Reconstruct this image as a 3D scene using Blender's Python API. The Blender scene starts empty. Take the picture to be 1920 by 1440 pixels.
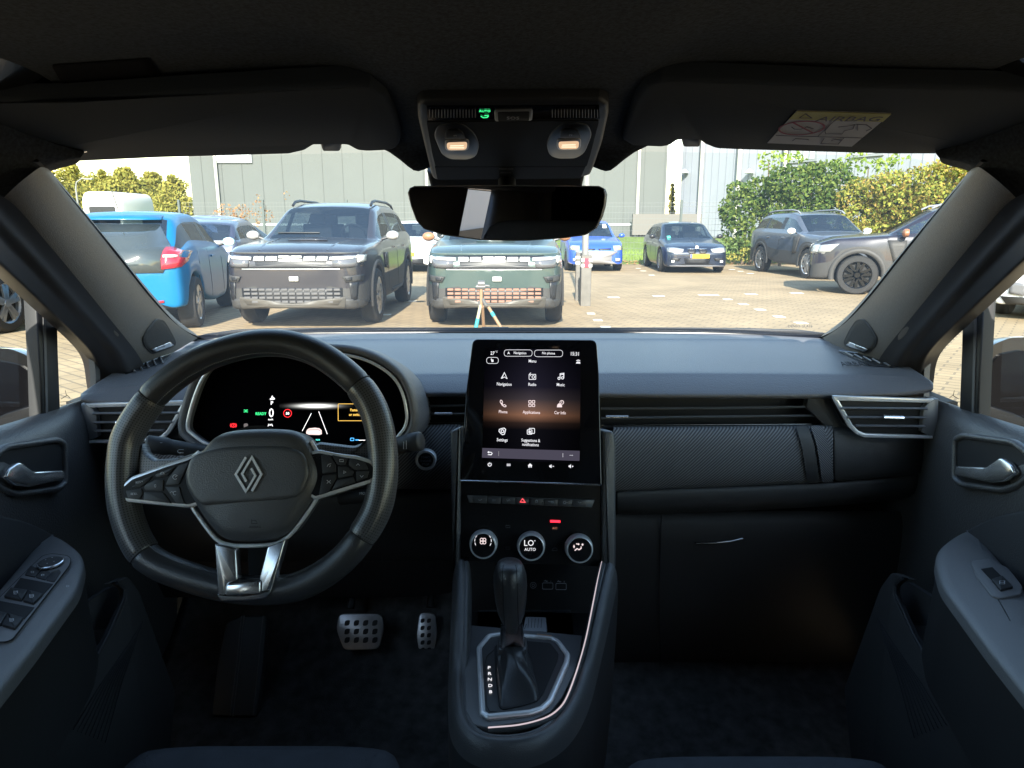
import bpy, bmesh, math, random
from math import radians as R, sin, cos, pi, sqrt, atan2
from mathutils import Vector as V, Matrix
from mathutils.bvhtree import BVHTree
from mathutils.geometry import tessellate_polygon
random.seed(7)
sc = bpy.context.scene
COL = sc.collection
# ---------------------------------------------------------------- camera, sky, sun, exposure
CH = 1.25; PITCH = R(12.83); F = 1300.0
cam_data = bpy.data.cameras.new('camera'); cam = bpy.data.objects.new('camera', cam_data); COL.objects.link(cam)
cam_data.sensor_width = 36; cam_data.lens = F/1920*36; cam_data.clip_start = .02; cam_data.clip_end = 600
cam.location = (0, 0, CH); cam.rotation_euler = (pi/2-PITCH, 0, 0)
sc.camera = cam
w = bpy.data.worlds.new('World'); sc.world = w; w.use_nodes = True
sky = w.node_tree.nodes.new('ShaderNodeTexSky'); sky.sky_type = 'NISHITA'; sky.sun_disc = False
SUN_EL, SUN_DX = 30, .055
sky.sun_elevation = R(SUN_EL); sky.sun_rotation = R(180)+math.asin(SUN_DX); sky.air_density = 1.6; sky.dust_density = .4; sky.ozone_density = 1.6
bg = w.node_tree.nodes['Background']; bg.inputs[1].default_value = .12
w.node_tree.links.new(sky.outputs[0], bg.inputs[0])
sd = bpy.data.lights.new('sun', 'SUN'); sun = bpy.data.objects.new('sun', sd); COL.objects.link(sun)
sd.energy = 3.5; sd.angle = R(.5); sd.color = (1, .93, .82)
sdir = V((SUN_DX*cos(R(SUN_EL)), sqrt(1-SUN_DX**2)*cos(R(SUN_EL)), -sin(R(SUN_EL))))
sun.rotation_euler = sdir.to_track_quat('-Z', 'Y').to_euler(); sun.location = (0, -5, 12)
vs = sc.view_settings; vs.view_transform = 'Standard'; vs.look = 'None'; vs.gamma = 1; vs.exposure = 2.05; vs.use_curve_mapping = False
sc.cycles.use_denoising = True
sc.cycles.max_bounces = 10; sc.cycles.diffuse_bounces = 5; sc.cycles.transparent_max_bounces = 24; sc.cycles.glossy_bounces = 4
sc.cycles.caustics_reflective = False; sc.cycles.caustics_refractive = False; sc.cycles.sample_clamp_indirect = 6

# ---------------------------------------------------------------- pixel rays of the 1920x1440 photograph -> points in the place
FW = V((0, cos(PITCH), -sin(PITCH))); UP = V((0, sin(PITCH), cos(PITCH))); CO = V((0, 0, CH))
def ray(px, py): return FW + V((1, 0, 0))*((px-960)/F) + UP*((720-py)/F)
def PY(px, py, Y): d = ray(px, py); return CO + d*(Y/d.y)
def PZ(px, py, Z): d = ray(px, py); return CO + d*((Z-CH)/d.z)
def PX(px, py, X): d = ray(px, py); return CO + d*(X/d.x)
class Pl:
    def __init__(s, o, n):
        s.o = V(o); s.n = V(n).normalized()
        up = V((0, 0, 1)) if abs(s.n.z) < .9 else V((0, 1, 0))
        s.u = up.cross(s.n).normalized(); s.v = s.n.cross(s.u).normalized()
    def hit(s, px, py):
        d = ray(px, py); t = (s.o-CO).dot(s.n)/d.dot(s.n); return CO + d*t
    def ab(s, p): q = s.hit(*p) - s.o; return (q.dot(s.u), q.dot(s.v))
    def w(s, a, b, h=0): return s.o + s.u*a + s.v*b + s.n*h
    def k(s, px, py): return (s.hit(px, py)-CO).dot(FW)/F      # metres per pixel there
def facing(px, py, Y, tilt=0, yaw=0):
    t, y = R(tilt), R(yaw)
    return Pl(PY(px, py, Y), (sin(y)*cos(t), -cos(y)*cos(t), sin(t)))

# ---------------------------------------------------------------- materials
MATS = {}
def nd(nt, typ, **kw):
    n = nt.nodes.new(typ)
    for k_, v_ in kw.items():
        if k_.startswith('i_'): n.inputs[k_[2:].replace('_', ' ')].default_value = v_
        else: setattr(n, k_, v_)
    return n
def mat(name, col, rough=.5, metal=0, spec=.5, coat=0, noise=None, bump=None, emit=None, es=1, alpha=1, coatr=.05):
    if name in MATS: return MATS[name]
    m = bpy.data.materials.new(name); m.use_nodes = True; nt = m.node_tree
    b = nt.nodes['Principled BSDF']
    b.inputs['Base Color'].default_value = (*col, 1); b.inputs['Roughness'].default_value = rough
    b.inputs['Metallic'].default_value = metal; b.inputs['Specular IOR Level'].default_value = spec
    b.inputs['Coat Weight'].default_value = coat; b.inputs['Coat Roughness'].default_value = coatr
    if emit: b.inputs['Emission Color'].default_value = (*emit, 1); b.inputs['Emission Strength'].default_value = es
    tc = None
    if noise or bump: tc = nd(nt, 'ShaderNodeTexCoord')
    if noise:      # (scale, amount): tone of the thing itself varies a little
        s_, a_ = noise
        t = nd(nt, 'ShaderNodeTexNoise', i_Scale=s_, i_Detail=4.0); nt.links.new(tc.outputs['Object'], t.inputs['Vector'])
        mp = nd(nt, 'ShaderNodeMapRange'); mp.inputs[1].default_value = .3; mp.inputs[2].default_value = .7
        mp.inputs[3].default_value = 1-a_; mp.inputs[4].default_value = 1+a_; nt.links.new(t.outputs[0], mp.inputs[0])
        mx = nd(nt, 'ShaderNodeVectorMath', operation='SCALE'); mx.inputs[0].default_value = col
        nt.links.new(mp.outputs[0], mx.inputs['Scale']); nt.links.new(mx.outputs[0], b.inputs['Base Color'])
    if bump:
        s_, a_, d_ = bump
        t = nd(nt, 'ShaderNodeTexVoronoi' if d_ == 'v' else 'ShaderNodeTexNoise', i_Scale=s_)
        nt.links.new(tc.outputs['Object'], t.inputs['Vector'])
        bp = nd(nt, 'ShaderNodeBump', i_Strength=a_, i_Distance=.001); nt.links.new(t.outputs[0], bp.inputs['Height'])
        nt.links.new(bp.outputs[0], b.inputs['Normal'])
    MATS[name] = m; return m
def glass(name, tint=(.93, .97, .95), refl=.07, rough=0.0):
    m = bpy.data.materials.new(name); m.use_nodes = True; nt = m.node_tree; nt.nodes.clear()
    o = nd(nt, 'ShaderNodeOutputMaterial'); mx = nd(nt, 'ShaderNodeMixShader'); t = nd(nt, 'ShaderNodeBsdfTransparent'); g = nd(nt, 'ShaderNodeBsdfGlossy')
    t.inputs[0].default_value = (*tint, 1); g.inputs['Roughness'].default_value = rough; mx.inputs[0].default_value = refl
    nt.links.new(t.outputs[0], mx.inputs[1]); nt.links.new(g.outputs[0], mx.inputs[2]); nt.links.new(mx.outputs[0], o.inputs[0]); return m
def emis(name, col, s=1):
    m = bpy.data.materials.new(name); m.use_nodes = True; nt = m.node_tree; nt.nodes.clear()
    o = nd(nt, 'ShaderNodeOutputMaterial'); e = nd(nt, 'ShaderNodeEmission'); e.inputs[0].default_value = (*col, 1); e.inputs[1].default_value = s
    nt.links.new(e.outputs[0], o.inputs[0]); return m

# ---------------------------------------------------------------- objects
ORG = {}
def thing(name, label, cat, loc, group=None, kind=None):
    o = bpy.data.objects.new(name, None); COL.objects.link(o); o.location = loc; o.empty_display_size = .05
    o['label'] = label; o['category'] = cat
    if group: o['group'] = group
    if kind: o['kind'] = kind
    ORG[o] = V(loc); return o
def mk(name, verts, faces, m, par=None, smooth=True, sub=0, sol=0, bev=0, uvs=None, label=None, ang=40):
    """one mesh object; vertices in world space, stored relative to the thing's base"""
    org = ORG.get(par, V((0, 0, 0)))
    me = bpy.data.meshes.new(name); me.from_pydata([tuple(V(p)-org) for p in verts], [], faces)
    for x in (m if isinstance(m, (list, tuple)) else [m]): me.materials.append(x)
    bm = bmesh.new(); bm.from_mesh(me); bmesh.ops.remove_doubles(bm, verts=bm.verts, dist=1e-6) if not uvs else None
    bmesh.ops.recalc_face_normals(bm, faces=bm.faces); bm.to_mesh(me); bm.free()
    if uvs:
        ul = me.uv_layers.new(name='UVMap')
        for lp in me.loops: ul.data[lp.index].uv = uvs[lp.vertex_index]
    if smooth:
        me.polygons.foreach_set('use_smooth', [True]*len(me.polygons))
        if ang and not sub: me.set_sharp_from_angle(angle=R(ang))
    o = bpy.data.objects.new(name, me); COL.objects.link(o)
    if sol: s_ = o.modifiers.new('s', 'SOLIDIFY'); s_.thickness = sol; s_.offset = 0
    if bev: s_ = o.modifiers.new('b', 'BEVEL'); s_.width = bev; s_.segments = 2; s_.limit_method = 'ANGLE'
    if sub: s_ = o.modifiers.new('u', 'SUBSURF'); s_.levels = sub; s_.render_levels = sub
    if par: o.parent = par; ORG[o] = org
    if label: o['label'] = label
    return o
def top(o, label, cat, group=None, kind=None):
    if label: o['label'] = label
    if cat: o['category'] = cat
    if group: o['group'] = group
    if kind: o['kind'] = kind
    return o
def rnd(pts, r, n=4):
    out = []; N = len(pts)
    for i in range(N):
        a, b, c = V(pts[i-1]), V(pts[i]), V(pts[(i+1) % N]); rr = r[i] if isinstance(r, (list, tuple)) else r
        d1, d2 = (a-b), (c-b); l1 = min(rr, d1.length*.45); l2 = min(rr, d2.length*.45)
        if rr <= 0 or l1 < 1e-9 or l2 < 1e-9: out.append(tuple(b)); continue
        p, q = b+d1.normalized()*l1, b+d2.normalized()*l2
        for j in range(n+1):
            t = j/n; out.append(tuple(p*(1-t)**2 + b*2*t*(1-t) + q*t*t))
    return out
def spl(pts, n=6, closed=True):
    N = len(pts); P = [V(p) for p in pts]; out = []
    for i in range(N if closed else N-1):
        if closed: p0, p1, p2, p3 = P[i-1], P[i], P[(i+1) % N], P[(i+2) % N]
        else: p1, p2 = P[i], P[i+1]; p0 = P[i-1] if i else p1*2-p2; p3 = P[i+2] if i+2 < N else p2*2-p1
        for j in range(n):
            t = j/n; out.append(tuple(.5*((2*p1)+(p2-p0)*t+(2*p0-5*p1+4*p2-p3)*t*t+(3*p1-p0-3*p2+p3)*t**3)))
    if not closed: out.append(tuple(P[-1]))
    return out
def area(p): return .5*sum(p[i-1][0]*p[i][1]-p[i][0]*p[i-1][1] for i in range(len(p)))
def inset(p, d):
    N = len(p); s = 1 if area(p) > 0 else -1; out = []
    for i in range(N):
        a, b, c = V(p[i-1]), V(p[i]), V(p[(i+1) % N]); e1, e2 = (b-a), (c-b)
        if e1.length < 1e-9: e1 = e2
        if e2.length < 1e-9: e2 = e1
        n1 = V((-e1.y, e1.x)).normalized(); n2 = V((-e2.y, e2.x)).normalized(); m = n1+n2
        if m.length < 1e-6: m = n1
        m = m.normalized(); k = min(1.6, 1/max(.35, m.dot(n1))); q = b + m*(d*k*s); out.append((q.x, q.y))
    return out
def loft(rings, closed=True, cap0=True, cap1=True):
    n = len(rings[0]); vs_ = [p for r_ in rings for p in r_]; fs = []
    for i in range(len(rings)-1):
        for j in range(n if closed else n-1):
            k = (j+1) % n; fs.append((i*n+j, i*n+k, (i+1)*n+k, (i+1)*n+j))
    if closed and cap0: fs.append(tuple(range(n))[::-1])
    if closed and cap1: fs.append(tuple(range((len(rings)-1)*n, len(rings)*n)))
    return vs_, fs
def slab_ab(name, ab, pl, th, m, par=None, bev=0, off=0, smooth=True, label=None, two=False):
    rings = [[pl.w(a, b, off-th) for a, b in ab]]
    if bev:
        rings.append([pl.w(a, b, off-bev) for a, b in ab]); ab1 = inset(ab, bev*.3); rings.append([pl.w(a, b, off-bev*.3) for a, b in ab1])
        ab2 = inset(ab, bev); rings.append([pl.w(a, b, off) for a, b in ab2])
    else: rings.append([pl.w(a, b, off) for a, b in ab])
    vv, ff = loft(rings); return mk(name, vv, ff, m, par, smooth=smooth, label=label, ang=50 if bev else 30)
def slab(name, px, pl, th, m, par=None, bev=0, off=0, r=0, s=0, smooth=True, label=None):
    if s: px = spl(px, s)
    if r: px = rnd(px, r)
    return slab_ab(name, [pl.ab(p) for p in px], pl, th, m, par, bev, off, smooth, label)
def pillow(name, px, pl, h, m, par=None, r=0, s=0, rim=.02, off=0, base=.01, n=6, label=None, ab=None):
    """outline swelling into a domed pad: rounded edge of width rim, height h"""
    if ab is None:
        if s: px = spl(px, s)
        if r: px = rnd(px, r)
        ab = [pl.ab(p) for p in px]
    cx = sum(a for a, b in ab)/len(ab); cy = sum(b for a, b in ab)/len(ab)
    rings = [[pl.w(a, b, off-base) for a, b in ab]]; cur = ab; prev = 0
    for i in range(n+1):
        t = i/n; ins = rim*(1-cos(t*pi/2)); cur = inset(ab, ins) if ins else ab
        rings.append([pl.w(a, b, off + h*.8*sin(t*pi/2)) for a, b in cur])
    for q in (.7, .4, .15):
        rings.append([pl.w(cx+(a-cx)*q, cy+(b-cy)*q, off + h*(.8+.2*(1-q*q))) for a, b in cur])
    vv, ff = loft(rings); return mk(name, vv, ff, m, par, label=label, ang=70)
def ring(name, px, pl, wpx_or_m, th, m, par=None, bev=.001, off=0, r=0, s=0, label=None, ab=None):
    """frame: band of width w (metres) inside the outline"""
    if ab is None:
        if s: px = spl(px, s)
        if r: px = rnd(px, r)
        ab = [pl.ab(p) for p in px]
    wd = wpx_or_m; A = ab; B = inset(ab, wd); b = min(bev, wd*.4)
    rr = [[pl.w(*p, off-th) for p in A], [pl.w(*p, off-b) for p in A], [pl.w(*p, off) for p in inset(A, b)], [pl.w(*p, off) for p in inset(A, wd-b)], [pl.w(*p, off-b) for p in B], [pl.w(*p, off-th) for p in B]]
    vv, ff = loft(rr+[rr[0]], cap0=False, cap1=False); return mk(name, vv, ff, m, par, label=label, ang=50)
def frames(P, closed):
    N = len(P); T = []
    for i in range(N):
        a = P[i-1] if (i or closed) else P[0]; b = P[(i+1) % N] if (i < N-1 or closed) else P[-1]
        t = (b-a); T.append(t.normalized() if t.length > 1e-9 else V((0, 0, 1)))
    n = T[0].orthogonal().normalized(); out = []
    for t in T:
        n = (n - t*n.dot(t)); n = n.normalized() if n.length > 1e-6 else t.orthogonal().normalized(); out.append((t, n, t.cross(n)))
    return out
def tubegeo(P, r, n=8, closed=False, up=None, flat=1.0):
    P = [V(p) for p in P]; fr = frames(P, closed); rings = []
    for i, (t, a, b) in enumerate(fr):
        if up is not None:
            b = V(up) - t*V(up).dot(t); b = b.normalized(); a = b.cross(t)
        rr = r[i] if isinstance(r, (list, tuple)) else r
        rings.append([P[i] + a*(cos(2*pi*j/n)*rr) + b*(sin(2*pi*j/n)*rr*flat) for j in range(n)])
    if closed: rings.append(rings[0])
    return loft(rings, cap0=not closed, cap1=not closed)
def tube(name, P, r, m, par=None, n=8, closed=False, up=None, flat=1.0, label=None):
    vv, ff = tubegeo(P, r, n, closed, up, flat); return mk(name, vv, ff, m, par, label=label, ang=60)
def lathe(name, c, nrm, prof, m, par=None, n=32, label=None, su=1, sv=1):
    c = V(c); nrm = V(nrm).normalized(); pl = Pl(c, nrm)
    rings = [[pl.w(rr*cos(2*pi*j/n)*su, rr*sin(2*pi*j/n)*sv, h) for j in range(n)] for rr, h in prof]
    vv, ff = loft(rings); return mk(name, vv, ff, m, par, label=label, ang=35)
def disc(name, px, py, pl, prof, m, par=None, n=32, off=0, label=None):
    k = pl.k(px, py); c = pl.hit(px, py) + pl.n*off
    return lathe(name, c, pl.n, [(rr*k, h) for rr, h in prof], m, par, n, label)
def boxgeo(c, sx, sy, sz, ax=None):
    c = V(c); X, Y, Z = ax or (V((1, 0, 0)), V((0, 1, 0)), V((0, 0, 1)))
    vv = [c+X*(i*sx/2)+Y*(j*sy/2)+Z*(k*sz/2) for i in (-1, 1) for j in (-1, 1) for k in (-1, 1)]
    return vv, [(0, 1, 3, 2), (4, 6, 7, 5), (0, 4, 5, 1), (2, 3, 7, 6), (0, 2, 6, 4), (1, 5, 7, 3)]
def box(name, c, sx, sy, sz, m, par=None, ax=None, bev=0, label=None):
    vv, ff = boxgeo(c, sx, sy, sz, ax); return mk(name, vv, ff, m, par, smooth=bool(bev), bev=bev, label=label)
class MB:
    """collects pieces of ONE part"""
    def __init__(s): s.v = []; s.f = []
    def add(s, g): k = len(s.v); s.v += list(g[0]); s.f += [tuple(i+k for i in f) for f in g[1]]; return s
    def build(s, name, m, par=None, **kw): return mk(name, s.v, s.f, m, par, **kw)
def gridgeo(rows):
    n = len(rows[0]); vv = [p for r_ in rows for p in r_]
    return vv, [(i*n+j, i*n+j+1, (i+1)*n+j+1, (i+1)*n+j) for i in range(len(rows)-1) for j in range(n-1)]
def grid(name, rows, m, par=None, sub=2, sol=0, label=None, smooth=True, uvs=None):
    vv, ff = gridgeo(rows); return mk(name, vv, ff, m, par, sub=sub, sol=sol, label=label, smooth=smooth)
def strokegeo(pl, polys, wpx, th=.0004, off=.0003, conv=None):
    """icon lines: flat ribbons with a little thickness lying on the plane; polys in pixels"""
    mb = MB()
    for poly in polys:
        if len(poly) < 2: continue
        A = [V(pl.ab(conv(*p) if conv else p)) for p in poly]
        k = pl.k(*(conv(*poly[0]) if conv else poly[0])); hw = wpx*k/2; closed = (A[0]-A[-1]).length < 1e-6
        if closed: A = A[:-1]
        N = len(A); L = []; Rr = []
        for i in range(N):
            a = A[i-1] if (i or closed) else A[i]; b = A[(i+1) % N] if (i < N-1 or closed) else A[i]
            d = (b-a); d = d.normalized() if d.length else V((1, 0)); nn = V((-d.y, d.x))
            sc_ = 1.0
            if (i or closed) and (i < N-1 or closed):
                e = (A[i]-a).normalized(); q = abs(e.dot(d)); sc_ = 1/max(.5, q)
            L.append(A[i]+nn*hw*sc_); Rr.append(A[i]-nn*hw*sc_)
        rows = [[pl.w(*p, off) for p in L], [pl.w(*p, off+th) for p in L], [pl.w(*p, off+th) for p in Rr], [pl.w(*p, off) for p in Rr]]
        if closed:
            for q in rows: q.append(q[0])
        n = len(rows[0]); vv = [p for q in rows for p in q]; ff = [(i*n+j, i*n+j+1, ((i+1) % 4)*n+j+1, ((i+1) % 4)*n+j) for i in range(4) for j in range(n-1)]
        mb.add((vv, ff))
    return mb
def fillgeo(pl, polys, th=.0004, off=.0003, conv=None):
    mb = MB()
    for poly in polys:
        A = [pl.ab(conv(*p) if conv else p) for p in poly]; mb.add(loft([[pl.w(*p, off) for p in A], [pl.w(*p, off+th) for p in A]]))
    return mb
def arc(cx, cy, r, a0=0, a1=360, n=16, ry=None):
    ry = ry or r; return [(cx+r*cos(R(a0+(a1-a0)*i/n)), cy+ry*sin(R(a0+(a1-a0)*i/n))) for i in range(n+1)]
def rrect(x0, y0, x1, y1, r=0, n=4):
    p = [(x0, y0), (x1, y0), (x1, y1), (x0, y1)]; p = rnd(p, r, n) if r else p; return p + [p[0]]
TXT = {}
def textgeo(s, pl, px, py, hpx, align='CENTER', off=.0005, th=.0003, sx=1.0, bold=0, ang=0, mir=1):
    cu = bpy.data.curves.new('t', 'FONT'); cu.body = s; cu.size = 1; cu.align_x = align; cu.extrude = .01; cu.offset = bold; cu.resolution_u = 2
    ob = bpy.data.objects.new('t', cu); COL.objects.link(ob); bpy.context.view_layer.update()
    me = bpy.data.meshes.new_from_object(ob.evaluated_get(bpy.context.evaluated_depsgraph_get()))
    bpy.data.objects.remove(ob); k = pl.k(px, py)*hpx/.70; c = pl.ab((px, py)); ca, sa = cos(R(ang)), sin(R(ang))
    vv = []
    for v_ in me.vertices:
        a, b = v_.co.x*k*sx*mir, v_.co.y*k; vv.append(pl.w(c[0]+a*ca-b*sa, c[1]+a*sa+b*ca, off + (th if v_.co.z > 0 else 0)))
    ff = [tuple(p.vertices) for p in me.polygons]; bpy.data.meshes.remove(me); return vv, ff
def text(name, s, pl, px, py, hpx, m, par=None, **kw):
    lab = kw.pop('label', None); vv, ff = textgeo(s, pl, px, py, hpx, **kw); return mk(name, vv, ff, m, par, smooth=False, label=lab)
def bvh_of(*obs):
    """ray-castable copy of finished surfaces, in world space"""
    bpy.context.view_layer.update(); dg = bpy.context.evaluated_depsgraph_get(); vv = []; ff = []
    for o in obs:
        me = o.evaluated_get(dg).to_mesh(); k = len(vv); vv += [o.matrix_world @ v.co for v in me.vertices]; ff += [tuple(i+k for i in p.vertices) for p in me.polygons]
    return BVHTree.FromPolygons(vv, ff)
def conf(name, px, bv, off, th, m, par=None, r=0, label=None, nseg=3):
    """patch that follows a finished surface inside a pixel outline"""
    if r: px = rnd(px, r)
    P = []
    for i in range(len(px)):
        a, b = V(px[i]), V(px[(i+1) % len(px)]); k_ = nseg if not r else 1
        for k in range(k_): P.append(a.lerp(b, k/k_))
    c = sum(P, V((0, 0)))/len(P); last = None
    def hit(p):
        d = ray(p.x, p.y).normalized(); h = bv.ray_cast(CO, d)
        if h[0] is None: q = bv.find_nearest(CO+d*1.3); return q[0]-d*off
        n = h[1] if h[1].dot(d) < 0 else -h[1]; return h[0]+n*off
    rings = [[hit(c+(p-c)*f) for p in P] for f in (1, .75, .5, .25)]
    vv, ff = loft(rings+[[hit(c)]*len(P)], cap0=False, cap1=False); return mk(name, vv, ff, m, par, sol=th, ang=0, label=label)
def confline(name, px, bv, off, r, m, par=None, n=6, closed=False):
    P = []
    for x, y in px:
        d = ray(x, y).normalized(); h = bv.ray_cast(CO, d); 
        if h[0] is None: continue
        nn = h[1] if h[1].dot(d) < 0 else -h[1]; P.append(h[0]+nn*off)
    return tube(name, P, r, m, par, n=n, closed=closed)
# ================================================================ CABIN
SOFT = mat('soft_dash_plastic', (.145, .143, .152), .36, bump=(420, .9, 'n'), noise=(6, .06))
SOFT2 = mat('door_plastic', (.085, .084, .087), .34, spec=.8, bump=(420, .9, 'n'), noise=(7, .06))
HARD = mat('hard_black_plastic', (.06, .06, .062), .42, bump=(1200, .3, 'v'), noise=(8, .08))
DARK = mat('dark_recess_plastic', (.010, .010, .012), .6)
GLOSS = mat('piano_black', (.006, .006, .008), .08, coat=.4)
CHROME = mat('satin_chrome', (.95, .95, .96), .2, metal=.92)
DCHROME = mat('dark_satin_metal', (.30, .31, .33), .25, metal=1)
TRIM = mat('bright_trim', (.93, .93, .95), .28, metal=.4, coat=.5)
GREYM = mat('grey_satin_trim', (.25, .26, .28), .4, metal=.3)
LEATH = mat('black_leather', (.042, .042, .045), .33, spec=.9, bump=(700, .25, 'v'), noise=(10, .08))
CARPET = mat('dark_carpet', (.075, .073, .073), .95, bump=(500, .8, 'n'), noise=(40, .4))
HEADL = mat('headliner_fabric', (.030, .035, .043), .95, noise=(260, .45), bump=(500, .6, 'n'))
VIS = mat('visor_fabric', (.020, .026, .036), .9, bump=(600, .4, 'n'))
RUB = mat('black_rubber', (.012, .012, .014), .55)
WHITEM = emis('white_marking', (.75, .78, .85), .22)
WHITEP = mat('white_print', (.55, .56, .6), .6)
SEATF = mat('seat_fabric', (.045, .05, .062), .85, bump=(700, .6, 'n'), noise=(30, .12))

def stripes(name, c0, c1, scale, ang=-45, rough=.6):
    m = mat(name, c0, rough); nt = m.node_tree; b = nt.nodes['Principled BSDF']; tc = nd(nt, 'ShaderNodeTexCoord')
    mp = nd(nt, 'ShaderNodeMapping'); mp.inputs['Rotation'].default_value = (0, R(ang), 0); wv = nd(nt, 'ShaderNodeTexWave', i_Scale=scale); wv.inputs['Distortion'].default_value = .35; wv.inputs['Detail Scale'].default_value = 60
    wv.bands_direction = 'X'
    cr = nd(nt, 'ShaderNodeMix', data_type='RGBA'); cr.inputs[6].default_value = (*c0, 1); cr.inputs[7].default_value = (*c1, 1)
    bp = nd(nt, 'ShaderNodeBump', i_Strength=.5, i_Distance=.0015)
    nt.links.new(tc.outputs['Object'], mp.inputs[0]); nt.links.new(mp.outputs[0], wv.inputs[0]); nt.links.new(wv.outputs[0], cr.inputs[0]); nt.links.new(cr.outputs[2], b.inputs['Base Color'])
    nt.links.new(wv.outputs[0], bp.inputs['Height']); nt.links.new(bp.outputs[0], b.inputs['Normal']); return m
FABS = stripes('woven_trim', (.035, .035, .04), (.26, .26, .27), 72, -45)
FABS2 = stripes('woven_band', (.05, .05, .06), (.22, .22, .23), 110, 45)
def perf(name, base, dot, scale):
    m = mat(name, base, .33, spec=.9); nt = m.node_tree; b = nt.nodes['Principled BSDF']; tc = nd(nt, 'ShaderNodeTexCoord')
    vo = nd(nt, 'ShaderNodeTexVoronoi', voronoi_dimensions='2D', i_Scale=scale, i_Randomness=0.0); ma = nd(nt, 'ShaderNodeMath', operation='LESS_THAN'); ma.inputs[1].default_value = .27
    mx = nd(nt, 'ShaderNodeMix', data_type='RGBA'); mx.inputs[6].default_value = (*base, 1); mx.inputs[7].default_value = (*dot, 1)
    nt.links.new(tc.outputs['UV'], vo.inputs['Vector']); nt.links.new(vo.outputs['Distance'], ma.inputs[0]); nt.links.new(ma.outputs[0], mx.inputs[0]); nt.links.new(mx.outputs[2], b.inputs['Base Color'])
    bp = nd(nt, 'ShaderNodeBump', i_Strength=.6, i_Distance=.001, invert=True); nt.links.new(ma.outputs[0], bp.inputs['Height']); nt.links.new(bp.outputs[0], b.inputs['Normal'])
    return m
PERF = perf('perforated_leather', (.095, .095, .10), (.004, .004, .004), 1)

# ---------------------------------------------------------------- dashboard
dash = thing('dashboard', 'black dashboard with woven trim strip and chrome-edged air vents under the windscreen', 'dashboard', (0, 1.25, .6))
ptop = [(350, 641, 1.50), (385, 633, 1.56), (440, 625, 1.60), (520, 622, 1.62), (650, 621, 1.63), (790, 621, 1.64), (880, 621, 1.64), (1000, 621, 1.64), (1125, 621, 1.64), (1280, 621, 1.63), (1400, 622, 1.62), (1500, 625, 1.60), (1556, 632, 1.56), (1590, 645, 1.50)]
pnear = [(149, 750, 1.13), (200, 755, 1.15), (300, 755, 1.17), (420, 750, 1.18), (600, 744, 1.18), (770, 738, 1.18), (870, 738, 1.18), (1000, 739, 1.18), (1130, 740, 1.18), (1300, 742, 1.18), (1450, 742, 1.18), (1600, 741, 1.17), (1700, 738, 1.15), (1752, 730, 1.13)]
T_ = [PY(*p) for p in ptop]; N_ = [PY(*p) for p in pnear]
pcr = [(149, 739, 1.15), (200, 730, 1.18), (300, 722, 1.20), (420, 714, 1.225), (600, 706, 1.235), (770, 703, 1.235), (870, 702, 1.235), (1000, 701, 1.235), (1130, 701, 1.235), (1300, 701, 1.235), (1450, 702, 1.235), (1600, 703, 1.22), (1700, 707, 1.185), (1752, 718, 1.145)]
C_ = [PY(*p) for p in pcr]
def tr(f, dz): return [t.lerp(c, f)+V((0, 0, dz+(.012*sin(pi*f) if i in (0, 13) else 0))) for i, (t, c) in enumerate(zip(T_, C_))]
def cr_(f, dz): return [c.lerp(n_, f)+V((0, 0, dz)) for c, n_ in zip(C_, N_)]
rows = [[p+V((0, .05, -.03)) for p in T_], T_, tr(.26, .004), tr(.285, .0035), tr(.31, .0005), tr(.6, .004), tr(.95, .001), tr(1, 0), cr_(.08, -.0005), cr_(.5, .002), cr_(.92, .001), N_, [p+V((0, .005, -.008)) for p in N_], [p+V((0, .05, -.012)) for p in N_]]
dtop = grid('dash_top', rows, SOFT, dash, sub=2, sol=.004)
# seam ribs across the passenger side pad
def faceline(name, pts, rpx, m, par=dash, off=0, n=6): return tube(name, [PY(x, y, Y)+V((0, 0, off)) for x, y, Y in pts], rpx, m, par, n=n)
# cowl strip
tube('cowl_strip', [p+V((0, .015, .001)) for p in T_], .006, RUB, dash, n=6)
# --- fascia
def frow(L): return [PY(*p) for p in L]
fx = [1150, 1250, 1400, 1500, 1562]
def fl(a, b, Y, xs=fx): return frow([(x, a+(b-a)*(x-xs[0])/(xs[-1]-xs[0]), Y) for x in xs])
grid('woven_trim', [fl(800, 796, 1.21), fl(800, 797, 1.178), fl(806, 802, 1.170), fl(830, 824, 1.160), fl(875, 866, 1.156), fl(905, 893, 1.160), fl(921, 903, 1.168), fl(923, 905, 1.185)], FABS, dash, sub=2)
bx_ = [(1505, 1528, 1.1505, HARD), (1533, 1556, 1.150, FABS2)]
for a, b, Y, m_ in bx_:
    def q(dx, py, Yy): return [PY(a+dx, py, Yy), PY((a+b)/2+dx, py, Yy), PY(b+dx, py, Yy)]
    grid('trim_band', [q(-14, 798, Y+.019), q(-11, 806, Y+.012), q(-2, 830, Y+.003), q(4, 868, Y), q(7, 893, Y+.004), q(8, 904, Y+.013)], m_, dash, sub=2)
px_ = [1562, 1600, 1650, 1700, 1740, 1752]
def pr(L, Y): return frow([(px_[i], L[i], Y + (.0, 0, 0, .002, .012, .05)[i]) for i in range(6)])
grid('fascia_panel', [pr([797, 800, 812, 808, 806, 800], 1.205), pr([798, 802, 818, 812, 810, 806], 1.172), pr([824, 828, 832, 830, 828, 826], 1.162), pr([866, 866, 866, 862, 858, 854], 1.157), pr([893, 891, 889, 888, 884, 880], 1.161), pr([904, 900, 896, 891, 887, 884], 1.172)], HARD, dash, sub=2, sol=.003)
lx = [1152, 1240, 1400, 1560, 1680, 1740, 1752]
def lr(L, Y): return frow([(lx[i], L[i], Y + (0, 0, 0, 0, 0, .012, .05)[i]) for i in range(7)])
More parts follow.
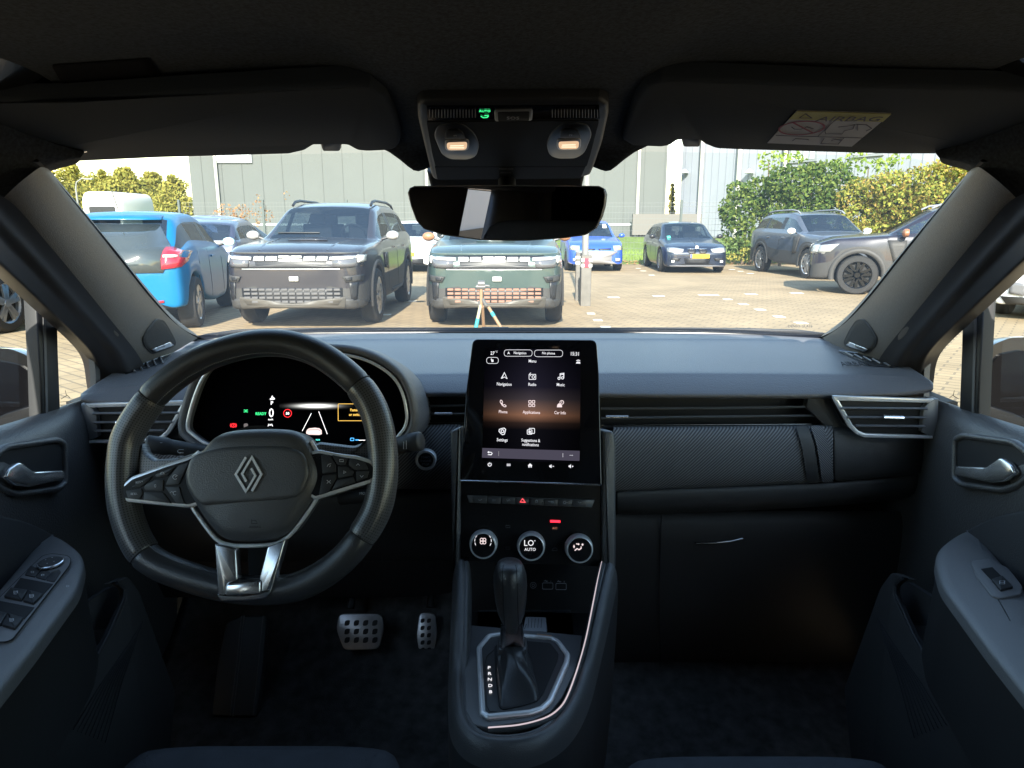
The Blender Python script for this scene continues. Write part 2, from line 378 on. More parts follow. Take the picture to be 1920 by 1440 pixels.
grid('lower_fascia', [lr([921, 916, 911, 905, 893, 886, 884], 1.18), lr([923, 918, 913, 907, 896, 888, 886], 1.170), lr([945, 945, 940, 930, 917, 908, 900], 1.170), lr([962, 961, 955, 946, 934, 926, 915], 1.185), lr([964, 963, 957, 949, 937, 930, 920], 1.24)], HARD, dash, sub=2, sol=.003)
# glovebox
gb = grid('glovebox', [[PY(x, y, Y) for x in (1150, 1240, 1400, 1600, 1752)] for y, Y in ((958, 1.235), (975, 1.215), (1050, 1.215), (1150, 1.225), (1240, 1.26), (1260, 1.34))], mat('glovebox_plastic', (.032, .031, .032), .6), dash, sub=1)
tube('glovebox_handle', [PY(1303, 1019, 1.21), PY(1340, 1018, 1.205), PY(1370, 1015, 1.205), PY(1392, 1010, 1.21)], .002, DCHROME, gb, n=6)
tube('glovebox_seam', [PY(1238, 1250, 1.25), PY(1236, 1100, 1.212), PY(1240, 966, 1.212)], .0012, DARK, gb, n=5)
# back wall of the dash and knee area
box('dash_core', V((0, 1.42, .80)), 1.44, .30, .22, DARK, dash)
# vents: dark cavities, slats
vb = Pl(PY(960, 770, 1.235), (0, -1, 0))
slab('vent_cavity', [(1126, 738), (1590, 741), (1590, 800), (1126, 802)], vb, .01, DARK, dash)
slab('vent_cavity', [(764, 735), (880, 735), (880, 800), (764, 800)], vb, .01, DARK, dash)
SL = mat('vent_slat', (.20, .20, .21), .28)
def slat(pts, r=.0022, m=SL, par=dash): return tube('vent_slat', [PY(*p) for p in pts], r, m, par, n=8, up=(0, 1, -.25), flat=3.2)
cv = mk('centre_vent', *fillgeo(Pl(PY(1300, 770, 1.21), (0, -1, 0)), [[(1127, 798), (1590, 796), (1590, 800), (1127, 802)]], th=.003).__dict__.values(), HARD, dash)
slat([(1127, 766, 1.195), (1350, 765, 1.195), (1555, 762, 1.195)], par=cv); slat([(1127, 784, 1.195), (1350, 781, 1.195), (1560, 779, 1.195)], par=cv)
tube('vent_tab', [PY(1136, 781, 1.188), PY(1178, 781, 1.188)], .0035, CHROME, cv, n=8, flat=.6)
tube('vent_rod', [PY(1127, 797, 1.21), PY(1590, 795, 1.21)], .0012, DCHROME, cv, n=6)
cv2 = mk('centre_vent', *fillgeo(Pl(PY(820, 770, 1.21), (0, -1, 0)), [[(770, 792), (875, 792), (875, 798), (770, 798)]], th=.003).__dict__.values(), HARD, dash)
slat([(782, 762, 1.195), (876, 760, 1.195)], par=cv2); slat([(784, 776, 1.195), (876, 776, 1.195)], par=cv2)
tube('vent_tab', [PY(815, 775, 1.188), PY(848, 775, 1.188)], .003, CHROME, cv2, n=8, flat=.6)
# end vents, mirrored left and right
for s in (0, 1):
    M = (lambda x: x) if not s else (lambda x: 1912-x); dy = 0 if not s else -9
    def f(pts): return [(M(x), y+dy) for x, y in pts]
    pl = Pl(PY(M(250), 790, 1.142), (0.12*(1 if not s else -1), -1, .05))
    av = slab('air_vent', f([(153, 757), (352, 753), (345, 768), (318, 810), (296, 826), (154, 830)]), pl, .004, DARK, dash, off=-.012)
    slab('vent_side', f([(152, 757), (166, 757), (180, 775), (184, 819), (170, 826), (154, 830)]), pl, .02, GREYM, av, bev=.0015)
    for y0, xa, xb in ((775, 176, 336), (792, 178, 324), (808, 180, 308)):
        tube('vent_slat', [pl.hit(M(xa), y0+dy), pl.hit(M(xb), y0-1+dy)], .0024, SL, av, n=8, up=(0, 1, -.2), flat=3)
    tube('vent_tab', [pl.hit(M(225), 790+dy)+V((0, -.012, .002)), pl.hit(M(262), 789+dy)+V((0, -.012, .002))], .004, CHROME, av, n=8, flat=.6)
    tp = [pl.ab(p) for p in f([(161, 757), (350, 751), (345, 760), (341, 760), (168, 764)])]
    slab_ab('chrome_trim', tp, pl, .008, TRIM, av, bev=.0012, off=.002)
    slab('chrome_trim', f([(350, 751), (350, 756), (322, 808), (306, 824), (292, 829), (163, 831), (164, 826), (290, 822), (302, 817), (314, 805), (341, 757)]), pl, .008, TRIM, av, bev=.001, off=.002)
    slab('vent_surround', f([(352, 753), (385, 748), (392, 780), (350, 820), (322, 850), (300, 845), (296, 829), (322, 808)]) if s else f([(352, 753), (380, 750), (380, 835), (296, 829), (322, 808)]), pl, .02, HARD, dash, off=-.028, bev=.002)
    # windscreen side demister
    bvd = bvh_of(dtop)
    dm = conf('side_demister', f([(235, 703), (300, 683), (322, 668), (318, 663), (296, 672), (234, 697)]) if not s else [(1573, 661), (1583, 660), (1640, 668), (1684, 689), (1672, 690), (1632, 687)], bvd, .0015, .001, DARK, dash)
    dpl = Pl(PY(M(280), 685, 1.28), (0, -.35, 1))
    for j in range(5):
        if s: a = (1585+j*17, 663+j*4.2); b = (1600+j*17, 671+j*4.4)
        else: a = (300-j*13, 672+j*5); b = (306-j*13, 684+j*4)
        confline('demister_slat', [a, b], bvd, .003, .0018, SOFT, dm, n=6)
    confline('demister_rim', [(1573, 660), (1605, 663), (1640, 667), (1662, 677), (1684, 689)] if s else [(322, 664), (310, 668), (296, 673), (265, 686), (234, 699)], bvd, .002, .0012, DCHROME, dm)
# embossed airbag mark on the passenger pad
apl = Pl(PY(1612, 690, 1.262), (0, -.25, 1)); text('airbag_mark', 'AIRBAG', apl, 1606, 692, 20, DARK, dash, off=.006, sx=.55)
# left fascia round the wheel
lfx = [158, 230, 330, 450, 600, 700, 780, 866]
def lf(L, Y): return frow([(lfx[i], L[i], Y + (.03, .004, 0, 0, 0, 0, 0, 0)[i]) for i in range(8)])
grid('driver_trim', [lf([826, 828, 830, 830, 826, 800, 796, 795], 1.20), lf([830, 831, 833, 832, 828, 803, 798, 797], 1.178), lf([845]*8, 1.160), lf([880]*8, 1.157), lf([905, 905, 906, 908, 910, 912, 914, 916], 1.165), lf([909, 909, 910, 912, 914, 916, 918, 920], 1.19)], FABS, dash, sub=2)
grid('knee_panel', [frow([(x, y, Y) for x in (160, 300, 500, 700, 870)]) for y, Y in ((912, 1.20), (925, 1.175), (960, 1.17), (1010, 1.19), (1040, 1.24), (1060, 1.34))], mat('knee_plastic', (.034, .034, .036), .55), dash, sub=2)
grid('knee_lower_panel', [frow([(x, y, Y) for x in (130, 300, 500, 700, 870)]) for y, Y in ((1030, 1.30), (1070, 1.30), (1120, 1.34))], DARK, dash, sub=1)
# start button
spx = facing(801, 857, 1.155, 5)
sb = disc('start_button', 801, 857, spx, [(19, -.01), (19.5, .004), (18, .006), (14.5, .006), (13.5, .003), (0, .003)], mat('ring_silver', (.85, .86, .88), .35, metal=.25), dash, off=.018)
disc('button_cap', 801, 857, spx, [(13.5, 0), (13.5, .0045), (12.5, .0055), (0, .0055)], GLOSS, sb, off=.018)
MRK = mat('grey_print', (.35, .36, .4), .5)
for i, t in enumerate(('START', 'ENGINE', 'STOP')): text('button_text', t, spx, 801, 853+i*6.5, 4, MRK, sb, off=.0245)

# ---------------------------------------------------------------- instrument cluster
zc = lambda x, y: (340+x/4.364, 650+y/4.364)
CO_ = spl([zc(*p) for p in [(48, 660), (62, 560), (110, 400), (175, 255), (265, 160), (400, 105), (600, 76), (980, 66), (1300, 68), (1500, 112), (1650, 190), (1745, 275), (1802, 380), (1832, 500), (1838, 610), (1790, 705), (1640, 830), (1300, 880), (560, 880), (235, 806), (80, 710)]], 4)
cpl = facing(560, 745, 1.045, 8); gpl = facing(560, 745, 1.075, 14)
clus = slab('instrument_display', CO_, gpl, .01, mat('display_glass', (.003, .003, .004), .2, spec=0), dash)
cab = [cpl.ab(p) for p in CO_]
ring('display_bezel', None, cpl, .0045, .006, TRIM, clus, ab=inset(cab, -.003))
# hood: from the bezel outwards and back into the dash
h0 = inset(cab, -.003); h1 = inset(cab, -.012); h2 = inset(cab, -.020)
r0 = [cpl.w(a, b, -.03) for a, b in h0]; r1 = [cpl.w(a, b, -.001) for a, b in h0]; r2 = [cpl.w(a, b, .003) for a, b in h1]; r3 = [cpl.w(a, b, -.004) for a, b in h2]
r4 = []; r5 = []
for a, b in h2:
    p = cpl.w(a, b, -.10); p.z -= .010; p.z = max(p.z, .85); r4.append(p)
    q_ = cpl.w(a*1.03, b*.85, -.27); q_.z -= .035; r5.append(q_)
vv, ff = loft([r0, r1, r2, r3, r4, r5], cap0=False, cap1=True); mk('cluster_hood', vv, ff, SOFT, dash, sub=1, ang=0)
# display content (lit)
EW = emis('lit_white', (1, 1, 1), 0.502); EG = emis('lit_green', (.05, .8, .25), 0.446); ER = emis('lit_red', (.9, .03, .04), 0.446); EY = emis('lit_amber', (1, .6, .12), 0.335); EB = emis('lit_blue', (.1, .5, 1), 0.391); EC = emis('lit_cyan', (.1, .8, .7), 0.335)
EP = emis('lit_pale', (.95, .75, .72), 0.335); EGR = emis('lit_grey', (.5, .5, .5), 0.223)
ct = lambda n, s, x, y, h, m, **k: text(n, s, gpl, *zc(x, y), h/4.364, m, clus, **k)
ct('gear_readout', 'P', 742, 474, 28, EW, bold=.02); ct('speed_readout', '0', 737, 576, 72, EW, sx=.85); ct('speed_unit', 'km/h', 732, 602, 14, EW)
ct('ready_lamp', 'READY', 652, 559, 22, EG, bold=.02, sx=.9); ct('speed_limit', '50', 870, 556, 20, EW, bold=.02)
mk('speed_limit_ring', *strokegeo(gpl, [arc(870, 545, 32, n=24)], 1.2, conv=zc).__dict__.values(), ER, clus)
mk('park_brake_lamp', *strokegeo(gpl, [arc(427, 644, 15, n=16), [(408, 628), (402, 644), (408, 660)], [(446, 628), (452, 644), (446, 660)], [(427, 634), (427, 652)]], 1.3, conv=zc).__dict__.values(), ER, clus)
mk('light_lamp', *strokegeo(gpl, [[(512, 518), (522, 518), (528, 526), (522, 534), (512, 534)], [(545, 518), (535, 518), (529, 526), (535, 534), (545, 534)]], 1.2, conv=zc).__dict__.values(), EG, clus)
mk('seatbelt_lamp', *fillgeo(gpl, [[(725, 428), (738, 418), (742, 402), (750, 402), (750, 414), (765, 420), (766, 430), (745, 436), (735, 430), (730, 438)]], conv=zc).__dict__.values(), EW, clus)
mk('lane_marks', *strokegeo(gpl, [[(990, 690), (1065, 545)], [(1125, 530), (1195, 715)]], .8, conv=zc).__dict__.values(), EW, clus)
mk('lane_lamp', *strokegeo(gpl, [[(710, 652), (718, 632)], [(748, 652), (740, 632)], [(722, 645), (729, 636), (736, 645)]], .9, conv=zc).__dict__.values(), EW, clus)
mk('car_icon', *fillgeo(gpl, [[(1022, 700), (1028, 682), (1045, 668), (1095, 663), (1130, 668), (1148, 684), (1150, 715), (1130, 722), (1045, 720), (1024, 712)]], conv=zc).__dict__.values(), EP, clus)
mk('car_icon_window', *strokegeo(gpl, [[(1040, 690), (1050, 680), (1120, 678), (1138, 688)]], .8, off=.001, conv=zc).__dict__.values(), emis('dim_grey', (.25, .2, .2), .3), clus)
mk('door_icon', *fillgeo(gpl, [[(512, 635), (520, 628), (540, 628), (546, 636), (544, 680), (514, 680)]], conv=zc).__dict__.values(), emis('dim_car', (.10, .09, .09), .5), clus)
mk('door_open_icon', *fillgeo(gpl, [[(512, 660), (500, 665), (482, 680), (512, 678)]], conv=zc).__dict__.values(), emis('dim_red', (.5, .04, .04), .4), clus)
mk('message_box', *strokegeo(gpl, [rrect(1284, 468, 1560, 606, 6)], 1.0, conv=zc).__dict__.values(), EY, clus)
ct('message_text', 'Fasten', 1382, 528, 22, EY, align='LEFT', bold=.02, sx=.85); ct('message_text', 'or switch', 1372, 566, 22, EY, align='LEFT', bold=.02, sx=.85)
ct('mode_text', 'nse', 1100, 768, 18, EC, align='LEFT', bold=.02)
mk('battery_icon', *strokegeo(gpl, [rrect(1385, 748, 1412, 768, 4)], 1.2, conv=zc).__dict__.values(), EB, clus)
mk('charge_bar', *strokegeo(gpl, [[(1425, 763), (1452, 763)]], 2, conv=zc).__dict__.values(), EB, clus); mk('charge_bar', *strokegeo(gpl, [[(1452, 765), (1508, 765)]], 1, conv=zc).__dict__.values(), EW, clus)
def glowmat(name, cx, cz, sx, sz, col, st):
    m = bpy.data.materials.new(name); m.use_nodes = True; nt = m.node_tree; nt.nodes.clear()
    tc = nd(nt, 'ShaderNodeTexCoord'); mp = nd(nt, 'ShaderNodeMapping'); mp.vector_type = 'POINT'
    mp.inputs['Location'].default_value = (-cx/sx, -cz/sz, 0); mp.inputs['Scale'].default_value = (1/sx, 1/sz, 1)
    ln = nd(nt, 'ShaderNodeVectorMath', operation='DOT_PRODUCT'); ex = nd(nt, 'ShaderNodeMath', operation='POWER'); ex.inputs[0].default_value = 2.718
    ng = nd(nt, 'ShaderNodeMath', operation='MULTIPLY'); ng.inputs[1].default_value = -1
    e = nd(nt, 'ShaderNodeEmission'); e.inputs[0].default_value = (*col, 1); ms = nd(nt, 'ShaderNodeMath', operation='MULTIPLY'); ms.inputs[1].default_value = st
    o = nd(nt, 'ShaderNodeOutputMaterial'); t = nd(nt, 'ShaderNodeBsdfTransparent'); ad = nd(nt, 'ShaderNodeAddShader')
    nt.links.new(tc.outputs['UV'], mp.inputs[0]); nt.links.new(mp.outputs[0], ln.inputs[0]); nt.links.new(mp.outputs[0], ln.inputs[1]); nt.links.new(ln.outputs['Value'], ng.inputs[0]); nt.links.new(ng.outputs[0], ex.inputs[1])
    nt.links.new(ex.outputs[0], ms.inputs[0]); nt.links.new(ms.outputs[0], e.inputs[1]); nt.links.new(e.outputs[0], ad.inputs[0]); nt.links.new(t.outputs[0], ad.inputs[1]); nt.links.new(ad.outputs[0], o.inputs[0]); return m
def uvquad(name, c4, pl, off, m, par):
    P = [pl.hit(*c)+pl.n*off for c in c4]; return mk(name, P, [(0, 1, 2, 3)], m, par, smooth=False, uvs=[(0, 0), (1, 0), (1, 1), (0, 1)])
uvquad('horizon_glow', [zc(800, 560), zc(1420, 560), zc(1420, 410), zc(800, 410)], gpl, .0002, glowmat('horizon_glow', .48, .5, .20, .09, (1, 1, .95), .7), clus)

# ---------------------------------------------------------------- touch screen and centre stack
z3 = lambda x, y: (860+x/4.8, 620+y/4.8)
tpl = facing(1000, 770, 1.055, 20, -4)
SO = rnd([z3(*p) for p in [(125, 75), (1240, 82), (1262, 400), (1290, 1388), (16, 1345), (65, 560), (105, 250)]], [11, 11, 0, 3, 3, 0, 0])
scr = slab('touch_screen', SO, tpl, .02, GLOSS, dash, bev=.0015)
ring('screen_edge', SO, tpl, .0012, .004, DCHROME, scr, off=-.001, bev=.0004)
tube('screen_chin', [tpl.hit(*z3(14, 1349))+tpl.n*.001, tpl.hit(*z3(650, 1366))+tpl.n*.001, tpl.hit(*z3(1290, 1389))+tpl.n*.001], .0013, CHROME, scr, n=6)
def scrmat():
    m = bpy.data.materials.new('screen_picture'); m.use_nodes = True; nt = m.node_tree; nt.nodes.clear()
    tc = nd(nt, 'ShaderNodeTexCoord'); sx = nd(nt, 'ShaderNodeSeparateXYZ'); nt.links.new(tc.outputs['UV'], sx.inputs[0])
    r_ = nd(nt, 'ShaderNodeValToRGB'); cr = r_.color_ramp; cr.elements[0].position = 0; cr.elements[0].color = (.003, .003, .005, 1); cr.elements[1].position = 1; cr.elements[1].color = (.004, .004, .007, 1)
    for p, c in ((.28, (.004, .004, .006)), (.34, (.03, .018, .015)), (.41, (.24, .115, .07)), (.46, (.15, .085, .065)), (.55, (.045, .036, .042)), (.66, (.012, .011, .02))): e = cr.elements.new(p); e.color = (*c, 1)
    nt.links.new(sx.outputs[1], r_.inputs[0])
    r2_ = nd(nt, 'ShaderNodeValToRGB'); c2 = r2_.color_ramp; c2.elements[0].color = (.15, .15, .15, 1); c2.elements[1].color = (.2, .2, .2, 1)
    for p, v_ in ((.25, .5), (.5, 1.0), (.75, .5)): e = c2.elements.new(p); e.color = (v_, v_, v_, 1)
    nt.links.new(sx.outputs[0], r2_.inputs[0]); mx = nd(nt, 'ShaderNodeMix', data_type='RGBA', blend_type='MULTIPLY'); mx.inputs[0].default_value = 1
    nt.links.new(r_.outputs[0], mx.inputs[6]); nt.links.new(r2_.outputs[0], mx.inputs[7])
    e = nd(nt, 'ShaderNodeEmission', i_Strength=.31); o = nd(nt, 'ShaderNodeOutputMaterial'); nt.links.new(mx.outputs[2], e.inputs[0]); nt.links.new(e.outputs[0], o.inputs[0]); return m
uvquad('screen_picture', [z3(212, 1170), z3(1088, 1190), z3(1100, 170), z3(235, 160)], tpl, .0006, scrmat(), scr)
uvquad('screen_bottom_bar', [z3(210, 1143), z3(1087, 1172), z3(1090, 1082), z3(213, 1056)], tpl, .0009, emis('bar_violet', (.055, .05, .072), .32), scr)
ES = emis('screen_white', (.95, .95, 1), .27); EPK = emis('screen_pink', (.95, .78, .78), .27)
def ic(name, polys, wd=1.3, m=ES, fill=None):
    mb = strokegeo(tpl, polys, wd, off=.0014, conv=z3)
    if fill: mb.add(tuple(fillgeo(tpl, fill, off=.0014, conv=z3).__dict__.values()))
    return mb.build(name, m, scr)
st = lambda n, s, x, y, h, m=ES, **k: text(n, s, tpl, *z3(x, y), h/4.8, m, scr, off=.0014, ang=-1.2, **k)
st('temperature_readout', '27', 305, 218, 30, bold=.015, sx=.85); st('temperature_unit', '°C', 340, 198, 15); st('clock_readout', '15:31', 1045, 225, 32, bold=.01, sx=.85)
ic('pill_outline', [rrect(410, 174, 662, 232, 28)], .7); ic('pill_outline', [rrect(682, 176, 936, 236, 28)], .7); ic('pill_outline', [rrect(252, 242, 358, 297, 26)], .7)
ic('navigation_arrow', [], fill=[[(450, 188), (462, 214), (450, 207), (438, 214)]]); st('pill_text', 'Navigation', 552, 212, 22, bold=.01, sx=.85); st('pill_text', 'No phone', 808, 214, 22, bold=.01, sx=.9)
ic('passenger_icon', [], fill=[[(290, 255), (298, 252), (302, 262), (314, 262), (314, 282), (298, 284), (294, 270)]])
st('menu_title', 'Menu', 664, 287, 26, bold=.01, sx=.85); ic('connection_icon', [arc(1076, 285, 20, 215, 325, 8), arc(1076, 285, 11, 215, 325, 6)], 1, fill=[[(1060, 284), (1092, 284), (1096, 297), (1056, 297)]])
ic('navigation_icon', [[(412, 378), (437, 435), (412, 418), (386, 432), (412, 378)]], 1.2); st('navigation_label', 'Navigation', 410, 495, 27, bold=.01, sx=.82)
ic('radio_icon', [rrect(634, 395, 694, 440, 5), arc(672, 418, 12), [(634, 395), (650, 380)]], 1.1, fill=[[(642, 402), (650, 402), (650, 410), (642, 410)]]); st('radio_label', 'Radio', 662, 498, 27, bold=.01, sx=.82)
ic('music_icon', [arc(903, 430, 10), arc(935, 426, 10), [(913, 430), (913, 388), (946, 384), (946, 426)], [(913, 398), (946, 394)]], 1.3); st('music_label', 'Music', 917, 500, 27, bold=.01, sx=.82)
ic('phone_icon', [[(378, 626), (388, 628), (396, 645), (388, 652), (402, 672), (412, 666), (428, 676), (426, 684), (412, 686), (390, 670), (374, 642), (378, 626)]], 1.2, EPK); st('phone_label', 'Phone', 400, 743, 27, EPK, bold=.01, sx=.82)
ic('applications_icon', [rrect(x, y, x+22, y+22, 4) for x in (631, 663) for y in (630, 662)], 1.2, EPK); st('applications_label', 'Applications', 655, 748, 27, EPK, bold=.01, sx=.82)
ic('car_info_icon', [arc(928, 646, 17), [(928, 636), (928, 652)]], 1.2, EPK, fill=[[(884, 690), (888, 668), (898, 656), (912, 656), (920, 668), (930, 672), (930, 690)]]); st('car_info_label', 'Car Info', 912, 752, 27, EPK, bold=.01, sx=.82)
gear = [(395+(32 if (i//2) % 2 else 25)*cos(pi*i/6), 905+(32 if (i//2) % 2 else 25)*sin(pi*i/6)) for i in range(12)]
ic('settings_icon', [gear+[gear[0]], arc(395, 905, 13)], 1.5); st('settings_label', 'Settings', 392, 996, 27, bold=.01, sx=.82)
ic('suggestions_icon', [rrect(635, 880, 683, 925, 6), rrect(618, 893, 660, 932, 6)], 1.2, fill=[[(628, 905), (652, 905), (652, 918), (628, 918)]]); st('suggestions_label', 'Suggestions &', 648, 1000, 26, bold=.01, sx=.82); st('suggestions_label', 'notifications', 646, 1038, 26, bold=.01, sx=.82)
ic('back_icon', [[(275, 1086), (264, 1094), (275, 1103)], [(264, 1094), (295, 1095), (302, 1105), (295, 1117), (264, 1116)]], 1.3); ic('bar_divider', [[(361, 1085), (361, 1128)]], .5, EGR); ic('bar_divider', [[(938, 1103), (938, 1140)]], .5)
ic('more_icon', [[(x, 1122), (x+5, 1122)] for x in (1000, 1011, 1022)], 1)
ic('power_icon', [arc(280, 1205, 15, -60, 240, 14), [(280, 1186), (280, 1203)]], 1.2); ic('widgets_icon', [], fill=[[(x, y), (x+8, y), (x+8, y+8), (x, y+8)] for x in (434, 446, 458) for y in (1198, 1210)])
ic('home_icon', [], fill=[[(643, 1194), (664, 1214), (658, 1214), (658, 1232), (648, 1232), (648, 1220), (638, 1220), (638, 1232), (628, 1232), (628, 1214), (622, 1214)]])
for x, s in ((836, '-'), (1010, '+')): ic('volume_icon', [[(x+8, 1221), (x+22, 1221)]]+([[(x+15, 1215), (x+15, 1228)]] if s == '+' else []), 1.1, fill=[[(x-20, 1213), (x-12, 1213), (x, 1203), (x, 1238), (x-12, 1228), (x-20, 1228)]])

z4 = lambda x, y: (840+x/5.144, 900+y/5.144)
kpl = facing(995, 990, 1.015, 14)
stack = slab('centre_stack', [(862, 903), (1128, 909), (1128, 1062), (864, 1052)], kpl, .05, mat('stack_black', (.010, .010, .012), .25), dash)
slab('stack_cheek', rnd([(845, 808), (864, 800), (864, 1060), (850, 1075)], 4), kpl, .08, SOFT2, dash, bev=.004, off=.01)
slab('stack_cheek', rnd([(1127, 806), (1148, 808), (1153, 830), (1153, 1060), (1140, 1100), (1128, 1070)], 5), kpl, .08, SOFT2, dash, bev=.004, off=.01)
tube('stack_edge', [kpl.hit(*z4(x, y))+kpl.n*.002 for x, y in ((1480, 45), (1478, 260), (1490, 700))], .001, DCHROME, stack, n=5)
bar = slab('button_row', [z4(*p) for p in [(185, 145), (1410, 190), (1385, 260), (1330, 258), (240, 214), (205, 212)]], kpl, .008, mat('button_grey', (.16, .163, .17), .35), stack, bev=.001, off=.006)
ER2 = emis('hazard_red', (.9, .08, .10), .5)
icn = {0: [[(295, 182), (310, 190), (330, 178)]], 1: [], 2: [[(565, 180), (575, 195), (590, 180), (600, 192)]], 3: [[(718, 172), (745, 206), (694, 204), (718, 172)]], 4: [rrect(842, 190, 862, 206), arc(852, 190, 7, 180, 360, 6)], 5: [[(962, 198), (985, 200)], rrect(990, 198, 1012, 212)], 6: [arc(1120, 208, 12), [(1135, 205), (1150, 210)]], 7: [[(1250, 202), (1262, 214), (1280, 208)]]}
for i in range(8):
    x0 = 247+i*136; y0 = 152+i*4.6
    b_ = slab('stack_button', [z4(x0, y0), z4(x0+126, y0+4), z4(x0+126, y0+66), z4(x0, y0+62)], kpl, .004, mat('button_dark', (.07, .071, .076), .35), bar, bev=.0008, off=.0085)
    if icn[i]: strokegeo(kpl, icn[i], 1.0 if i != 3 else 1.3, off=.009, conv=z4).build('button_icon', ER2 if i == 3 else MRK, bar)
    else: text('button_icon', 'EV', kpl, *z4(x0+63, y0+40), 4, MRK, bar, off=.009)
mk('ac_lamp', *fillgeo(kpl, [[(985, 385), (1082, 388), (1082, 410), (985, 407)]], off=.001, conv=z4).__dict__.values(), emis('ac_red', (.9, .02, .04), .9), stack)
text('ac_text', 'A/C', kpl, *z4(1030, 473), 4, emis('dim_orange', (.5, .2, .12), .25), stack, off=.001)
for p, s in (((578, 447), 0), ((578, 655), 1), ((1030, 672), 2)): strokegeo(kpl, [rrect(p[0]-20, p[1]-10, p[0]+20, p[1]+10)] if s < 2 else [arc(p[0], p[1]+5, 24, 190, 350, 8), [(p[0]-30, p[1]+8), (p[0]+26, p[1]+8)]], .6, off=.001, conv=z4).build('demist_icon', mat('dim_print', (.13, .13, .15), .6), stack)
def knob(cx, cy, name):
    c = z4(cx, cy+12); k = disc(name, *c, kpl, [(26.5, 0), (26.5, .006), (24.5, .022), (24, .024), (22, .0245), (22, .023), (0, .023)], mat('knob_black', (.012, .012, .014), .2), dash, n=40)
    disc('knob_rim', *c, kpl, [(26.2, .002), (26.5, .006), (24.9, .021), (24.2, .0246), (22, .0252), (21.6, .0235), (21.6, .02), (25, .004)], mat('knob_silver', (.80, .81, .83), .3, metal=.35), k, n=40); return k
KP = Pl(kpl.o+kpl.n*.0236, kpl.n)
for nm, cx, cy in (('fan_knob', 345, 590), ('temperature_knob', 800, 608), ('airflow_knob', 1257, 630)):
    k = knob(cx, cy, nm)
    if nm == 'fan_knob':
        cx, cy = 338, 588
        strokegeo(KP, [arc(cx, cy, 80, a, a+19, 4) for a in (150, 178, 206, 234, 262, 290, 318, 346, 14)], 1.1, off=.0006, conv=z4).build('fan_scale', ES, k)
        strokegeo(KP, [arc(cx+18*cos(a), cy+18*sin(a), 15, n=10) for a in (pi/4, 3*pi/4, 5*pi/4, 7*pi/4)], 1.2, off=.0006, conv=z4).build('fan_icon', EPK, k)
    if nm == 'temperature_knob':
        text('temperature_text', 'LO', KP, *z4(780, 634), 11, ES, k, off=.0006, sx=.95); text('degree_mark', '.', KP, *z4(838, 590), 11, ES, k, off=.0006, sx=.95); text('auto_text', 'AUTO', KP, *z4(792, 682), 5.4, ES, k, off=.0006)
    if nm == 'airflow_knob':
        strokegeo(KP, [[(1222, 680), (1245, 660), (1262, 672), (1285, 658), (1282, 640)], [(1215, 625), (1215, 655)], [(1235, 615), (1262, 618)]], 1.8, off=.0006, conv=z4).add(tuple(fillgeo(KP, [arc(1297, 622, 10, n=10)[:-1], [(1205, 640), (1226, 640), (1215, 656)], [(1256, 606), (1256, 630), (1270, 618)]], off=.0006, conv=z4).__dict__.values())).build('airflow_icon', EPK, k)
# storage recess with sockets below the knobs
rpl = facing(1000, 1110, 1.13, 4)
rec = slab('storage_recess', [(862, 1030), (1130, 1040), (1130, 1200), (862, 1200)], rpl, .01, mat('recess_black', (.02, .02, .022), .5), dash)
LINE = mat('socket_outline', (.45, .45, .48), .5)
z5 = lambda x, y: (840+x/3.6, 1040+y/3.6)
strokegeo(rpl, [arc(575, 206, 20, n=20), arc(575, 206, 9, n=10)], .7, conv=z5).build('aux_socket', LINE, rec)
for x0, y0, l in ((638, 190, 'I'), (728, 193, 'II')):
    u = strokegeo(rpl, [rrect(x0, y0, x0+70, y0+42, 8), [(x0+8, y0-14), (x0+36, y0-12)], [(x0+16, y0-20), (x0+30, y0-6)]], .7, conv=z5).build('usb_socket', LINE, rec)
    text('socket_number', l, rpl, *z5(x0+56, y0-6), 3.2, LINE, rec)
FL = Pl((0, 1.0, .655), (0, 0, 1))
tray = slab('storage_floor', [(868, 1146), (1120, 1150), (1100, 1200), (880, 1192)], Pl((0, 1.0, .64), (0, 0, 1)), .01, DARK, dash)
lab_ = slab('paper_label', [z5(525, 420), z5(660, 424), z5(668, 520), z5(505, 512)], FL, .001, mat('grey_paper', (.40, .41, .44), .7), dash)
strokegeo(Pl((0, 1, .6552), (0, 0, 1)), [[(545+i*22, 432), (540+i*22, 495)] for i in range(5)]+[[(530, 470), (515, 505)]], .8, conv=z5).build('label_print', DARK, lab_)
# ---------------------------------------------------------------- centre console
cons = thing('centre_console', 'black centre console with pale light strip curving round the gear lever', 'console', (.02, .8, .3))
path = spl([(872, 1050), (871, 1100), (869, 1170), (867, 1260), (870, 1320), (880, 1352), (905, 1374), (950, 1380), (1005, 1370), (1048, 1338), (1080, 1280), (1102, 1200), (1120, 1125), (1136, 1055)], 4, closed=False)
def zz(py): return .662 + max(0, (1250-py)/200*.080)
W3 = [PZ(x, y, zz(y)) for x, y in path]
cN = []
for i, p in enumerate(W3):
    a, b = W3[max(0, i-1)], W3[min(len(W3)-1, i+1)]; t = (b-a); t.z = 0; t.normalize(); cN.append(V((-t.y, t.x, 0)) if V((-t.y, t.x, 0)).dot(p-V((.03, .95, 0))) > 0 else V((t.y, -t.x, 0)))
prof = [(-.010, -.05), (-.009, -.012), (-.006, -.002), (-.0015, 0), (0, -.003), (.0015, 0), (.006, .002), (.012, -.001), (.017, -.010), (.020, -.03)]
rows = [[W3[i]+cN[i]*o+V((0, 0, h)) for i in range(len(W3))] for o, h in prof]
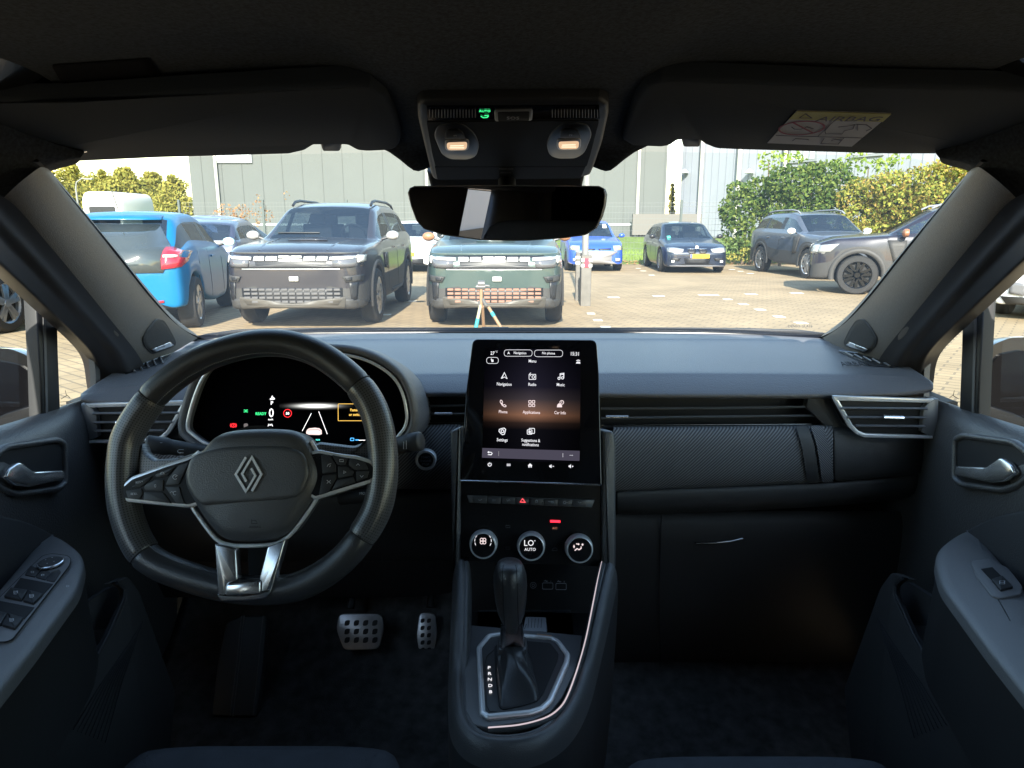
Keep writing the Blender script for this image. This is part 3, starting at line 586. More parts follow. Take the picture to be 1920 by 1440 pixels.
grid('console_skirt', [[W3[i]+cN[i]*o+V((0, 0, h)) for i in range(len(W3))] for o, h in ((.019, -.024), (.0205, -.035), (.021, -.08), (.018, -.20), (.012, -.34))], mat('skirt_black', (.035, .035, .037), .55), cons, sub=1)
for r_ in rows:
    for i in (0, -1): r_[i] = r_[i]
grid('console_rim', rows, mat('console_soft', (.09, .09, .093), .33, spec=.8, bump=(900, .3, 'v')), cons, sub=1)
CPL = Pl((.02, .8, .662), (0, 0, 1))
slab('console_plate', [z5(*p) for p in [(100, 470), (905, 545), (895, 640), (850, 800), (770, 960), (690, 1060), (560, 1120), (260, 1165), (170, 1140), (120, 1050)]], CPL, .02, mat('console_grey', (.16, .16, .167), .45), cons, bev=.001)
SR = rnd([z5(*p) for p in [(192, 640), (262, 555), (350, 540), (700, 568), (752, 592), (826, 690), (818, 745), (705, 1010), (645, 1066), (560, 1094), (262, 1124), (212, 1088)]], 5)
sh = ring('shift_surround', SR, CPL, .0075, .01, TRIM, cons, off=.006, bev=.0018)
slab('shift_plate', SR, CPL, .01, mat('plate_dark', (.075, .076, .08), .35), cons, off=.003)
slab('gate_opening', rnd([z5(*p) for p in [(312, 640), (345, 615), (520, 600), (690, 615), (748, 690), (740, 730), (640, 960), (600, 1010), (500, 1040), (370, 1065), (345, 1045), (318, 820)]], 4), CPL, .004, DARK, cons, off=.0045)
strokegeo(CPL, [[(310, 660), (262, 700), (248, 760), (262, 1040), (282, 1075), (330, 1078)]], 1, off=.0035, conv=z5).build('indicator_seam', DARK, cons)
for t, x, y in (('P', 277, 777), ('R', 280, 817), ('N', 282, 856), ('D', 285, 899), ('B', 287, 941)): text('gear_letter', t, CPL, *z5(x, y+12), 8, ES, cons, off=.004, bold=.01)
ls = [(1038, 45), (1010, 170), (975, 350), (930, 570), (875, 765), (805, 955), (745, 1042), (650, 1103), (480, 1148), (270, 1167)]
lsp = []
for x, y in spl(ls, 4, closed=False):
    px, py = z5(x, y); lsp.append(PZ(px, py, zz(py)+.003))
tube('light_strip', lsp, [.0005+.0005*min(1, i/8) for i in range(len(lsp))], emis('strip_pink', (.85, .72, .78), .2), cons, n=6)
rr_ = [p+V((0, 0, -.004)) for p in lsp]
tube('strip_bed', rr_, .004, HARD, cons, n=8)
box('console_body', V((.02, .90, .47)), .15, .24, .34, HARD, cons)
box('console_tail', V((.01, .36, .40)), .14, .50, .24, CARPET, cons, bev=.02)
strokegeo(CPL, [[(600, 572), (700, 585)]], 2.4, off=.0085, conv=z5).build('amber_reflection_strip', mat('amber_reflection_tint', (.7, .45, .3), .3, metal=.6), cons)  # amber reflection on the surround, put in as a coloured strip

# ---------------------------------------------------------------- gear lever
gl = thing('gear_lever', 'black leather gear lever with stitched knob and creased gaiter', 'gear lever', (-.01, .855, .66))
base = [PZ(*z5(*p), .666) for p in rnd([(330, 640), (520, 602), (560, 700), (622, 955), (600, 1005), (480, 1034), (372, 1056), (345, 1040), (325, 800)], 30, 3)]
c2 = PZ(*z5(440, 610), .692); nb = len(base); bc = sum(base, V())/nb
ringz = []
for t in (0, .12, .3, .5, .7, .88, 1):
    rg = []
    for i, p in enumerate(base):
        a = atan2(p.y-bc.y, p.x-bc.x); cp = c2 + V((cos(a)*.017, sin(a)*.017, 0)); q = p.lerp(cp, t**.85)
        q.z = .664 + (.692-.664+.002)*t**.7 + .006*sin(pi*t)*sin(5*a+4*t)
        rad = (q-bc.lerp(c2, t)); q += V((rad.x, rad.y, 0))*(.13*sin(pi*t)*sin(7*a+5*t)); rg.append(q)
    ringz.append(rg)
vv, ff = loft(ringz, cap0=False); mk('gaiter', vv, ff, mat('gaiter_leather', (.045, .045, .048), .28, bump=(300, .2, 'n')), gl, sub=2, ang=0)
kn = [(62, .712), (66, .722), (92, .735), (108, .755), (115, .775), (112, .79), (100, .800), (84, .806), (50, .8085), (20, .809)]
kx = z5(432, 250)
def kc(z): p = PY(kx[0], 1180, .852); return V((p.x + (z-.7)*(-.03), .852+(z-.7)*.05, z))
rg = [[kc(z)+V((cos(2*pi*j/32)*r_*.000205*.97, sin(2*pi*j/32)*r_*.000205*1.15, 0)) for j in range(32)] for r_, z in kn]
vv, ff = loft(rg); kb = mk('lever_knob', vv, ff, LEATH, gl, ang=80)
for s in (-1, 1):
    P = []; Q = []
    for r_, z in kn[1:-1]:
        rr = r_*.000205; ax = s*.0095 if rr > .0125 else s*rr*.75; yy = -sqrt(max(0, 1-(ax/(rr*.97))**2))*rr*1.15
        P.append(kc(z)+V((ax, yy-.0001, 0))); bx = s*.0125 if rr > .016 else s*rr*.85; Q.append(kc(z)+V((bx, -sqrt(max(0, 1-(bx/(rr*.97))**2))*rr*1.15-.0001, 0)))
    tube('knob_seam', P, .0006, DARK, kb, n=5)
    Q = spl(Q, 4, closed=False); mb = MB()
    for i in range(0, len(Q)-1, 2): mb.add(tubegeo([Q[i], V(Q[i]).lerp(V(Q[i+1]), .6)], .0004, 4))
    mb.build('knob_stitching', mat('grey_thread', (.14, .14, .15), .7), kb)
cs = [[kc(z)+V((x*w_, y*w_*.8, 0)) for x, y in rnd([(-1, -1), (1, -1), (1, 1), (-1, 1)], .3, 2)] for z, w_ in ((.688, .0175), (.70, .0165), (.718, .0145), (.724, .0142))]
vv, ff = loft(cs); mk('lever_collar', vv, ff, mat('collar_metal', (.22, .22, .23), .2, metal=1), gl)
vv, ff = loft([[kc(z)+V((x*w_, y*w_*.85, 0)) for x, y in rnd([(-1, -1), (1, -1), (1, 1), (-1, 1)], .3, 2)] for z, w_ in ((.678, .021), (.690, .0195), (.692, .016))]); mk('collar_base', vv, ff, LEATH, gl)

# ---------------------------------------------------------------- steering wheel
z1 = lambda x, y: (190+x/2.618, 600+y/2.618)
sw = thing('steering_wheel', 'black leather steering wheel with perforated grips and a silver diamond emblem', 'steering wheel', PY(475, 890, .83))
wp = facing(475, 880, .80, 22)
OUT = [(860, 38), (1000, 60), (1150, 125), (1325, 270), (1430, 450), (1468, 700), (1440, 930), (1345, 1110), (1200, 1270), (1000, 1385), (800, 1412), (600, 1395), (430, 1350), (270, 1292), (150, 1210), (70, 1070), (25, 890), (25, 700), (60, 530), (190, 335), (330, 210), (500, 110), (700, 50)]
oab = [wp.ab(z1(*p)) for p in OUT]; oab = spl(oab, 8); cab_ = inset(oab, .0195)
# smooth the centre line
for _ in range(6): cab_ = [((cab_[i-1][0]+2*cab_[i][0]+cab_[(i+1) % len(cab_)][0])/4, (cab_[i-1][1]+2*cab_[i][1]+cab_[(i+1) % len(cab_)][1])/4) for i in range(len(cab_))]
NR = len(cab_); cc = (sum(a for a, b in cab_)/NR, sum(b for a, b in cab_)/NR)
def rimpart(name, i0, i1, m, rad=.0172, fl=1.15, stitch=True):
    idx = [i % NR for i in range(i0, i1+1)]; nn = 24; vv = []; uv = []; L = 0; prev = None
    for q, i in enumerate(idx):
        a = V(cab_[i]); b = V(cab_[(i+1) % NR]); z = V(cab_[i-1]); t = (b-z).normalized(); nrm = V((-t.y, t.x))
        if nrm.dot(a-V(cc)) < 0: nrm = -nrm
        if prev is not None: L += (a-prev).length
        prev = a; e = 1 if 0 < q < len(idx)-1 else .93
        for j in range(nn+1):
            an = 2*pi*j/nn; r_ = rad*e*(1+(.10*max(0, -cos(an)) if m is PERF else 0)); p = a+nrm*(cos(an)*r_); vv.append(wp.w(p.x, p.y, sin(an)*r_*fl)); uv.append((L/.0032, j/nn*2*pi*rad/.0032))
    ff = [(i*(nn+1)+j, i*(nn+1)+j+1, (i+1)*(nn+1)+j+1, (i+1)*(nn+1)+j) for i in range(len(idx)-1) for j in range(nn)]
    return mk(name, vv, ff, m, sw, uvs=uv, ang=0)
# indices along OUT*8: smooth top from point 19 to 3, right grip 3..7, bottom 7..14, left grip 14..19
rimpart('wheel_rim', 19*8, (23+3)*8, LEATH); rimpart('perforated_grip', 3*8, 7*8, PERF); rimpart('wheel_rim', 7*8, 14*8, LEATH); rimpart('perforated_grip', 14*8, 19*8, PERF)
for i in (19*8, 3*8, 7*8, 14*8):
    a = V(cab_[i]); t = (V(cab_[(i+1) % NR])-V(cab_[i-1])).normalized(); nr = V((-t.y, t.x))
    tube('grip_seam', [wp.w(*(a+nr*cos(q*pi/12)*.0166), sin(q*pi/12)*.0190) for q in range(24)], .0008, DARK, sw, n=5, closed=True)
# stitching along the inner side of the rim
mb = MB(); ins = inset(cab_, .0148)
for _ in range(8): ins = [((ins[i-1][0]+2*ins[i][0]+ins[(i+1) % NR][0])/4, (ins[i-1][1]+2*ins[i][1]+ins[(i+1) % NR][1])/4) for i in range(NR)]
for i in range(NR):
    a, b = V(ins[i]), V(ins[(i+1) % NR])
    if b.length and True:
        for f0 in (0, .5): mb.add(tubegeo([wp.w(*(a.lerp(b, f0)), .0108), wp.w(*(a.lerp(b, f0+.3)), .0112)], .0005, 4))
mb.build('rim_stitching', mat('pale_thread', (.25, .25, .26), .7), sw)
# spokes
sp = Pl(wp.w(0, 0, -.004), wp.n)
for nm, o in (('spoke', [(150, 760), (200, 600), (222, 655), (262, 684), (380, 676), (500, 640), (560, 640), (560, 900), (440, 925), (150, 900)]), ('spoke', [(1340, 540), (1315, 575), (1290, 600), (1240, 618), (1070, 598), (1000, 640), (1000, 900), (1060, 885), (1330, 800), (1400, 760)])):
    ab = [sp.ab(z1(*p)) for p in rnd(o, 12, 3)]
    rings = [[sp.w(a, b, -.014) for a, b in ab], [sp.w(a, b, -.001) for a, b in ab], [sp.w(a, b, .003) for a, b in inset(ab, .003)]]
    vv, ff = loft(rings); uv = [((sp.ab((0, 0)) and ((p-sp.o).dot(sp.u)/.0032)), (p-sp.o).dot(sp.v)/.0032) for p in vv]; mk(nm, vv, ff, PERF, sw, uvs=uv, ang=40)
podp = Pl(wp.w(0, 0, .010), wp.n)
for k_, o in enumerate(([(85, 865), (98, 822), (160, 768), (330, 706), (470, 662), (520, 640), (520, 900), (440, 922), (250, 905), (140, 893), (98, 882)], [(1078, 638), (1160, 655), (1265, 668), (1335, 690), (1370, 735), (1365, 775), (1330, 800), (1230, 830), (1055, 884), (1000, 850), (1010, 650)])):
    pr_ = rnd([z1(*p) for p in o], 5, 3); pod = slab('button_pod', pr_, podp, .008, TRIM, sw, bev=.0022, off=.006)
    o2 = [(135, 868), (150, 828), (210, 785), (340, 725), (455, 692), (500, 700), (440, 760), (418, 820), (432, 905), (250, 882), (150, 878)] if k_ == 0 else [(1085, 660), (1170, 668), (1250, 682), (1310, 700), (1325, 735), (1318, 770), (1230, 806), (1075, 862), (1090, 760)]
    slab_ab('pod_face', inset([podp.ab(p) for p in pr_], .0042), podp, .004, mat('pod_black', (.012, .012, .014), .45, spec=.2), pod, off=.0072)
    BT = mat('wheel_button', (.035, .036, .04), .5)
    if k_ == 0: bts = [[(168, 818), (225, 782), (268, 765), (255, 785), (215, 820), (175, 822)], [(280, 760), (380, 720), (345, 765), (290, 778)], [(395, 716), (448, 698), (415, 770), (398, 808), (332, 812), (345, 780)], [(235, 808), (285, 785), (322, 785), (320, 840), (235, 838), (228, 822)], [(138, 838), (215, 828), (222, 850), (205, 882), (150, 875)], [(228, 845), (322, 848), (360, 900), (225, 884)], [(330, 820), (400, 818), (410, 858), (426, 903), (385, 900)]]
    else: bts = [[(1088, 664), (1130, 664), (1160, 715), (1160, 748), (1094, 756)], [(1140, 664), (1218, 680), (1205, 712), (1168, 712)], [(1228, 682), (1300, 698), (1318, 735), (1255, 738), (1222, 715)], [(1170, 720), (1215, 722), (1248, 745), (1240, 765), (1172, 778)], [(1094, 764), (1160, 756), (1160, 780), (1125, 845), (1078, 860)], [(1165, 788), (1245, 772), (1255, 798), (1140, 836)], [(1258, 745), (1322, 742), (1312, 775), (1262, 795)]]
    kk = [(207, 796), (318, 757), (380, 772), (283, 817), (180, 854), (0, 0), (372, 850)] if k_ == 0 else [(1128, 715), (1188, 692), (1268, 712), (1204, 748), (1126, 795), (0, 0), (1286, 768)]
    for j, q in enumerate(bts):
        b_ = slab('wheel_button', rnd([z1(*p) for p in q], 2, 2), podp, .004, BT, pod, bev=.0006, off=.0088)
        if kk[j][0]:
            kx_, ky_ = kk[j]
            if k_ == 0 and j in (0, 3, 4): text('button_mark', {0: 'RES/+', 3: '0', 4: 'SET/-'}[j], podp, *z1(kx_, ky_+5), 4 if j != 3 else 6, WHITEP, pod, off=.009, ang=12 if j == 0 else 0)
            else:
                gl_ = {(0, 1): [arc(kx_, ky_, 9, 180, 360, 6), [(kx_-11, ky_), (kx_+11, ky_)]], (0, 2): [arc(kx_, ky_, 11, 40, 320, 10), [(kx_, ky_), (kx_+12, ky_-8)]], (0, 6): [arc(kx_-8, ky_, 7, 180, 360, 6), arc(kx_+8, ky_, 9, 60, 300, 8)],
                       (1, 0): [[(kx_-10, ky_+6), (kx_-4, ky_-5), (kx_+10, ky_-8)], [(kx_+6, ky_), (kx_+2, ky_+8)]], (1, 1): [rrect(kx_-9, ky_-5, kx_+9, ky_+5)], (1, 2): [[(kx_-8, ky_+4), (kx_, ky_-5), (kx_+8, ky_+4)]], (1, 3): [[(kx_-6, ky_-6), (kx_-6, ky_+6), (kx_+6, ky_), (kx_-6, ky_-6)]], (1, 4): [[(kx_-9, ky_-8), (kx_, ky_), (kx_-9, ky_+8)], [(kx_+9, ky_-8), (kx_+2, ky_), (kx_+9, ky_+8)]], (1, 6): [[(kx_-8, ky_-4), (kx_, ky_+5), (kx_+8, ky_-4)]]}[(k_, j)]
                strokegeo(podp, gl_, .8, off=.009, conv=z1).build('button_mark', WHITEP, pod)
# airbag pad
hubp = Pl(wp.w(0, 0, .006), wp.n)
HP = [(418, 765), (432, 715), (500, 648), (560, 582), (640, 547), (780, 536), (920, 539), (990, 562), (1030, 605), (1075, 690), (1090, 760), (1078, 820), (1040, 890), (960, 1010), (920, 1048), (840, 1082), (700, 1088), (620, 1075), (560, 1030), (470, 905), (428, 830)]
hab = spl([hubp.ab(z1(*p)) for p in HP], 4)
HUBM = mat('hub_plastic', (.085, .085, .09), .38, spec=.8, bump=(700, .3, 'v'))
hub = pillow('airbag_pad', None, hubp, .022, HUBM, sw, rim=.018, base=.03, ab=hab)
pillow('pad_centre', None, Pl(hubp.w(0, 0, .0195), hubp.n), .0045, HUBM, hub, rim=.006, base=.004, ab=spl([hubp.ab(z1(*p)) for p in [(470, 700), (530, 655), (640, 632), (780, 625), (930, 630), (1010, 660), (1040, 740), (1030, 800), (985, 865), (860, 885), (740, 895), (600, 903), (520, 900), (460, 800)]], 4))
EMB = Pl(hubp.w(0, 0, .0255), hubp.n)
strokegeo(EMB, [[(711, 674), (661, 759), (711, 842), (757, 764), (737, 728)], [(740, 840), (787, 757), (740, 674), (692, 755), (713, 792)]], 4.2, th=.0014, off=0, conv=z1).build('diamond_emblem', mat('emblem_silver', (.90, .90, .92), .3, metal=.3), sw)
text('airbag_mark', 'AIRBAG', EMB, *z1(748, 1022), 4.5, DARK, hub, off=-.004)
strokegeo(EMB, [[(732, 978), (732, 1000), (760, 1000), (752, 985), (735, 985)]], 1, off=-.004, conv=z1).build('airbag_symbol', DARK, hub)
# chrome frame under the pad
cf = [(498, 650), (430, 712), (410, 765), (420, 835), (462, 915), (500, 972), (560, 1052), (600, 1087), (640, 1100), (700, 1106), (850, 1100), (920, 1068), (975, 1010), (1050, 905), (1092, 825), (1102, 755), (1085, 680), (1040, 598)]
tube('chrome_frame', [wp.w(*wp.ab(z1(*p)), .009) for p in spl(cf, 4, closed=False)], .0026, TRIM, sw, n=8)
SPM = mat('spoke_silver', (.85, .85, .87), .26, metal=1)
for q_, of_ in (([(593, 1092), (693, 1116), (703, 1264), (655, 1284), (648, 1342), (612, 1345)], .022), ([(848, 1108), (934, 1070), (864, 1322), (835, 1350), (815, 1335), (822, 1278), (808, 1260)], .0222), ([(606, 1330), (650, 1336), (730, 1338), (815, 1328), (868, 1305), (862, 1328), (835, 1354), (740, 1364), (632, 1367), (612, 1352)], .0228)):
    slab('lower_spoke', rnd([z1(*p) for p in q_], 3, 2), wp, .014, SPM, sw, bev=.0015, off=of_)
slab('spoke_insert', rnd([z1(*p) for p in [(660, 1285), (815, 1268), (815, 1330), (650, 1340), (648, 1310)]], 4, 3), wp, .008, CHROME, sw, bev=.0015, off=.0245)
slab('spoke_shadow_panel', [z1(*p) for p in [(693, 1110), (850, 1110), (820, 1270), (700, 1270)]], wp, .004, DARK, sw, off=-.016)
col = tube('wheel_column', [wp.w(0, 0, -.01), PY(478, 880, 1.2)], .055, DARK, sw, n=20)
# stalks
def stalk(label, pts, rads, marks, tag):
    P = [PY(*p) for p in pts]; t = thing('column_stalk', label, 'stalk', P[0]); tube('stalk_arm', P, rads, HARD, t, n=14)
    a, b = P[-2], P[-1]; tube('stalk_tip', [a.lerp(b, .35), a.lerp(b, .5), b, b+(b-a)*.06], [rads[-2]*1.03, rads[-1]*1.06, rads[-1]*1.02, rads[-1]*.8], mat('stalk_cap', (.045, .046, .05), .5), t, n=16)
    pl_ = Pl(a.lerp(b, .5)+V((0, -rads[-1]*1.07, 0)), (0, -1, .25))
    strokegeo(pl_, marks, .9, off=.001).build('stalk_marks', WHITEP, t)
stalk('black column stalk with white lamp symbols beside the air vent', [(470, 868, .98), (400, 850, .965), (345, 842, .95), (276, 832, .93)], [.012, .011, .0105, .012], [[(276, 828), (284, 828)], arc(281, 838, 4, 90, 270, 6), [(281, 834), (287, 834)], [(281, 842), (287, 842)], [(300, 830), (305, 830)], [(300, 840), (300, 841.5)], [(288, 826), (291, 826)], arc(337, 846, 3, 90, 270, 6), [(337, 843), (345, 843)], [(337, 849), (345, 849)], [(337, 855), (345, 855)]], 'l')
stalk('black wiper stalk with rounded tip beside the start button', [(640, 860, .98), (720, 842, .96), (752, 834, .95), (788, 827, .94)], [.012, .012, .0125, .0135], [[(757, 828), (757, 842)], [(762, 826), (762, 842)]], 'r')
tube('radio_stalk', [PY(640, 935, 1.05), PY(700, 928, 1.03)], .011, HARD, sw, n=10)
text('stalk_mark', 'MODE', facing(680, 925, 1.015), 684, 927, 5, WHITEP, sw)

# ---------------------------------------------------------------- pedals, floor, seats
met = mat('brushed_steel', (.52, .52, .54), .35, metal=.85, noise=(60, .1))
def pedal(name, label, px, holes, plane, hs):
    c = plane.hit(*px[0]); t = thing(name, label, 'pedal', c+V((0, .03, -.08)))
    pd = slab('pedal_pad', px, plane, .008, met, t, bev=.002, r=10)
    mb = MB()
    for hx, hy in holes:
        mb.add(tuple(fillgeo(plane, [rnd([(hx-hs*.8, hy-hs*.55), (hx-hs*.2, hy-hs), (hx+hs, hy-hs), (hx+hs*.8, hy+hs*.55), (hx+hs*.2, hy+hs), (hx-hs, hy+hs)], 2, 2)], th=.001, off=.0001).__dict__.values()))
    mb.build('rubber_studs', DARK, pd); tube('pedal_arm', [c+V((.02, .02, 0)), c+V((.03, .12, .12)), c+V((.03, .22, .30))], .008, DARK, t, n=8)
z6 = lambda x, y: (240+x/3, 1080+y/3)
bp = Pl(PY(675, 1185, 1.30), (0, -1, .55))
pedal('brake_pedal', 'wide brushed metal brake pedal with twelve dark studs', [z6(*p) for p in [(1185, 212), (1425, 212), (1440, 290), (1410, 412), (1215, 420), (1170, 300)]], [z6(1233+52*i, 264+48*j) for i in range(4) for j in range(3)], bp, 5.4)
pedal('accelerator_pedal', 'narrow brushed metal accelerator pedal with two columns of dark studs', [z6(*p) for p in [(1640, 205), (1725, 205), (1738, 330), (1718, 440), (1640, 448), (1620, 330)]], [z6(1657+36*i, 251+41*j) for i in range(2) for j in range(5)], Pl(PY(797, 1190, 1.33), (0, -1, .55)), 4.2)
fr = thing('footrest', 'ribbed black footrest beside the brake pedal', 'footrest', PY(440, 1300, 1.15))
fp = Pl(PY(450, 1250, 1.22), (0, -.75, .65))
slab('footrest_pad', [z6(*p) for p in [(550, 260), (640, 220), (775, 220), (760, 480), (720, 790), (470, 785), (500, 500)]], fp, .02, mat('footrest_rubber', (.05, .052, .055), .5), fr, bev=.004, r=6)
for a in ([(640, 225), (612, 500), (575, 790)], [(655, 225), (627, 500), (590, 790)], [(760, 225), (735, 500), (705, 780)]):
    tube('footrest_rib', [fp.hit(*z6(*p))+fp.n*.001 for p in a], .0014, mat('rib_rubber', (.12, .12, .125), .5), fr, n=5)
fl_ = grid('cabin_floor', [[V((x, y, z)) for x in (-.75, -.55, -.4, -.14, -.12, .14, .16, .4, .55, .75)] for y, z in ((-1.3, .30), (.2, .30), (.8, .29), (1.15, .30), (1.35, .36), (1.55, .55), (1.60, .80))], CARPET, None, sub=1, sol=.01, smooth=True)
top(fl_, None, None, kind='structure')
for s, lab in ((-1, 'dark fabric driver seat cushion behind the steering wheel'), (1, 'dark fabric passenger seat cushion below the glovebox')):
    st_ = thing('front_seat', lab, 'car seat', (s*.30, .45, .30), group='front seats')
    sp_ = Pl((s*.30, .413, .61 if s < 0 else .595), (0, 0, 1))
    ab = rnd([(-.17, -.30), (.17, -.30), (.17, .315), (.12, .33), (-.12, .33), (-.17, .315)], .06, 4)
    pillow('seat_cushion', None, sp_, .03, SEATF, st_, rim=.04, base=.14, ab=ab)
    for q in (-1, 1): pillow('side_bolster', None, Pl((s*.30+q*.20, .4, .60), (0, 0, 1)), .035, SEATF, st_, rim=.025, base=.16, ab=rnd([(-.04, -.30), (.04, -.30), (.035, .26), (-.035, .26)], .03, 4))
    bk = Pl((s*.31, -.14, .93), (0, 1, .2)); pillow('seat_backrest', None, bk, .04, SEATF, st_, rim=.06, base=.07, ab=rnd([(-.22, -.32), (.22, -.32), (.20, .28), (-.20, .28)], .08, 4))
# ---------------------------------------------------------------- roof lining, visors, overhead console, mirror
HX = [-.72, -.675, -.62, -.54, -.42, -.27, -.155, -.128, -.11, 0, .11, .128, .155, .27, .42, .54, .62, .675, .72]
def hz(x, base):
    a = abs(x); return base - (0 if a < .42 else .004 if a < .55 else .014 if a < .63 else .05 if a < .69 else .13)
hr = []
for Y, z, zc_ in ((-1.28, 1.39, 1.39), (-.7, 1.43, 1.43), (0, 1.435, 1.435), (.35, 1.425, 1.425), (.55, 1.422, 1.416), (.66, 1.414, 1.402), (.74, 1.408, 1.388), (.82, 1.392, 1.372), (.868, 1.372, 1.352), (.885, 1.366, 1.336), (.90, 1.362, 1.324)):
    row = []
    for x in HX:
        a = abs(x); c = 1 if a < .14 else .12 if a < .16 else 0
        yy = Y + (.055*c if Y > .86 else 0) - (.03 if a > .6 and Y > .85 else 0); row.append(V((x, yy, (zc_*c+z*(1-c)) - (.014 if Y > .87 and .12 < a < .14 else -.01 if Y > .87 and a < .12 else 0) - (hz(0, 0)-hz(x, 0)))))
    hr.append(row)
hl = grid('roof_lining', hr, HEADL, None, sub=2, sol=.012); top(hl, 'dark woven roof lining with small sunken panel above the driver visor', 'roof lining')
for s_ in (0, 1):
    Mx = (lambda x: x) if not s_ else (lambda x: 1912-x)
    sx_ = -1 if not s_ else 1
    RA = [V((sx_*.60, .45, 1.40)), V((sx_*.60, .65, 1.385))]+[PY(Mx(x), y, Y) for x, y, Y in ((0, 235, .80), (45, 255, .84), (80, 270, .86), (100, 280, .875), (160, 285, .91))]
    RB = [V((sx_*.70, .45, 1.30)), V((sx_*.695, .65, 1.29))]+[PY(Mx(x), y, Y) for x, y, Y in ((-5, 404, .87), (36, 362, .87), (62, 333, .875), (89, 307, .885), (150, 297, .905))]
    bul = lambda f, h: [p.lerp(q, f)+(CO-p.lerp(q, f)).normalized()*h for p, q in zip(RA, RB)]
    grid('lining_corner', [[p+V((0, .01, .05)) for p in RA], RA, bul(.4, .005), bul(.8, .005), bul(.95, .002), RB, [p+V(((-.02 if not s_ else .02), .03, -.005)) for p in RB]], HEADL, hl, sub=2)
conf('sunken_panel', [(96, 120), (280, 107), (306, 152), (120, 160)], bvh_of(hl), .001, .001, mat('vent_fabric', (.010, .010, .012), .95, spec=.1), hl, r=6)
vpl = Pl(PY(400, 225, .80), (0, -.20, -1))
for s, lab in ((0, 'black folded sun visor over the steering wheel side'), (1, 'black sun visor with faded airbag warning sticker')):
    if not s: o = [(-30, 190), (120, 190), (400, 172), (650, 158), (695, 160), (725, 180), (742, 215), (753, 258), (748, 276), (735, 283), (690, 285), (668, 283), (650, 273), (590, 273), (572, 284), (545, 290), (300, 297), (150, 304), (100, 299), (45, 290), (10, 262), (-30, 215)]
    else: o = [(1165, 262), (1172, 240), (1190, 185), (1210, 160), (1240, 151), (1300, 152), (1600, 163), (1850, 167), (1945, 172), (1945, 230), (1900, 262), (1850, 279), (1785, 283), (1750, 290), (1660, 290), (1380, 282), (1340, 280), (1320, 272), (1310, 264), (1272, 264), (1258, 274), (1240, 277), (1185, 275)]
    vz = slab('sun_visor', o, vpl, .018, VIS, None, bev=.005, r=4); ORG[vz] = V((0, 0, 0)); top(vz, lab, 'sun visor')
    kx_ = (600, 642) if not s else (1276, 1316); ky_ = 277 if not s else 269
    slab('visor_clip', rnd([(kx_[0], ky_-10), (kx_[1], ky_-10), (kx_[1]-3, ky_+9), (kx_[0]+4, ky_+9)], 4), Pl(vpl.o, vpl.n), .02, RUB, vz, bev=.003, off=-.001)
    if s:
        zs = lambda x, y: (1420+x/6.857, 190+y/6.857)
        slab('warning_sticker', [zs(515, 108), zs(1722, 145), zs(1215, 570), zs(130, 525)], vpl, .001, mat('sticker_white', (.42, .42, .48), .6), vz, off=.0012)
        slab('sticker_band', [zs(515, 108), zs(1722, 145), zs(1612, 245), zs(410, 212)], vpl, .001, mat('sticker_yellow', (.40, .38, .14), .6), vz, off=.0018)
        SP = Pl(vpl.o+vpl.n*.0015, vpl.n); pm = mat('sticker_print', (.06, .05, .10), .6); rm = mat('sticker_red', (.28, .05, .10), .6)
        vv, ff = textgeo('AIRBAG', SP, *zs(1150, 228), 24, off=.0022, sx=1.0, ang=180); mk('sticker_text', vv, ff, pm, vz, smooth=False)
        strokegeo(SP, [[(570+285*cos(a*pi/12)+60*sin(-a*pi/12), 335+88*sin(a*pi/12)) for a in range(25)], [(450, 260), (720, 400)]], 3.2, off=.0006, conv=zs).build('sticker_ban_sign', rm, vz)
        for q_ in [[(440, 320), (480, 350), (560, 350), (640, 320), (720, 345)], [(985, 245), (775, 445)], [(240, 430), (1380, 465)], [(940, 290), (870, 370), (880, 410), (1090, 412), (1120, 370), (1230, 345), (1250, 290), (1160, 310), (1040, 322)], [(1280, 290), (1400, 290), (1470, 340), (1400, 372)], [(1290, 290), (1290, 365)], [(860, 465), (815, 535), (1040, 542), (1110, 465)], [(950, 500), (1000, 480), (1080, 490)], [(450, 500), (490, 472), (640, 480), (660, 488)], [(540, 205), (620, 150), (700, 208), (540, 205)]]: strokegeo(SP, [q_], 1.5, off=.0006, conv=zs).build('sticker_symbol', pm, vz)
z7 = lambda x, y: (740+x/4.364, 160+y/4.364)
opl = Pl(PY(960, 260, .83), (0, -.24, -1))
oc = slab('overhead_console', [z7(*p) for p in [(185, 190), (215, 150), (300, 140), (1690, 128), (1750, 165), (1752, 250), (1700, 480), (1640, 660), (1605, 740), (1500, 765), (330, 778), (300, 755), (255, 560), (190, 290)]], opl, .02, mat('overhead_plastic', (.018, .018, .020), .5), None, bev=.005, r=5); top(oc, 'black overhead console with two lit reading lamps above the mirror', 'overhead console')
OCF = mat('overhead_face', (.012, .013, .015), .7, spec=.2)
slab('console_face', [z7(*p) for p in [(262, 290), (1672, 280), (1600, 560), (1570, 655), (335, 655), (310, 560)]], opl, .004, OCF, oc, off=.0015, r=3)
slab('upper_strip', [z7(*p) for p in [(265, 165), (1672, 158), (1678, 265), (272, 278)]], opl, .004, GLOSS, oc, off=.0012)
mb = MB()
for x0, x1 in ((285, 660), (1290, 1660)):
    for i in range(16):
        x = x0+(x1-x0)*i/15; mb.add(tubegeo([opl.hit(*z7(x, 185))+opl.n*.0015, opl.hit(*z7(x, 250))+opl.n*.0015], .0007, 4))
mb.build('speaker_ribs', HARD, oc)
sos = slab('sos_button', rnd([z7(*p) for p in [(815, 190), (1130, 183), (1125, 268), (820, 275)]], 4), opl, .004, GREYM, oc, bev=.001, off=.003)
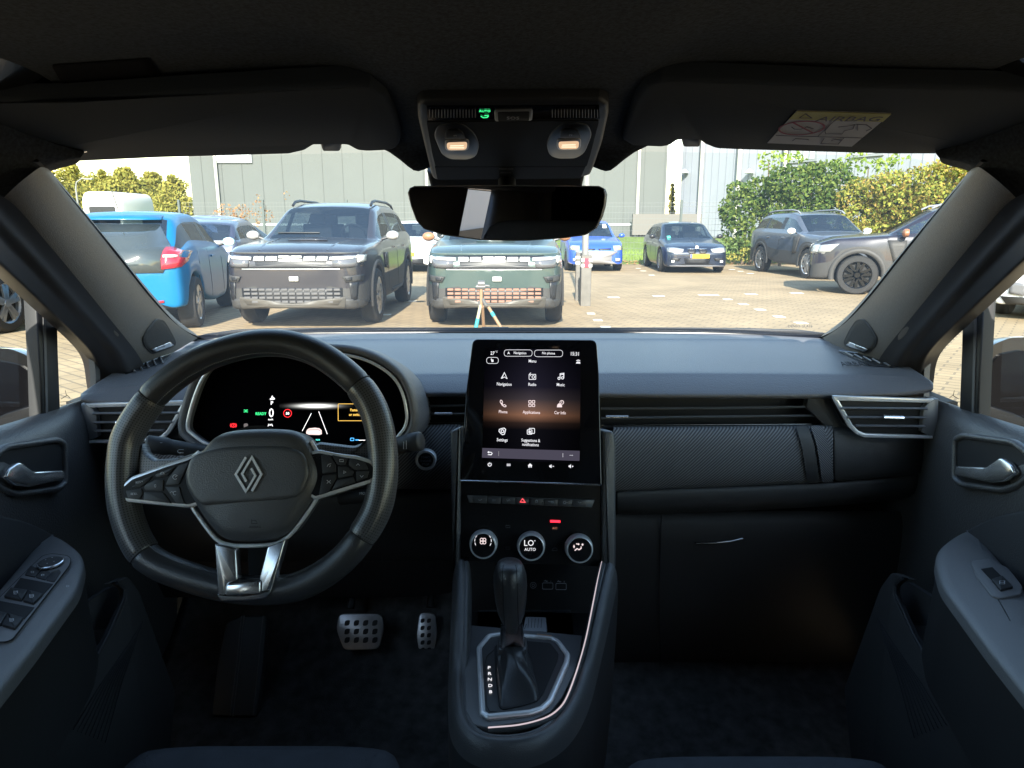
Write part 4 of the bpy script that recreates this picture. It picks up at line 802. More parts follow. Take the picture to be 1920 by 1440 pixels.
slab('button_face', rnd([z7(*p) for p in [(842, 194), (1105, 188), (1100, 264), (846, 270)]], 3), opl, .004, OCF, sos, bev=.0005, off=.0036)
text('button_text', 'SOS', opl, *z7(968, 245), 13, MRK, sos, off=.0042, sx=.75, ang=180)
text('phone_status_text', 'AUTO', opl, *z7(738, 203), 9, EG, oc, off=.0018, sx=.6, ang=180)
strokegeo(opl, [[(705, 238), (725, 250), (755, 248), (768, 236)], [(735, 232), (768, 232)]], 1.4, off=.0018, conv=z7).build('phone_status_icon', EG, oc)
LENS = emis('reading_lamp_lit', (1, .66, .40), .20)
for cx, cy, q in ((510, 455, 1), (1425, 448, -1)):
    slab('lamp_bezel', [z7(cx+q*x, cy+y) for x, y in [(-190, -60), (-160, -140), (-60, -158), (60, -150), (150, -70), (185, 20), (160, 110), (90, 138), (-60, 135), (-130, 90)]], opl, .004, mat('bezel_black', (.012, .013, .016), .3), oc, bev=.001, off=.0025, r=8)
    slab('lamp_switch', [z7(cx-q*15+x*1.0, cy+y) for x, y in [(-88, -45), (-80, -100), (-50, -118), (30, -118), (60, -100), (85, -45)]], opl, .004, mat('switch_black', (.006, .006, .007), .4, spec=.15), oc, bev=.0006, off=.004, r=3)
    strokegeo(opl, [[(cx-q*15-14, cy-80), (cx-q*15+14, cy-80)], [(cx-q*15-8, cy-68), (cx-q*15-8, cy-75)], [(cx-q*15+8, cy-68), (cx-q*15+8, cy-75)]], .9, off=.0045, conv=z7).build('lamp_symbol', MRK, oc)
    lb = slab('reading_lamp', rnd([z7(cx-100, cy-28), z7(cx+100, cy-35), z7(cx+98, cy+40), z7(cx+70, cy+55), z7(cx-70, cy+58), z7(cx-98, cy+45)], 6), opl, .004, mat('lamp_rim', (.45, .42, .42), .3, metal=.5), oc, bev=.0008, off=.0038)
    slab('lamp_lens', rnd([z7(cx-85, cy-14), z7(cx+85, cy-20), z7(cx+82, cy+32), z7(cx+60, cy+44), z7(cx-60, cy+46), z7(cx-84, cy+34)], 5), opl, .003, LENS, lb, bev=.001, off=.0046)
    strokegeo(opl, [[(cx-55, cy+4), (cx+55, cy+2)], [(cx-60, cy+20), (cx+60, cy+20)]], 1.2, off=.005, conv=z7).build('lens_ribs', emis('lens_hot', (1, .80, .58), .5), lb)
slab('airbag_panel', [z7(*p) for p in [(330, 662), (1560, 660), (1520, 755), (350, 765)]], opl, .003, OCF, oc, off=.0012)
text('passenger_text', 'PASSENGER', opl, *z7(912, 678), 8, mat('faint_print', (.12, .12, .13), .6), oc, off=.0016, sx=.45, ang=180); text('passenger_text', 'AIRBAG', opl, *z7(908, 710), 9, mat('faint_print', (.12, .12, .13), .6), oc, off=.0016, sx=.45, ang=180)
# sensor housing and mirror
mh = thing('rear_view_mirror', 'wide frameless rear view mirror hanging below the overhead console', 'mirror', PY(955, 345, .93))
tube('mirror_stalk', [PY(950, 330, 1.0), PY(952, 372, .90)], .012, RUB, mh, n=12)
sen = slab('sensor_housing', [(800, 325), (1098, 325), (1092, 352), (1085, 362), (812, 362), (806, 350)], facing(950, 345, 1.03, -35), .05, RUB, None, bev=.006, off=0); top(sen, 'black sensor housing on the windscreen behind the mirror', 'sensor housing')
MYAW = -11; mpl = facing(950, 398, .86, -1.6, MYAW)
MO = [z7(*p) for p in [(108, 880), (125, 840), (165, 823), (900, 815), (1670, 823), (1712, 845), (1728, 890), (1718, 980), (1690, 1080), (1640, 1175), (1560, 1225), (1400, 1250), (1100, 1271), (900, 1274), (700, 1266), (400, 1226), (240, 1175), (180, 1110), (135, 990)]]
slab('mirror_shell', MO, mpl, .028, RUB, mh, bev=.006, off=-.001)
ring('mirror_edge', MO, mpl, .0014, .004, mat('edge_grey', (.25, .25, .26), .2, metal=.6), mh, off=.0012, bev=.0004)
mgl = bpy.data.materials.new('dimmed_mirror'); mgl.use_nodes = True; b_ = mgl.node_tree.nodes['Principled BSDF']; b_.inputs['Metallic'].default_value = 1; b_.inputs['Base Color'].default_value = (.42, .43, .50, 1); b_.inputs['Roughness'].default_value = .0
mab = inset([mpl.ab(p) for p in MO], .0013)
slab_ab('mirror_glass', mab, mpl, .003, mgl, mh, off=.0004, smooth=False)

# ---------------------------------------------------------------- windscreen
GL = glass('windscreen_glass', (.94, .97, .96), .055)
nt = GL.node_tree; o_ = [n for n in nt.nodes if n.type == 'OUTPUT_MATERIAL'][0]; m_ = o_.inputs[0].links[0].from_node; mx_ = nd(nt, 'ShaderNodeMixShader'); mx_.inputs[0].default_value = .035   # faint translucent veil mixed in to stand for glare haze
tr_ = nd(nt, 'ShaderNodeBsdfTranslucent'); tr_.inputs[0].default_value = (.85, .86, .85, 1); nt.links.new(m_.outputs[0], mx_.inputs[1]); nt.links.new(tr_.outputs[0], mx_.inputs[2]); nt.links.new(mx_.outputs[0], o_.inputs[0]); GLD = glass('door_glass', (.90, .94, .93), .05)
wl = [(62, 300, .86), (150, 400, 1.02), (215, 478, 1.14), (275, 553, 1.27), (330, 612, 1.42), (372, 634, 1.53)]
wr = [(1912-x, y, Y) for x, y, Y in wl]
wt = [(62, 300, .86), (350, 296, .93), (700, 285, .965), (960, 280, .985), (1240, 285, .965), (1600, 290, .93), (1850, 300, .86)]
wb = [(372, 634, 1.53), (550, 622, 1.60), (750, 620, 1.64), (960, 619, 1.65), (1160, 620, 1.64), (1360, 622, 1.60), (1540, 634, 1.53)]
Lp = [PY(*p) for p in wl]; Rp = [PY(*p) for p in wr]; Tp = [PY(*p) for p in wt]; Bp = [PY(*p) for p in wb]
rows = []
for i in range(6):
    f = [0, .25, .45, .66, .88, 1][i]; r_ = []
    for j in range(7):
        g = j/6; base_ = Tp[j]*(1-f)+Bp[j]*f; le = Lp[i]*(1-g)+Rp[i]*g; lb_ = (Tp[0]*(1-f)+Bp[0]*f)*(1-g)+(Tp[6]*(1-f)+Bp[6]*f)*g
        r_.append(base_+le-lb_)
    rows.append(r_)
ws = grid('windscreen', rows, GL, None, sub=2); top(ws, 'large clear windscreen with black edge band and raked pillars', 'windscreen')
FRIT = mat('black_frit', (.004, .004, .005), .3)
for side, rad in ((Lp, .007), (Rp, .007)):
    tube('frit_band', [p+V((0, -.004, 0)) for p in spl(side, 4, closed=False)] if 0 else [V(q) for q in spl([tuple(p) for p in side], 4, closed=False)], rad, FRIT, ws, n=8, flat=.3, up=(0, .5, .8))
mk('frit_base', *gridgeo([[p+V((0, -.012, -.012)) for p in [V(q) for q in spl([tuple(p) for p in Bp], 4, closed=False)]], [p+V((0, -.004, .006)) for p in [V(q) for q in spl([tuple(p) for p in Bp], 4, closed=False)]]]), FRIT, ws, sol=.003)
text('glass_maker_mark', 'DENSO GLASS', facing(1500, 612, 1.55, 25), 1500, 614, 5, FRIT, ws)
for a in ((905, 617, 958, 617), (1362, 619, 1412, 619)):
    w_ = tube('wiper', [PY(a[0]-8, a[1]+6, 1.68), PY(a[0], a[1], 1.68), PY(a[2]-6, a[3], 1.68), PY(a[2], a[3]+5, 1.68)], .006, RUB, None, n=8, flat=.8); top(w_, 'black wiper arm joint behind the touch screen' if a[0] < 1000 else 'black wiper arm joint at passenger side of the windscreen base', 'wiper')

# ---------------------------------------------------------------- pillars and doors, both sides
for s in (0, 1):
    M = (lambda x: x) if not s else (lambda x: 1912-x); sg = -1 if not s else 1
    def Q(p): return PY(M(p[0]), p[1], p[2])
    side = 'on the driver side' if not s else 'on the passenger side'
    ap = thing('windscreen_pillar', 'grey grained windscreen pillar trim with tweeter grille '+side, 'pillar', Q((330, 650, 1.40)), group='windscreen pillars')
    A = [(78, 312, .86), (85, 318, .87), (150, 396, 1.01), (215, 472, 1.13), (275, 548, 1.26), (330, 607, 1.41), (372, 633, 1.52)]
    B = [(-8, 388, .85), (0, 395, .86), (70, 470, .95), (135, 545, 1.05), (195, 618, 1.15), (245, 680, 1.26), (262, 700, 1.32)]
    N = len(A); rows = []
    out = [V((sg*.02, .035, .01))]*N
    rows.append([Q(p)+V((sg*.012, .03, .0)) for p in A]); rows.append([Q(p) for p in A])
    for f_, b_ in ((.05, .010), (.25, .030), (.60, .034), (.92, .012)):
        r_ = []
        for a, b in zip(A, B):
            p = Q(a).lerp(Q(b), f_); d = (CO-p).normalized(); r_.append(p + (d+V((0, -.2, 0))).normalized()*b_)
        rows.append(r_)
    rows.append([Q(p) for p in B]); rows.append([Q(p)+V((sg*.02, .03, 0)) for p in B])
    ptrim = grid('pillar_trim', rows, mat('pillar_plastic', (.15, .135, .12), .45, bump=(900, .3, 'v'), noise=(300, .10)), ap, sub=2)
    # tweeter grille with badge
    def zl(x, y): return (x/3.6, 240+y/3.6)
    bvp = bvh_of(ptrim); gpx = [(M(x), y) for x, y in [(291, 598), (276, 616), (266, 634), (270, 648), (284, 662), (292, 662), (327, 648), (328, 640), (318, 620), (305, 600)]]
    gr = conf('tweeter_grille', gpx, bvp, .0015, .001, mat('grille_mesh', (.022, .020, .019), .5, bump=(1500, 1, 'v')), ap, r=5)
    confline('grille_edge', rnd(gpx, 5), bvp, .0015, .0009, mat('edge_dark', (.05, .05, .05), .4), gr, closed=True)
    conf('tweeter_badge', [(M(x), y) for x, y in [(281, 653), (288, 658), (322, 646), (315, 640)]], bvp, .004, .002, CHROME, gr)
    text('badge_text', 'BOSE', facing(M(303), 650, 1.262, 20), M(303), 652, 4.5, DARK, gr, ang=20 if not s else -20)
    # door
    dr = thing('car_door', 'dark front door with chrome pull, armrest and window switches '+side, 'car door', (sg*.75, .9, .45), group='front doors')
    C = [(-60, 440, .80), (0, 497, .885), (60, 553, .97), (101, 592, 1.04), (135, 624, 1.10), (172, 660, 1.18), (184, 690, 1.22), (186, 750, 1.24)]
    B2 = [(-45, 350, .79), (0, 402, .85), (70, 478, .94), (135, 553, 1.04), (180, 605, 1.12), (215, 645, 1.19), (245, 684, 1.25), (262, 760, 1.32)]
    r0 = [Q(p)+V((-sg*.004, .045, -.01)) for p in B2]; r1 = [Q(p)+V((0, .006, 0)) for p in B2]; r1b = [Q(a).lerp(Q(b), .12)+V((-sg*.004, -.006, 0)) for a, b in zip(B2, C)]; r2 = [Q(a).lerp(Q(b), .35)+V((sg*.004, 0, 0)) for a, b in zip(B2, C)]; r3 = [Q(a).lerp(Q(b), .5)+V((sg*.002, 0, 0)) for a, b in zip(B2, C)]; r4 = [Q(a).lerp(Q(b), .93) for a, b in zip(B2, C)]; r5 = [Q(p) for p in C]; r6 = [Q(p)+V((sg*.035, .02, 0)) for p in C]
    grid('window_frame', [r0, r1, r1b, r2, r3, r4, r5, r6], mat('frame_black', (.035, .033, .034), .35), dr, sub=2)
    XW = sg*.742; wpn = Pl((XW, 1, 1), (-sg, 0, 0))
    slab('window_divider', [(M(x), y) for x, y in [(60, 535), (75, 548), (101, 572), (103, 660), (108, 786), (72, 796), (69, 700)]], wpn, .02, RUB, dr, bev=.003, off=.006)
    slab('divider_channel', [(M(x), y) for x, y in [(71, 548), (76, 552), (82, 788), (78, 790)]], wpn, .004, mat('channel_grey', (.10, .10, .105), .4), dr, off=.0075)
    slab('quarter_frame', [(M(x), y) for x, y in [(171, 650), (183, 665), (187, 755), (177, 755), (176, 700)]], wpn, .01, mat('channel_grey', (.10, .10, .105), .4), dr, off=.003)
    zt = .925
    gp = [V((XW+sg*.012, y, z)) for y, z in ((-.05, zt-.03), (1.36, zt), (1.30, 1.02), (1.10, 1.14), (.85, 1.29), (.5, 1.37), (-.05, 1.38))]
    mk('window_glass', gp, [tuple(range(7))], GLD, dr, smooth=False)
    strokegeo(Pl((XW+sg*.010, 1, 1), (-sg, 0, 0)), [[(M(x), y) for x, y in q] for q in ([(122, 732), (124, 742), (114, 748)], [(124, 740), (131, 746)], [(112, 754), (132, 752)], [(114, 760), (134, 758)], [(112, 766), (118, 765)], [(124, 765), (132, 764)])], .9).build('glass_mark', mat('etched_mark', (.15, .13, .1), .7), dr)
    # panel: upper sill surface curls over the window line
    ys = [-.1, .5, .80, .95, 1.10, 1.22, 1.34]
    te = [PX(M(-45), 812, XW), PX(M(0), 800, XW), PX(M(75), 777, XW), PX(M(130), 758, XW), PX(M(165), 748, XW), PX(M(185), 742, XW)]
    te = [V((XW, -.1, te[0].z-.004))]+te+[V((XW, 1.40, te[-1].z))]
    kf = [1, 1, 1, .9, .55, .12, 0, 0]
    def off_(dx, dz, pts=te): return [p+V((-sg*dx*kf[i_], 0, dz)) for i_, p in enumerate(pts)]
    grid('door_panel', [off_(-.012, -.01), off_(0, 0), off_(.006, .001), off_(.030, -.012), off_(.040, -.045), off_(.042, -.10), off_(.036, -.20), off_(.030, -.24), off_(.022, -.30), off_(.016, -.50), off_(.012, -.60)], SOFT2, dr, sub=2, sol=.004)
    box('door_skin', V((sg*.80, .62, .62)), .03, 1.5, .60, mat('own_black_paint', (.006, .006, .007), .2, coat=1), dr)
    # handle recess
    XH = sg*.698; hp_ = Pl((XH, 1, .9), (-sg, -.06, .10))
    d_ = 0 if not s else -8
    def H(L): return [(M(x), y+d_) for x, y in L]
    hr_ = slab('handle_recess', rnd(H([(-22, 868), (14, 840), (102, 828), (114, 836), (115, 905), (104, 915), (28, 925), (2, 918), (-24, 892)]), 8), hp_, .004, DARK, dr, off=.003)
    ring('recess_surround', rnd(H([(-40, 866), (6, 832), (104, 819), (122, 830), (123, 908), (108, 922), (26, 934), (-6, 924), (-42, 894)]), 10), hp_, .0095, .01, SOFT2, hr_, off=.008, bev=.003)
    hdl = slab('door_handle', rnd(H([(-8, 896), (0, 880), (18, 868), (26, 870), (48, 886), (105, 883), (107, 900), (40, 914), (14, 912)]), 5), hp_, .008, CHROME, dr, bev=.0022, off=.014)
    # insert and armrest
    ip = Pl((sg*.706, 1, .8), (-sg, 0, .05))
    slab('door_insert', rnd(H([(-200, 955), (-60, 958), (40, 978), (100, 1010), (130, 1060), (60, 1250), (-200, 1400)]), 30), ip, .01, mat('insert_dark', (.04, .04, .043), .7, bump=(800, .4, 'n')), dr, bev=.004, off=.012)
    ZA = .785; apn = Pl((sg*.68, .9, ZA), (0, -.04, 1))
    arm = pillow('armrest', None, apn, .010, mat('armrest_soft', (.20, .20, .208), .36, spec=.8, bump=(900, .35, 'v')), dr, rim=.016, base=.012, ab=[apn.ab(p) for p in rnd(H([(88, 1003), (118, 1014), (152, 1040), (160, 1062), (148, 1110), (60, 1230), (-20, 1330), (-160, 1480), (-260, 1480), (-60, 1180), (40, 1062)]), 18, 4)])
    sp2 = Pl(apn.o+apn.n*.0105, apn.n)
    slab_ab('armrest_underside', inset([apn.ab(p) for p in rnd(H([(88, 1003), (118, 1014), (152, 1040), (160, 1062), (148, 1110), (60, 1230), (-20, 1330), (-160, 1480), (-260, 1480), (-60, 1180), (40, 1062)]), 18, 4)], .003), apn, .14, mat('underside_black', (.03, .03, .032), .55), dr, off=-.008)
    if not s:
        zA = lambda x, y: (x/6, 1000+y/6)
        swp = slab('switch_panel', rnd([zA(*p) for p in [(-200, 930), (300, 430), (480, 262), (590, 238), (770, 262), (805, 300), (790, 370), (150, 1205), (80, 1235), (-200, 1250)]], 6), sp2, .004, GREYM if 0 else mat('switch_panel_grey', (.20, .20, .21), .42), dr, bev=.0012, off=.002)
        ring('panel_seam', rnd([zA(*p) for p in [(-200, 930), (300, 430), (480, 262), (590, 238), (770, 262), (805, 300), (790, 370), (150, 1205), (80, 1235), (-200, 1250)]], 6), sp2, .0008, .002, DARK, dr, off=.0022, bev=.0002)
        mk_ = disc('mirror_knob', *zA(573, 372), sp2, [(20.5, 0), (21.5, .004), (20, .0048), (18.5, .0045), (17.5, .0055), (0, .0055)], HARD, dr, off=.002)
        disc('knob_ring', *zA(573, 372), sp2, [(21.7, .0025), (21.9, .0045), (20.2, .0052), (20.0, .004)], CHROME, mk_, off=.002)
        mb = MB()
        for x, y in ((598, 330), (525, 355), (618, 374), (542, 397)): mb.add(strokegeo(sp2, [[(x-5, y), (x+5, y)]], 1.6, off=.0078, conv=zA).__dict__.values() and tuple(strokegeo(sp2, [[(x-5, y), (x+5, y)]], 1.6, off=.0078, conv=zA).__dict__.values()))
        mb.build('knob_marks', WHITEP, mk_)
        for q in ([(210+70, 490), (350, 380), (460, 430), (400, 515)], [(405, 516), (462, 432), (570, 455), (515, 548)], [(522, 550), (578, 455), (668, 425), (690, 452), (615, 568)]):
            b2 = slab('mirror_button', rnd([zA(*p) for p in q], 2), sp2, .003, BT, swp, bev=.0005, off=.0032)
            cx, cy = sum(p[0] for p in q)/4, sum(p[1] for p in q)/4+10; strokegeo(sp2, [rrect(cx-16, cy-8, cx+12, cy+8)], .7, off=.0036, conv=zA).build('button_mark', WHITEP, swp)
        for q in ([(235, 520), (600, 590), (485, 715), (320, 672), (150, 640)], [(0, 780), (390, 855), (280, 985), (80, 935), (-120, 880)]): slab('switch_well', [zA(*p) for p in q], sp2, .002, DARK, swp, off=.0028)
        for q in ([(130, 645), (320, 672), (250, 785), (50, 745)], [(330, 672), (490, 715), (385, 825), (262, 790)], [(-100, 890), (88, 935), (15, 1062), (-180, 1040)], [(100, 935), (272, 985), (175, 1110), (25, 1066)]):
            b2 = slab('window_switch', rnd([zA(*p) for p in q], 2), sp2, .004, BT, swp, bev=.0012, off=.0055)
            cx, cy = sum(p[0] for p in q)/4, sum(p[1] for p in q)/4
            strokegeo(sp2, [rrect(cx-22, cy-14, cx+20, cy+10), [(cx-22, cy-2), (cx+20, cy-4)], [(cx-24, cy+20), (cx+12, cy+22)]], 1.0, off=.006, conv=zA).build('switch_mark', WHITEP, swp)
    else:
        zR = lambda x, y: (1540+x*.5837, 600+y*.5833)
        swp = slab('switch_panel', rnd([zR(*p) for p in [(478, 778), (540, 770), (600, 800), (648, 862), (642, 885), (575, 898), (548, 892), (500, 830)]], 7), sp2, .004, mat('switch_panel_grey', (.20, .20, .21), .42), dr, bev=.0015, off=.002)
        slab('switch_well', [zR(*p) for p in [(512, 806), (548, 800), (580, 832), (545, 840)]], sp2, .002, DARK, swp, off=.0028)
        b2 = slab('window_switch', rnd([zR(*p) for p in [(545, 842), (580, 832), (615, 868), (575, 878)]], 2), sp2, .004, BT, swp, bev=.0012, off=.0055)
        strokegeo(sp2, [rrect(570, 852, 586, 862), [(570, 857), (586, 857)]], .9, off=.006, conv=zR).build('switch_mark', WHITEP, swp)
    # door pocket with speaker slots
    pk = Pl((sg*.60, .8, .5), (-sg, 0, .12)); DP = mat('pocket_plastic', (.03, .031, .036), .5, bump=(900, .3, 'v'))
    slab('door_pocket', rnd(H([(205, 1095), (222, 1092), (238, 1105), (237, 1125), (205, 1195), (150, 1290), (95, 1370), (0, 1450), (-40, 1600), (300, 1600), (330, 1300), (262, 1110), (240, 1080)]), 8), pk, .012, mat('pocket_outer', (.05, .05, .052), .6), dr, bev=.002)
    tube('pocket_lip', [pk.hit(*p) for p in H([(218, 1093), (232, 1104), (232, 1122), (202, 1192), (147, 1290), (95, 1368), (0, 1448)])], .003, DP, dr, n=8)
    slab('pocket_inner', rnd(H([(212, 1098), (226, 1106), (222, 1130), (200, 1180), (105, 1185), (130, 1150)]), 6), Pl((sg*.655, .8, .5), (-sg, 0, .05)), .008, mat('pocket_inner', (.06, .06, .064), .6), dr)
    mb = MB(); sppl = Pl(pk.o+pk.n*.002, pk.n)
    for j in range(9):
        a = (268-j*3, 1165+j*5); b = (198-j*7.5, 1392-j*3); mb.add(tubegeo([sppl.hit(*p) for p in H([a, (a[0]*.5+b[0]*.5-4, a[1]*.5+b[1]*.5), b])], .0008, 4))
    mb.build('speaker_slots', mat('slot_grey', (.05, .05, .056), .5), dr)
    tube('door_seam', [PY(M(168), 967, 1.20), PY(M(138), 1010, 1.16)], .0012, mat('slot_grey', (.05, .05, .056), .5), dr, n=5)
    # outer mirror
    PM = mat('own_black_paint', (.006, .006, .007), .2, coat=1)
    om = facing(M(20), 730, 1.22, 0, 0); zr_ = -20 if s else 0
    o = [(-120, 720), (-70, 668), (-20, 652), (20, 654), (50, 666), (68, 684), (74, 720), (76, 800), (-40, 835), (-110, 810)]
    vv = pillow('door_mirror', [(M(x), y+zr_*(1 if x < 60 else .4)) for x, y in o], Pl(om.o, (0, 1, 0)), .10, PM, dr, r=8, rim=.05, base=.0)
    slab('mirror_face', [(M(x), y+zr_*(1 if x < 60 else .4)) for x, y in [(-115, 725), (-66, 690), (0, 676), (40, 684), (66, 702), (72, 725), (74, 798), (-38, 828), (-105, 805)]], om, .006, mat('mirror_dark_reflection', (.003, .003, .004), .2, spec=.12), vv, off=.004, r=6)  # the mirror's dark reflection is put into a matte black colour
    slab('mirror_base', [(M(x), y) for x, y in [(-60, 850), (-40, 800), (10, 775), (68, 758), (76, 800), (20, 830)]], Pl(om.o+V((0, -.03, 0)), om.n), .03, mat('mirror_foot_black', (.004, .004, .005), .5, spec=.2), dr, bev=.003)
bl = slab('blue_booklet', [(30, 1418), (100, 1360), (104, 1368), (40, 1440), (30, 1440)], Pl((-.565, .7, .45), (1, -.2, .3)), .004, mat('booklet_blue', (.03, .06, .16), .5), None); top(bl, 'blue booklet with pale edge tucked in the driver door pocket', 'booklet')
tube('booklet_edge', [Pl((-.565, .7, .45), (1, -.2, .3)).hit(32, 1419), Pl((-.565, .7, .45), (1, -.2, .3)).hit(101, 1360)], .0012, mat('booklet_page', (.4, .42, .45), .6), bl, n=5)

# ---------------------------------------------------------------- own car shell round the cabin
shell = thing('car_shell', 'black bodywork and rear window frame closing the cabin behind the seats', 'car body', (0, -.5, .3))
BP = mat('own_black_paint', (.006, .006, .007), .2, coat=1)
grid('outer_roof', [[V((x, y-(.34*x*x if y > .95 else .1*x*x if y > .85 else 0), z+dz)) for x, dz in ((-.775, -.165), (-.70, -.12), (-.60, -.03), (-.3, .01), (0, .02), (.3, .01), (.60, -.03), (.70, -.12), (.775, -.165))] for y, z in ((-1.40, 1.40), (-.6, 1.46), (.2, 1.465), (.7, 1.43), (.90, 1.395), (1.02, 1.37))], BP, shell, sub=1, sol=.01)  # front edge and sides stretched out to keep the sun off the dash
grid('bonnet', [[V((x, y, z-abs(x)**2*.10)) for x in (-.78, -.5, 0, .5, .78)] for y, z in ((1.70, .93), (1.9, .90), (2.3, .82), (2.6, .72), (2.7, .5), (2.7, .3))], BP, shell, sub=1, sol=.01)
for s in (-1, 1):
    box('rear_corner', V((s*.74, -1.29, 1.12)), .10, .14, .56, HARD, shell)
    box('rear_side', V((s*.77, -.65, .62)), .06, 1.2, .62, HARD, shell); mk('centre_pillar', [V((s*.735, y, z)) for y, z in (((-.04, .85), (-.28, .85), (-.585, 1.40), (-.04, 1.40)) if s < 0 else ((-.04, .85), (-.14, .85), (-.17, 1.40), (-.04, 1.40)))], [(0, 1, 2, 3)], HARD, shell, sol=.04)  # left pillar and quarter shaped wide to frame the mirror's pale band
    vv = [V((s*.74, y, z)) for y, z in ((-.56, .85), (-1.35, .85), (-1.35, 1.40), (-.89, 1.40))]; mk('rear_quarter', vv if s < 0 else [V((.74, y, z)) for y, z in ((-1.0, .9), (-1.35, .9), (-1.35, 1.40), (-1.2, 1.40))], [(0, 1, 2, 3)], HARD, shell, sol=.04)
    tube('roof_rail_lining', [V((s*.70, y, z)) for y, z in ((-1.3, 1.30), (-.5, 1.33), (.3, 1.33), (.72, 1.275), (.86, 1.235))], .040, HEADL, shell, n=8)
for s in (-1, 1): box('kick_panel', V((s*.765, 1.45, .62)), .03, .55, .66, DARK, shell)
box('firewall', V((0, 1.66, .60)), 1.5, .02, .64, DARK, shell)
box('rear_wall', V((0, -1.33, .62)), 1.5, .04, .70, HARD, shell); box('rear_header', V((0, -1.33, 1.36)), 1.5, .04, .12, HARD, shell)
mk('rear_glass', [V((x, -1.31, z)) for x, z in ((-.78, .95), (.78, .95), (.78, 1.32), (-.78, 1.32))], [(0, 1, 2, 3)], mat('privacy_glass', (.004, .004, .005), 1, spec=0), shell, smooth=False)
rb = thing('rear_bench', 'dark rear bench backrest across the back of the cabin', 'rear seat', (0, -.95, .3)); pillow('bench_backrest', None, Pl((0, -1.0, .85), (0, 1, .25)), .05, SEATF, rb, rim=.05, base=.08, ab=rnd([(-.66, -.36), (.66, -.36), (.66, .28), (-.66, .28)], .08))
# ================================================================ OUTSIDE
def gr(px, py): return PZ(px, py, 0)
# paving of warm clinkers
pm_ = mat('clinker_paving', (.40, .31, .20), .85); nt = pm_.node_tree; b_ = nt.nodes['Principled BSDF']; tc = nd(nt, 'ShaderNodeTexCoord')
mp = nd(nt, 'ShaderNodeMapping'); mp.inputs['Rotation'].default_value = (0, 0, R(38)); nt.links.new(tc.outputs['Object'], mp.inputs[0])
bk = nd(nt, 'ShaderNodeTexBrick'); bk.offset = .5
for k_, v_ in (('Scale', 1.0), ('Mortar Size', .010), ('Brick Width', .24), ('Row Height', .12), ('Bias', 0.0)): bk.inputs[k_].default_value = v_
bk.inputs['Color1'].default_value = (.375, .278, .16, 1); bk.inputs['Color2'].default_value = (.325, .238, .135, 1); bk.inputs['Mortar'].default_value = (.21, .16, .10, 1)
ns = nd(nt, 'ShaderNodeTexNoise', i_Scale=.9, i_Detail=6.0); nt.links.new(tc.outputs['Object'], ns.inputs[0]); nt.links.new(mp.outputs[0], bk.inputs[0])
mr = nd(nt, 'ShaderNodeMapRange'); mr.inputs[1].default_value = .3; mr.inputs[2].default_value = .75; mr.inputs[3].default_value = 1.12; mr.inputs[4].default_value = .74; nt.links.new(ns.outputs[0], mr.inputs[0])
mx = nd(nt, 'ShaderNodeVectorMath', operation='SCALE'); nt.links.new(bk.outputs[0], mx.inputs[0]); nt.links.new(mr.outputs[0], mx.inputs['Scale']); nt.links.new(mx.outputs[0], b_.inputs['Base Color'])
bp_ = nd(nt, 'ShaderNodeBump', i_Strength=.5, i_Distance=.01, invert=True); nt.links.new(bk.outputs['Fac'], bp_.inputs['Height']); nt.links.new(bp_.outputs[0], b_.inputs['Normal'])
g = mk('paved_yard', [(-90, -250, 0), (90, -250, 0), (90, 23.6, 0), (-90, 23.6, 0)], [(0, 1, 2, 3)], pm_, smooth=False); g['kind'] = 'structure'
def terr(x, y):
    return -.004 if y < 23.6 else .05*min(1, (y-23.6)/.4) if y < 24.4 else .05+min(1, (y-24.4)/18)*.52
GRASS = mat('lawn', (.13, .19, .03), .9, noise=(2.5, .35), bump=(30, .8, 'n'))
gg = grid('grass_verge', [[V((x, y, terr(x, y))) for x in (-60, -40, -20, -10, 0, 10, 20, 40, 60)] for y in (23.55, 24.0, 24.6, 28, 33, 38, 43, 60, 250)], GRASS, sub=0); gg['kind'] = 'structure'
mb = MB(); rg_ = random.Random(3)
for i in range(9000):
    x = rg_.uniform(-14, 14); y = 24.3+rg_.random()**1.5*5; z = terr(x, y); h = rg_.uniform(.06, .20); dx = rg_.uniform(-.05, .05); w_ = .012
    k = len(mb.v); mb.v += [V((x-w_, y, z)), V((x+w_, y, z)), V((x+dx, y+rg_.uniform(-.04, .04), z+h))]; mb.f.append((k, k+1, k+2))
o = mb.build('grass', mat('grass_blade', (.14, .21, .03), .7), smooth=False); o['kind'] = 'stuff'
mb = MB()
for i in range(2600):
    x = rg_.uniform(-15, 14); y = 23.2+rg_.random()*1.1; z = max(0, terr(x, y))+.01+rg_.random()*.03; a = rg_.uniform(0, 6.28); s_ = rg_.uniform(.03, .07)
    k = len(mb.v); mb.v += [V((x+cos(a+q*1.57)*s_*(1 if q % 2 else .6), y+sin(a+q*1.57)*s_, z+rg_.uniform(-.01, .02))) for q in range(4)]; mb.f.append((k, k+1, k+2, k+3))
o = mb.build('fallen_leaves', mat('dry_leaf', (.38, .20, .08), .8, noise=(3, .4)), smooth=False); o['kind'] = 'stuff'
